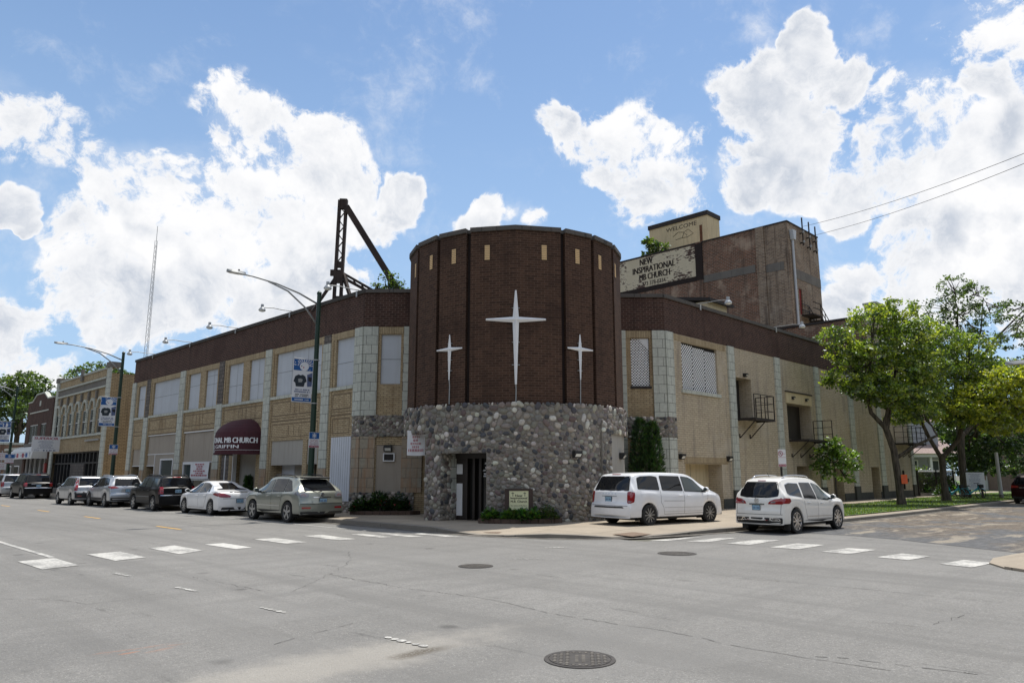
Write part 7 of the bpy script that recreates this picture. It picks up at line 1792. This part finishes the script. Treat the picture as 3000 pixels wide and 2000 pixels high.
# dark brick shop with the white awning
sh_b = thing('dark_brick_shop', 'small dark brick shop with stepped gable and white windows at the far left', 'building', (18,80,.15))
wall(MB(), F2.O, F2.u, F2.n, 76.0, 85.4, .15, 8.6, [(80.9,84.0,4.65,6.4,.12),(77.9,79.8,4.65,6.4,.12),(76.7,84.5,.15,3.2,.3)]).build('brick_wall', M['brown'], sh_b)
q = MB(); q.prism([(78.2,8.6),(79.6,9.2),(82.2,9.2),(83.6,8.6)],F2.O,F2.u,Z,F2.n,-.3,0); q.build('gable', M['brown'], sh_b); q = MB(); q.prism([(78.1,8.62),(79.55,9.22),(82.25,9.22),(83.7,8.62),(83.7,8.75),(82.3,9.36),(79.5,9.36),(78.1,8.75)],F2.O,F2.u,Z,F2.n,-.32,.06); q.build('gable_coping', M['terra'], sh_b)
F2.part('coping', M['terra'], sh_b, 76,78.1,8.6,8.72,-.3,.06); F2.part('coping', M['terra'], sh_b, 83.7,85.4,8.6,8.72,-.3,.06); F2.part('string_course', M['terra'], sh_b, 77.5,84.2,7.5,7.62,0,.05); F2.part('diamond', M['terra'], sh_b, 80.5,81.0,8.1,8.6,0,.03)
q = MB(); q.quad((17.45,76,.15),(36,76,.15),(36,76,8.5),(17.45,76,8.5)); q.quad((17.45,76,8.45),(36,76,8.45),(36,85.4,8.45),(17.45,85.4,8.45)); q.build('side_wall', M['brown'], sh_b)
for a,b,m_ in ((80.9,84.0,3),(77.9,79.8,2)):
    f_ = F2.part('window', M['trim'], sh_b, a,b,4.65,6.4,-.12,-.06)
    for k in range(m_): w_ = (b-a)/m_; F2.part('pane', M['glass'], f_, a+k*w_+.08,a+(k+1)*w_-.08,4.75,6.3,-.06,-.04)
F2.part('sill_course', M['conc'], sh_b, 76.4,85,4.4,4.6,0,.12)
F2.part('shop_glass', M['shopglass'], sh_b, 76.7,84.5,.15,3.2,-.3,-.24); q = MB()
for a in (76.7,77.6,79.2,81,82.8,84.3): F2.slab(q,a,a+.14,.15,3.2,-.24,-.12)
FL_ = F2.slab(q,76.7,84.44,.15,.5,-.24,-.125); q.build('shopfront_frame', M['trim'], sh_b); F2.part('red_door', M['red'], sh_b, 76.9,77.55,.15,2.6,-.23,-.1); F2.part('red_post', M['red'], sh_b, 76.1,76.6,.15,2.7,0,.12)
aw = thing('shop_awning', 'white curved shop awning with a red and blue sign strip', 'awning', (17.2,80.5,3.0)); q = MB(); prof = [(.0,4.3),(.35,4.28),(.8,4.1),(1.1,3.75),(1.2,3.3),(1.2,3.1)]
for (k0,z0_),(k1,z1_) in zip(prof,prof[1:]): q.quad(F2.P(76.4,z0_,k0),F2.P(85.2,z0_,k0),F2.P(85.2,z1_,k1),F2.P(76.4,z1_,k1))
for a in (76.4,85.2): q.add([F2.P(a,z_,k_) for k_,z_ in prof]+[F2.P(a,3.1,0)],[tuple(range(7))])
q.build('canopy', simple('white_vinyl',(.6,.6,.58),.6), aw); pl = F2.part('sign_strip', M['signwhite'], aw, 77.2,84.8,3.16,3.7,1.2,1.23)
for i,(a,mt) in enumerate(((78.0,'signblue'),(79.3,'signred'),(81.4,'redink'),(82.6,'signblue'),(83.7,'signred'))): F2.part('sign_patch', M[mt], pl, a-.3,a+.45,3.24,3.62,1.231,1.234); bars(Face(F2.O,F2.u,F2.n),a+.8,3.42,.5,.12,1.231,70+i,pl,M['blueink'])
# the far low buildings and street sign clutter beyond
for i,(y,x,w_,h_,lab) in enumerate(((92,18,8,4.2,'low grey building beyond the dark brick shop'),(104,18,10,5.0,'farther low brown building at the left edge'))):
    th = thing('low_building', lab, 'building', (x,y,.15)); q = MB(); q.box(x,x+12,y-w_/2,y+w_/2,.15,h_); q.build('wall', M['stage' if i else 'conc'], th); q = MB(); q.box(x-.15,x+12,y-w_/2-.1,y+w_/2+.1,h_,h_+.25); q.build('coping', M['terra'], th)
    for a in (-2,1.5): f_ = MB(); f_.box(x-.06,x-.005,y+a-1,y+a+1,.7,2.6); f_ = f_.build('shop_window', M['trim'], th); g_ = MB(); g_.box(x-.08,x-.06,y+a-.9,y+a+.9,.8,2.5); g_.build('pane', M['shopglass'], f_)
th = thing('street_sign', 'pair of small white street signs on a post at the far left', 'street sign', (15.2,82.5,.15)); q = MB(); q.bar((15.2,82.5,.1),(15.2,82.5,3.9),.07); q.build('post', M['galv'], th)
for z_ in (3.4,2.5): q = MB(); q.box(14.7,15.6,82.4,82.43,z_-.35,z_+.3); pl = q.build('plate', M['signwhite'], th); [bars(Face((15.15,82.4,0),(1,0,0),(0,-1,0)),0,z_+.15-.15*k,.6,.06,.002,int(z_*10)+k,pl,M['redink']) for k in range(3)]

# ------------------------------------------------------------------ planting
LR_ = random.Random(21)
def leafquad(mb, p, d, nrm, L_, W_, col):
    s_ = d.cross(nrm).normalized(); tip = p+d*L_; mid = p+d*(L_*.5)+nrm*(-L_*.08)
    mb.v += [tuple(p), tuple(mid+s_*W_), tuple(tip), tuple(mid-s_*W_)]; n = len(mb.v); mb.f.append((n-4,n-3,n-2,n-1)); mb.c += [col]*4
def rvec(r): 
    while True:
        v = Vector((r.uniform(-1,1), r.uniform(-1,1), r.uniform(-1,1)))
        if .05 < v.length < 1: return v.normalized()
def leaves(blobs, size, cols, r, clump=(10,18), spread=.32, up=.35, density=1., hollow=.5):
    mb = MB(); mb.c = []
    for (c, rad, n_) in blobs:
        c = Vector(c); rad = Vector(rad)
        for i in range(int(n_*density)):
            v = rvec(r); k = (hollow + (1-hollow)*r.random())**.6
            cc = c + Vector((v.x*rad.x, v.y*rad.y, v.z*rad.z))*k
            base = r.choice(cols); sh = r.uniform(.65,1.25); sp = spread*r.uniform(.7,1.4)
            axis = (v*.6 + rvec(r)*.6 + Vector((0,0,-.1))).normalized()
            for j in range(r.randint(*clump)):
                o = rvec(r)*sp*r.random()**.5; o.z *= .6
                nrm = (Z*up + rvec(r)*.8).normalized(); d = (axis*.5 + rvec(r)); d = (d - nrm*d.dot(nrm)).normalized()
                q = sh*r.uniform(.75,1.3); L_ = size*r.uniform(.7,1.35)
                leafquad(mb, cc+o, d, nrm, L_, L_*.36, tuple(min(1,x*q) for x in base))
    return mb
def limb(mb, a, b, r0, r1, r, n_=6, wob=.06):
    a, b = Vector(a), Vector(b); L_ = (b-a).length; pts = []; rs = []
    for k in range(n_+1):
        s_ = k/n_; p = a.lerp(b,s_)
        if 0 < k < n_: p = p + rvec(r)*wob*L_*.5
        p.z += .05*L_*math.sin(math.pi*s_); pts.append(p); rs.append(r0+(r1-r0)*s_)
    mb.tube(pts, rs, 8); return pts
def tree(name, label, cat, trunk, forks, blobs, size, cols, seed, group=None, clump=(11,18), spread=.27, hollow=.5, twigs=3, up=.75):
    r = random.Random(seed)
    th = thing(name, label, cat, trunk[0][:3], group=group)
    mb = MB(); mb.tube([Vector(p[:3]) for p in trunk], [p[3] for p in trunk], 12)
    b0 = Vector(trunk[0][:3]); mb.lathe([(trunk[0][3]*1.5,-.05),(trunk[0][3]*1.15,.18),(trunk[0][3]*1.0,.5)],b0,'z',12)
    ends = []
    for f in forks: mb.tube([Vector(p[:3]) for p in f], [p[3] for p in f], 9); ends.append((Vector(f[-1][:3]), f[-1][3]))
    ends.append((Vector(trunk[-1][:3]), trunk[-1][3]))
    for (c, rad, n_) in blobs:
        c = Vector(c); e, er = min(ends, key=lambda q: (q[0]-c).length)
        pts = limb(mb, e, c, er*.8, .035, r)
        for k in range(twigs):
            v = rvec(r); tip = c+Vector((v.x*rad[0],v.y*rad[1],abs(v.z)*rad[2]))*.9; limb(mb, pts[r.randint(2,5)], tip, .035, .010, r, 4)
    smooth_angle(mb.build('trunk', M['bark'], th), 60)
    leaves(blobs, size, cols, r, clump, spread, up, 1.75 if name == 'street_tree' else 1.15, hollow).build('crown', M['leaf'], th, recalc=False)
    return th
def fl(F_, L_, z): return ((F_+L_)*SQ, (F_-L_)*SQ, z)
GREEN = [(.175,.25,.042),(.12,.185,.034),(.27,.335,.058),(.07,.11,.024),(.36,.40,.07)]
DARK = [(.05,.09,.024),(.036,.068,.020),(.075,.125,.033),(.10,.16,.045)]
YEL = [(.38,.41,.055),(.27,.32,.048),(.50,.50,.065),(.16,.21,.036)]
# nearest large parkway tree
F1 = 39.6
tree('street_tree', 'leafy parkway tree with an orange notice on its trunk, nearest the church side', 'tree',
  [(*fl(F1,20.6,.1),0.211),(*fl(F1,20.55,1.4),0.183),(*fl(F1,20.45,3.0),0.172),(*fl(F1,20.1,4.3),0.156)],
  [[(*fl(F1,20.1,4.2),0.133),(*fl(F1,19.4,5.0),0.109),(*fl(F1,19.25,6.2),0.094),(*fl(F1,19.6,7.6),0.062)],[(*fl(F1,20.2,4.2),0.117),(*fl(F1+.4,20.7,5.6),0.094),(*fl(F1+.5,21.2,7.4),0.062)],[(*fl(F1,20.55,2.6),0.101),(*fl(F1-.5,21.5,3.3),0.078),(*fl(F1-.8,22.4,3.75),0.062)]],
  [(fl(F1-.5,17.6,9.1),(1.0,1.0,.5),34),(fl(F1-.2,18.4,8.3),(1.3,1.3,.7),70),(fl(F1,18.2,6.9),(1.1,1.3,.6),60),(fl(F1-.4,19.2,6.3),(1.4,1.5,.65),90),(fl(F1,19.8,8.2),(1.4,1.4,.8),70),(fl(F1+.3,20.2,10.2),(1.3,1.4,.9),75),(fl(F1+.3,21.4,10.6),(1.2,1.2,.8),55),(fl(F1,21.4,9.0),(1.4,1.5,.8),70),(fl(F1,21.0,7.2),(1.6,1.6,.9),105),(fl(F1-.4,20.4,5.9),(1.4,1.5,.7),80),(fl(F1+.3,22.8,9.4),(1.2,1.2,.7),50),(fl(F1,22.6,7.6),(1.3,1.4,.9),75),(fl(F1-.6,21.9,4.9),(1.0,1.0,.5),45),(fl(F1+.2,22.2,6.2),(1.4,1.4,.8),90)],
  .155, GREEN, 5, 'large trees on the parkway')
F2_ = 45.3
tree('street_tree', 'second parkway tree with a forked trunk, behind the grass verge', 'tree',
  [(*fl(F2_,26.3,.1),0.248),(*fl(F2_,26.25,1.3),0.186),(*fl(F2_,26.3,2.9),0.192)],
  [[(*fl(F2_,26.2,2.8),0.130),(*fl(F2_,25.6,4.0),0.112),(*fl(F2_,25.0,5.6),0.081),(*fl(F2_,25.0,7.6),0.056)],[(*fl(F2_,26.4,2.8),0.155),(*fl(F2_,27.4,3.8),0.136),(*fl(F2_,28.1,5.6),0.105),(*fl(F2_,28.4,7.5),0.062)]],
  [(fl(F2_,24.6,9.4),(1.6,1.6,1.0),70),(fl(F2_,25.6,10.6),(1.6,1.6,.9),65),(fl(F2_,27.2,9.8),(1.7,1.7,1.0),75),(fl(F2_,25.0,7.4),(1.8,1.8,1.0),100),(fl(F2_,27.0,7.6),(1.9,1.9,1.1),110),(fl(F2_,28.8,8.2),(1.5,1.6,.9),70),(fl(F2_-.4,24.6,5.8),(1.4,1.5,.7),75),(fl(F2_-.6,26.4,5.9),(1.6,1.6,.8),95),(fl(F2_-.5,28.2,6.4),(1.6,1.6,.8),80),(fl(F2_-.8,23.6,5.2),(.9,1.0,.5),40),(fl(F2_,28.8,9.6),(1.4,1.5,.9),60),(fl(F2_+.5,29.6,7.0),(1.4,1.5,.9),75),(fl(F2_+1.5,30.6,8.4),(1.5,1.6,.9),70),(fl(F2_+1,29.0,5.6),(1.2,1.3,.7),60),(fl(F2_,26.2,9.0),(1.6,1.6,.9),70),(fl(F2_-.3,27.4,5.2),(1.2,1.3,.6),60)],
  .16, GREEN, 6, 'large trees on the parkway')
F3 = 52
tree('street_tree', 'tall sparse tree with bare twigs standing behind the other parkway trees', 'tree',
  [(*fl(F3,31.5,.1),0.260),(*fl(F3,31.6,4),0.223),(*fl(F3,31.8,7.5),0.186)],
  [[(*fl(F3,31.8,7.4),0.155),(*fl(F3,32.0,10),0.105),(*fl(F3,32.4,13.2),0.050)],[(*fl(F3,31.8,7.6),0.136),(*fl(F3,33.4,9.6),0.099),(*fl(F3,35.2,11.6),0.074),(*fl(F3,37.6,13.8),0.037)],[(*fl(F3,33.4,9.6),0.074),(*fl(F3,34.0,12.2),0.050),(*fl(F3,34.4,14.4),0.025)]],
  [(fl(F3,32.3,15.2),(1.2,1.2,.9),26),(fl(F3,33.6,14.6),(1.3,1.3,.9),26),(fl(F3,31.2,13.5),(1.2,1.2,.9),30),(fl(F3,32.8,13.0),(1.6,1.6,1.0),40),(fl(F3,34.8,13.2),(1.4,1.4,.9),24),(fl(F3,32.0,11.4),(1.6,1.6,.9),46),(fl(F3,34.2,11.2),(1.5,1.5,.8),30),(fl(F3,36.4,13.4),(1.4,1.4,.8),22),(fl(F3,37.8,12.2),(1.5,1.5,.8),26),(fl(F3,36.2,11.2),(1.3,1.3,.7),20),(fl(F3,31.6,9.6),(1.6,1.6,1.0),50),(fl(F3,38.4,10.2),(1.4,1.4,.7),26),(fl(F3,33.6,9.2),(1.7,1.7,.9),60),(fl(F3,35.6,9.0),(1.7,1.7,.9),60),(fl(F3,37.4,8.2),(1.7,1.7,.9),60),(fl(F3,33.0,7.6),(1.6,1.6,.8),50)],
  .17, [(.09,.14,.04),(.06,.10,.03),(.13,.18,.05)], 7, 'large trees on the parkway', clump=(9,15), twigs=6)
tree('street_tree', 'yellow green leafy tree reaching in from the right edge', 'tree',
  [(*fl(44,33.4,.1),.30),(*fl(44,33.4,2.4),.26),(*fl(43.8,33.2,4.2),.2)],
  [[(*fl(43.8,33.2,4.0),.14),(*fl(43.5,31.2,5.0),.10),(*fl(43.5,29.6,5.8),.07)],[(*fl(43.8,33.2,4.2),.15),(*fl(43.6,31.8,6.0),.09)]],
  [(fl(43.5,26.6,5.7),(.9,1.0,.45),36),(fl(43.5,27.8,6.5),(1.2,1.3,.6),62),(fl(43.5,29.2,7.3),(1.3,1.4,.65),74),(fl(43.6,30.8,7.8),(1.4,1.4,.7),70),(fl(43.5,28.2,5.3),(1.2,1.3,.55),60),(fl(43.5,29.8,6.0),(1.4,1.5,.7),80),(fl(43.6,31.6,6.6),(1.4,1.5,.7),70),(fl(43.5,29.0,4.5),(1.1,1.2,.45),46),(fl(43.6,30.8,4.8),(1.3,1.3,.5),55)],
  .17, YEL, 8, 'large trees on the parkway')
tree('background_tree', 'dark leaning tree trunk and low dark foliage behind the bicycles', 'tree',
  [(*fl(52.5,31.9,.1),.24),(*fl(52.5,31.8,2.5),.21),(*fl(52.4,32.0,4.5),.18)], [[(*fl(52.4,32.0,4.4),.14),(*fl(52.6,33.2,5.4),.10)]],
  [(fl(55,32.9,5.4),(1.3,1.3,.9),75),(fl(56,34.6,4.6),(1.7,1.8,1.1),120),(fl(57,36.6,4.0),(1.9,2.0,1.1),130),(fl(57,38.8,4.2),(1.9,2.0,1.2),120),(fl(57,35.2,6.4),(1.7,1.8,1.0),95),(fl(57,38.0,6.3),(1.8,1.9,1.1),100),(fl(58,40.6,3.6),(1.8,1.9,1.2),100),(fl(59,37.6,2.5),(1.6,1.6,.8),80),(fl(59,40.2,2.2),(1.5,1.5,.8),70),(fl(56,33.6,3.2),(1.0,1.1,.6),40),(fl(57,35.0,2.4),(1.3,1.4,.8),70),(fl(58,36.6,3.0),(1.5,1.5,.9),70)],
  .20, DARK, 9)
for i,(Fq,Lq,h,lab) in enumerate(((90,50,10,'far tree rising behind the grey porch house'),(95,62,9,'far tree at the right edge beyond the brick house'),(84,54,6,'low far tree beside the brick house'),(100,58,12,'tallest far tree on the right behind the others'))):
    tree('background_tree', lab, 'tree', [(*fl(Fq,Lq,.1),.4),(*fl(Fq,Lq,h*.5),.3)], [], [(fl(Fq,Lq+rx*h*.3,h*.62+rz_*h*.3),(h*.28,h*.28,h*.2),55) for rx,rz_ in ((0,.6),(-.7,0),(.7,.1),(0,-.4),(-.4,.5),(.5,.6))], .42, DARK+GREEN[:2], 30+i, 'far trees on the right', spread=.6)
# sapling
tree('young_tree', 'slim young tree with bright leaves in front of the pale brick church side', 'tree',
  [(42.0,16.55,.1,.055),(41.95,16.55,1.2,.045),(41.9,16.5,2.4,.03)], [],
  [((41.8,16.5,3.2),(.55,.55,.35),30),((41.4,16.9,2.75),(.65,.65,.4),30),((42.5,16.1,2.8),(.65,.65,.4),30),((41.8,16.5,3.55),(.4,.4,.25),14),((41.2,17.0,2.2),(.5,.5,.3),18),((42.8,16.0,2.2),(.55,.55,.3),20),((42.0,16.5,2.2),(.6,.6,.35),24),((41.4,16.8,1.75),(.4,.4,.25),10),((42.5,16.2,1.5),(.45,.45,.3),12)],
  .20, [(.15,.24,.042),(.10,.18,.03),(.20,.29,.055)], 12, clump=(5,9), spread=.22, hollow=.3)
# evergreen by the right chamfer
def conifer(label, cx, cy, h, w_, seed, z0=.15, tops=((0,0,1.),), n_=2100):
    r = random.Random(seed); th = thing('evergreen_shrub', label, 'evergreen', (cx,cy,z0))
    mb = MB(); mb.tube([(cx,cy,z0-.02),(cx,cy,z0+h*.7)],[.07,.02],8); mb.build('trunk', M['bark'], th)
    lm = MB(); lm.c = []
    for i in range(n_):
        tx,ty,ts = r.choice(tops); z_ = r.random()**1.15; rad = w_*(1-z_)**.55*(.55+.45*math.sin(min(1,z_*4)*math.pi/2)) + .03
        a = r.uniform(0,6.283); k = r.uniform(.72,1.05); p = Vector((cx+tx*z_+rad*k*math.cos(a), cy+ty*z_+rad*k*math.sin(a), z0+.1+z_*h*ts))
        out = Vector((math.cos(a),math.sin(a),1.1)).normalized(); c = r.choice([(.035,.085,.018),(.05,.115,.024),(.022,.055,.014),(.075,.15,.03)])
        for j in range(6):
            d = (out+rvec(r)*.55).normalized(); nn_ = rvec(r); nn_ = (nn_-d*nn_.dot(d)).normalized(); leafquad(lm, p+rvec(r)*.06, d, nn_, r.uniform(.10,.19), .022, tuple(x*r.uniform(.7,1.3) for x in c))
    lm.build('crown', M['leaf'], th, recalc=False)
ep = CR.P(1.12,0,.85)
conifer('dark green evergreen with two tips between the stone tower and the right wing', ep.x, ep.y, 3.75, .74, 3, tops=((-.14,.16,1.),(.22,-.22,.96)))
conifer('small potted evergreen inside the awning entrance', 17.6, 36.9, 1.35, .17, 4, n_=420)
# planting beds
def bed(label, edge, plants, loc, seed):
    r = random.Random(seed); th = thing('planting_bed', label, 'planting bed', loc)
    mb = MB(); P = [Vector((*p,0)) for p in edge]
    for a,b in zip(P,P[1:]): mb.bar(a+Z*.22,b+Z*.22,.14,.16)
    mb.build('brick_edging', M['edging'], th); sm = MB(); sm.add([p+Z*.24 for p in P],[tuple(range(len(P)))]); sm.build('soil', M['soil'], th)
def plant(name, label, cat, cx, cy, w_, h_, seed, cols, broad=False, n_=420, size=.13, flowers=0, grp=None, z0=.2):
    r = random.Random(seed); th = thing(name, label, cat, (cx,cy,z0), group=grp); lm = MB(); lm.c = []
    for i in range(n_):
        a = r.uniform(0,6.283); k = math.sqrt(r.random()); z_ = (1-k*k*.75)*h_*r.uniform(.35,1.)
        p = Vector((cx+k*w_*math.cos(a),cy+k*w_*math.sin(a),z0+z_)); out = Vector((math.cos(a)*k,math.sin(a)*k,.35)).normalized(); d = (out+rvec(r)*.5).normalized(); n2 = (Z*1.2+rvec(r)*.7); n2 = (n2-d*n2.dot(d)).normalized()
        L_ = size*r.uniform(.7,1.4); leafquad(lm,p,d,n2,L_,L_*(.30 if broad else .33),tuple(x*r.uniform(.6,1.3) for x in r.choice(cols)))
    lm.build('foliage', M['leaf'], th, recalc=False)
    if flowers:
        fm = MB(); fm.c = []
        for i in range(flowers):
            a = r.uniform(0,6.283); p = Vector((cx+w_*r.uniform(.5,1.1)*math.cos(a),cy+w_*r.uniform(.5,1.1)*math.sin(a),z0+h_*r.uniform(.3,.6)))
            for j in range(5): d = rvec(r); n2 = rvec(r); n2 = (n2-d*n2.dot(d)).normalized(); leafquad(fm,p,d,n2,.05,.02,(.42,.02,.03))
        fm.build('flower', M['leaf'], th, recalc=False)
    st_ = MB()
    for k in range(5): st_.tube([(cx,cy,z0-.03),(cx+r.uniform(-.5,.5)*w_,cy+r.uniform(-.5,.5)*w_,z0+h_*.6)],.01,5)
    st_.build('stem', M['bark'], th)
bc = CL.P(1.05,0,.0)
ED = [tuple(CL.P(a,0,k).xy) for a,k in ((-.1,.05),(-.1,.75),(.3,1.1),(1.3,1.15),(2.3,1.0),(2.6,.6))]
bed('brick edged bed of dark leafy plants below the taupe panel', ED, None, tuple(CL.P(1,.15,.6)), 1)
HOS = [(.075,.15,.035),(.11,.19,.05),(.05,.10,.026)]; DK = [(.024,.055,.016),(.04,.08,.022),(.016,.034,.012)]
for i,(a,k,w_,h_,lab) in enumerate(((.25,.62,.42,.62,'dark bushy plant at the left end of the bed'),(.95,.6,.5,.85,'tallest dark bushy plant in the middle of the bed'),(1.75,.55,.48,.75,'dark bushy plant at the right end of the bed'))):
    p = CL.P(a,0,k); plant('bushy_plant', lab+' under the taupe panel', 'plant', p.x,p.y,w_,h_,50+i,DK,n_=620,size=.13,flowers=10,grp='dark plants in the left bed')
ED = [tuple(pol(a,r_).xy) for a,r_ in ((-13.5,4.55),(-14,4.95),(-8,5.08),(0,5.12),(8,5.12),(14,5.05),(17.5,4.9),(18,4.55))]
bed('brick edged bed at the foot of the cobblestone tower', ED, None, tuple(pol(0,4.8,.15)), 2)
for i,(a,r_,w_,h_,cols,br,lab) in enumerate(((-10,4.78,.26,.38,HOS,1,'leftmost hosta in the bed, by the church door'),(-2.5,4.85,.28,.34,HOS,1,'hosta left of centre under the cream name sign'),(2.5,4.88,.30,.38,HOS,1,'hosta in front of the cream name sign'),(7,4.85,.26,.36,HOS,1,'hosta right of the name sign, before the round shrub'),(12.5,4.80,.38,.55,[(.06,.095,.022),(.09,.12,.03),(.035,.06,.016)],0,'round small leaved shrub at the right end of the bed'))):
    p = pol(a,r_); plant('hosta' if br else 'round_shrub', lab, 'plant', p.x,p.y,w_,h_,70+i,cols,bool(br),n_=(260 if br else 900),size=(.17 if br else .07),grp='hostas in the tower bed' if br else None)
# weeds on the roofs
def weed(label, c, blobs, seed, size=.16):
    tree('roof_sapling', label, 'self seeded tree', [(c[0],c[1],c[2],.05),(c[0],c[1],c[2]+.7,.03)], [], blobs, size, [(.075,.125,.028),(.05,.09,.02),(.11,.155,.035)], seed, clump=(5,9), spread=.2, hollow=.2)
c = FLz(33.6,-5.9,9.2); weed('self seeded leafy sapling behind the left parapet, under the raking steel strut', c, [((c.x,c.y,10.3),(.45,.45,.4),24),((c.x+.1,c.y,10.9),(.4,.4,.4),18),((c.x+.45,c.y-.4,10.5),(.4,.4,.3),16),((c.x-.4,c.y+.4,10.45),(.35,.35,.3),12)], 61, .12)
weed('leafy sapling growing beside the cream penthouse on the stage block roof', (61.2,40.6,22.2), [((61.2,40.9,23.3),(1.0,1.0,.8),45),((61.2,40.2,24.4),(.9,1.0,.8),42),((61.2,41.2,25.2),(.7,.7,.6),28),((61.2,39.6,23.2),(.9,.9,.6),34),((61.2,41.6,24.0),(.6,.7,.5),20)], 62, .30)
GREEND = [(.09,.14,.030),(.065,.105,.024),(.125,.175,.035),(.045,.075,.018)]
# trees behind the left hand buildings
for i,(x,y,h,s_,lab,cols) in enumerate(((27,98,14.6,5.6,'big leafy tree behind the dark brick shop at the far left',GREEND),(22,112,14.5,5.0,'farther leafy tree at the left edge of the street',GREEND),(36,80,14.2,3.0,'tree top showing over the arcaded building',GREEND),(42,73,13.8,2.2,'small tree top between the arcaded building and the church',GREEND),(16.2,118,5.5,3.0,'low yellow green street tree at the far left',YEL))):
    tree('background_tree', lab, 'tree', [(x,y,.1,.4),(x,y,h*.45,.3)], [], [((x+rx*s_*.6,y+ry*s_*.8,h*.66+rz_*h*.26),(s_*.45,s_*.5,s_*.33),60) for rx,ry,rz_ in ((0,0,1),(-.7,.5,.2),(.6,-.7,.3),(0,.9,.5),(0,-1,.1),(0,.2,-.3),(.3,-.5,.8),(-.3,.6,.85))], .36, cols, 80+i, 'trees beyond the left buildings', spread=.5, twigs=4)
# hedge and flowers behind the fence
th = thing('hedge', 'clipped yellow green hedge behind the iron fence', 'hedge', (62.6,19.2,.15)); lm = leaves([((61.6,19.2,1.7),(1.4,.8,.9),120),((63.2,19.0,1.6),(1.4,.8,.8),110)], .14, [(.12,.19,.03),(.08,.14,.025),(.15,.21,.04)], random.Random(90), spread=.25, hollow=.7); lm.build('foliage', M['leaf'], th, recalc=False); q = MB(); q.tube([(62.4,19.1,.1),(62.4,19.1,1.2)],.06,6); q.build('stem', M['bark'], th)
for i,(x,y,lab) in enumerate(((61.3,18.3,'dark shrub behind the fence nearest the church end'),(64.2,17.9,'dark shrub behind the fence by the gate'),(66.4,17.6,'dark shrub at the right end of the iron fence'))): plant('fence_shrub', lab, 'shrub', x,y,1.0,1.4,95+i,DK+HOS[:1],n_=900,size=.2,grp='shrubs behind the fence')
plant('rose_bush', 'rose bush with pink flowers above the fence', 'rose bush', 65.2,18.6,.8,2.2,99,HOS,n_=500,size=.16,flowers=40)
plant('green_bush', 'small bright bush beside the bicycles', 'bush', 55.8,15.0,.5,.9,100,[(.06,.11,.03),(.09,.14,.03)],n_=400,size=.14)

# ------------------------------------------------------------------ the man by the shopfront
def person(label, loc, rz):
    th = thing('person', label, 'person', loc, rz)
    def skin(name, verts, edges, rad, mat, parent, sub=2):
        me = bpy.data.meshes.new(name); me.from_pydata(verts, edges, []); o = link(bpy.data.objects.new(name, me)); 
        md = o.modifiers.new('s','SKIN'); md.use_smooth_shade = True
        for i,v in enumerate(me.skin_vertices[0].data): v.radius = (rad[i],rad[i]) if not isinstance(rad[i],tuple) else rad[i]
        me.skin_vertices[0].data[0].use_root = True; sb = o.modifiers.new('u','SUBSURF'); sb.levels = sub
        dg = bpy.context.evaluated_depsgraph_get(); dg.update(); m2 = bpy.data.meshes.new_from_object(o.evaluated_get(dg)); o.modifiers.clear(); o.data = m2; bpy.data.meshes.remove(me); m2.name = name
        m2.materials.clear(); m2.materials.append(mat); o.parent = parent; m2.polygons.foreach_set('use_smooth',[True]*len(m2.polygons)); return o
    v = [(0,0,.95),(0,0,1.12),(0,.01,1.30),(0,.0,1.44),(0,.0,1.52),(0,.02,1.62),(0,.02,1.72)]; rad = [.12,.12,.135,.09,.055,.085,.07]; e = [(i,i+1) for i in range(6)]
    for s_ in (-1,1):
        b = len(v); v += [(s_*.10,0,.90),(s_*.105,.01,.52),(s_*.11,-.01,.10),(s_*.115,.12,.04)]; rad += [.095,.07,.05,.04]; e += [(0,b),(b,b+1),(b+1,b+2),(b+2,b+3)]
        b = len(v); v += [(s_*.17,0,1.42),(s_*.22,.0,1.14),(s_*.20,.10,.92),(s_*.19,.14,.83)]; rad += [.06,.045,.035,.035]; e += [(3,b),(b,b+1),(b+1,b+2),(b+2,b+3)]
        for k in range(5):
            c = len(v); ox = (k-2)*.016; v += [(s_*.19+ox,.155,.79),(s_*.19+ox,.16,.745-.01*(k==2))]; rad += [.010,.008]; e += [(b+3,c),(c,c+1)]
    bd = skin('body', v, e, rad, M['skin'], th)
    tv = [(0,0,.88),(0,0,1.12),(0,.01,1.30),(0,0,1.44)]; tr = [.145,.14,.155,.105]; te = [(0,1),(1,2),(2,3)]
    for s_ in (-1,1): b = len(tv); tv += [(s_*.17,0,1.43),(s_*.22,0,1.14),(s_*.205,.07,.98)]; tr += [.078,.062,.055]; te += [(3,b),(b,b+1),(b+1,b+2)]
    skin('shirt', tv, te, tr, M['cloth_dark'], bd)
    pv = [(0,0,.93)]; prr = [.14]; pe = []
    for s_ in (-1,1): b = len(pv); pv += [(s_*.10,0,.86),(s_*.105,.01,.5),(s_*.11,-.01,.09)]; prr += [.112,.092,.078]; pe += [(0,b),(b,b+1),(b+1,b+2)]
    skin('trousers', pv, pe, prr, M['cloth_khaki'], bd)
    for s_ in (-1,1):
        q = MB(); q.obox((s_*.115,.05,.045),(1,0,0),(0,1,0),Z,.10,.27,.09); q.build('shoe', M['black'], bd, local=True)
    hr = MB(); hr.lathe([(.02,1.80),(.075,1.785),(.10,1.74),(.102,1.69),(.09,1.66)],(0,.005,0),'z',14); hr.build('hair', M['black'], bd, local=True, smooth=True)
    q = MB(); q.tube([(0,.10,1.66),(0,.125,1.635)],.014,6); q.build('nose', M['skin'], bd, local=True)
    for s_ in (-1,1): q = MB(); q.lathe([(.003,-.006),(.012,0),(.003,.006)],(s_*.032,.098,1.675),'y',8); q.build('eye', M['ink'], bd, local=True)
person('person in a dark top and khaki trousers standing by the shopfront pilaster', (16.75,74.4,.15), R(120))
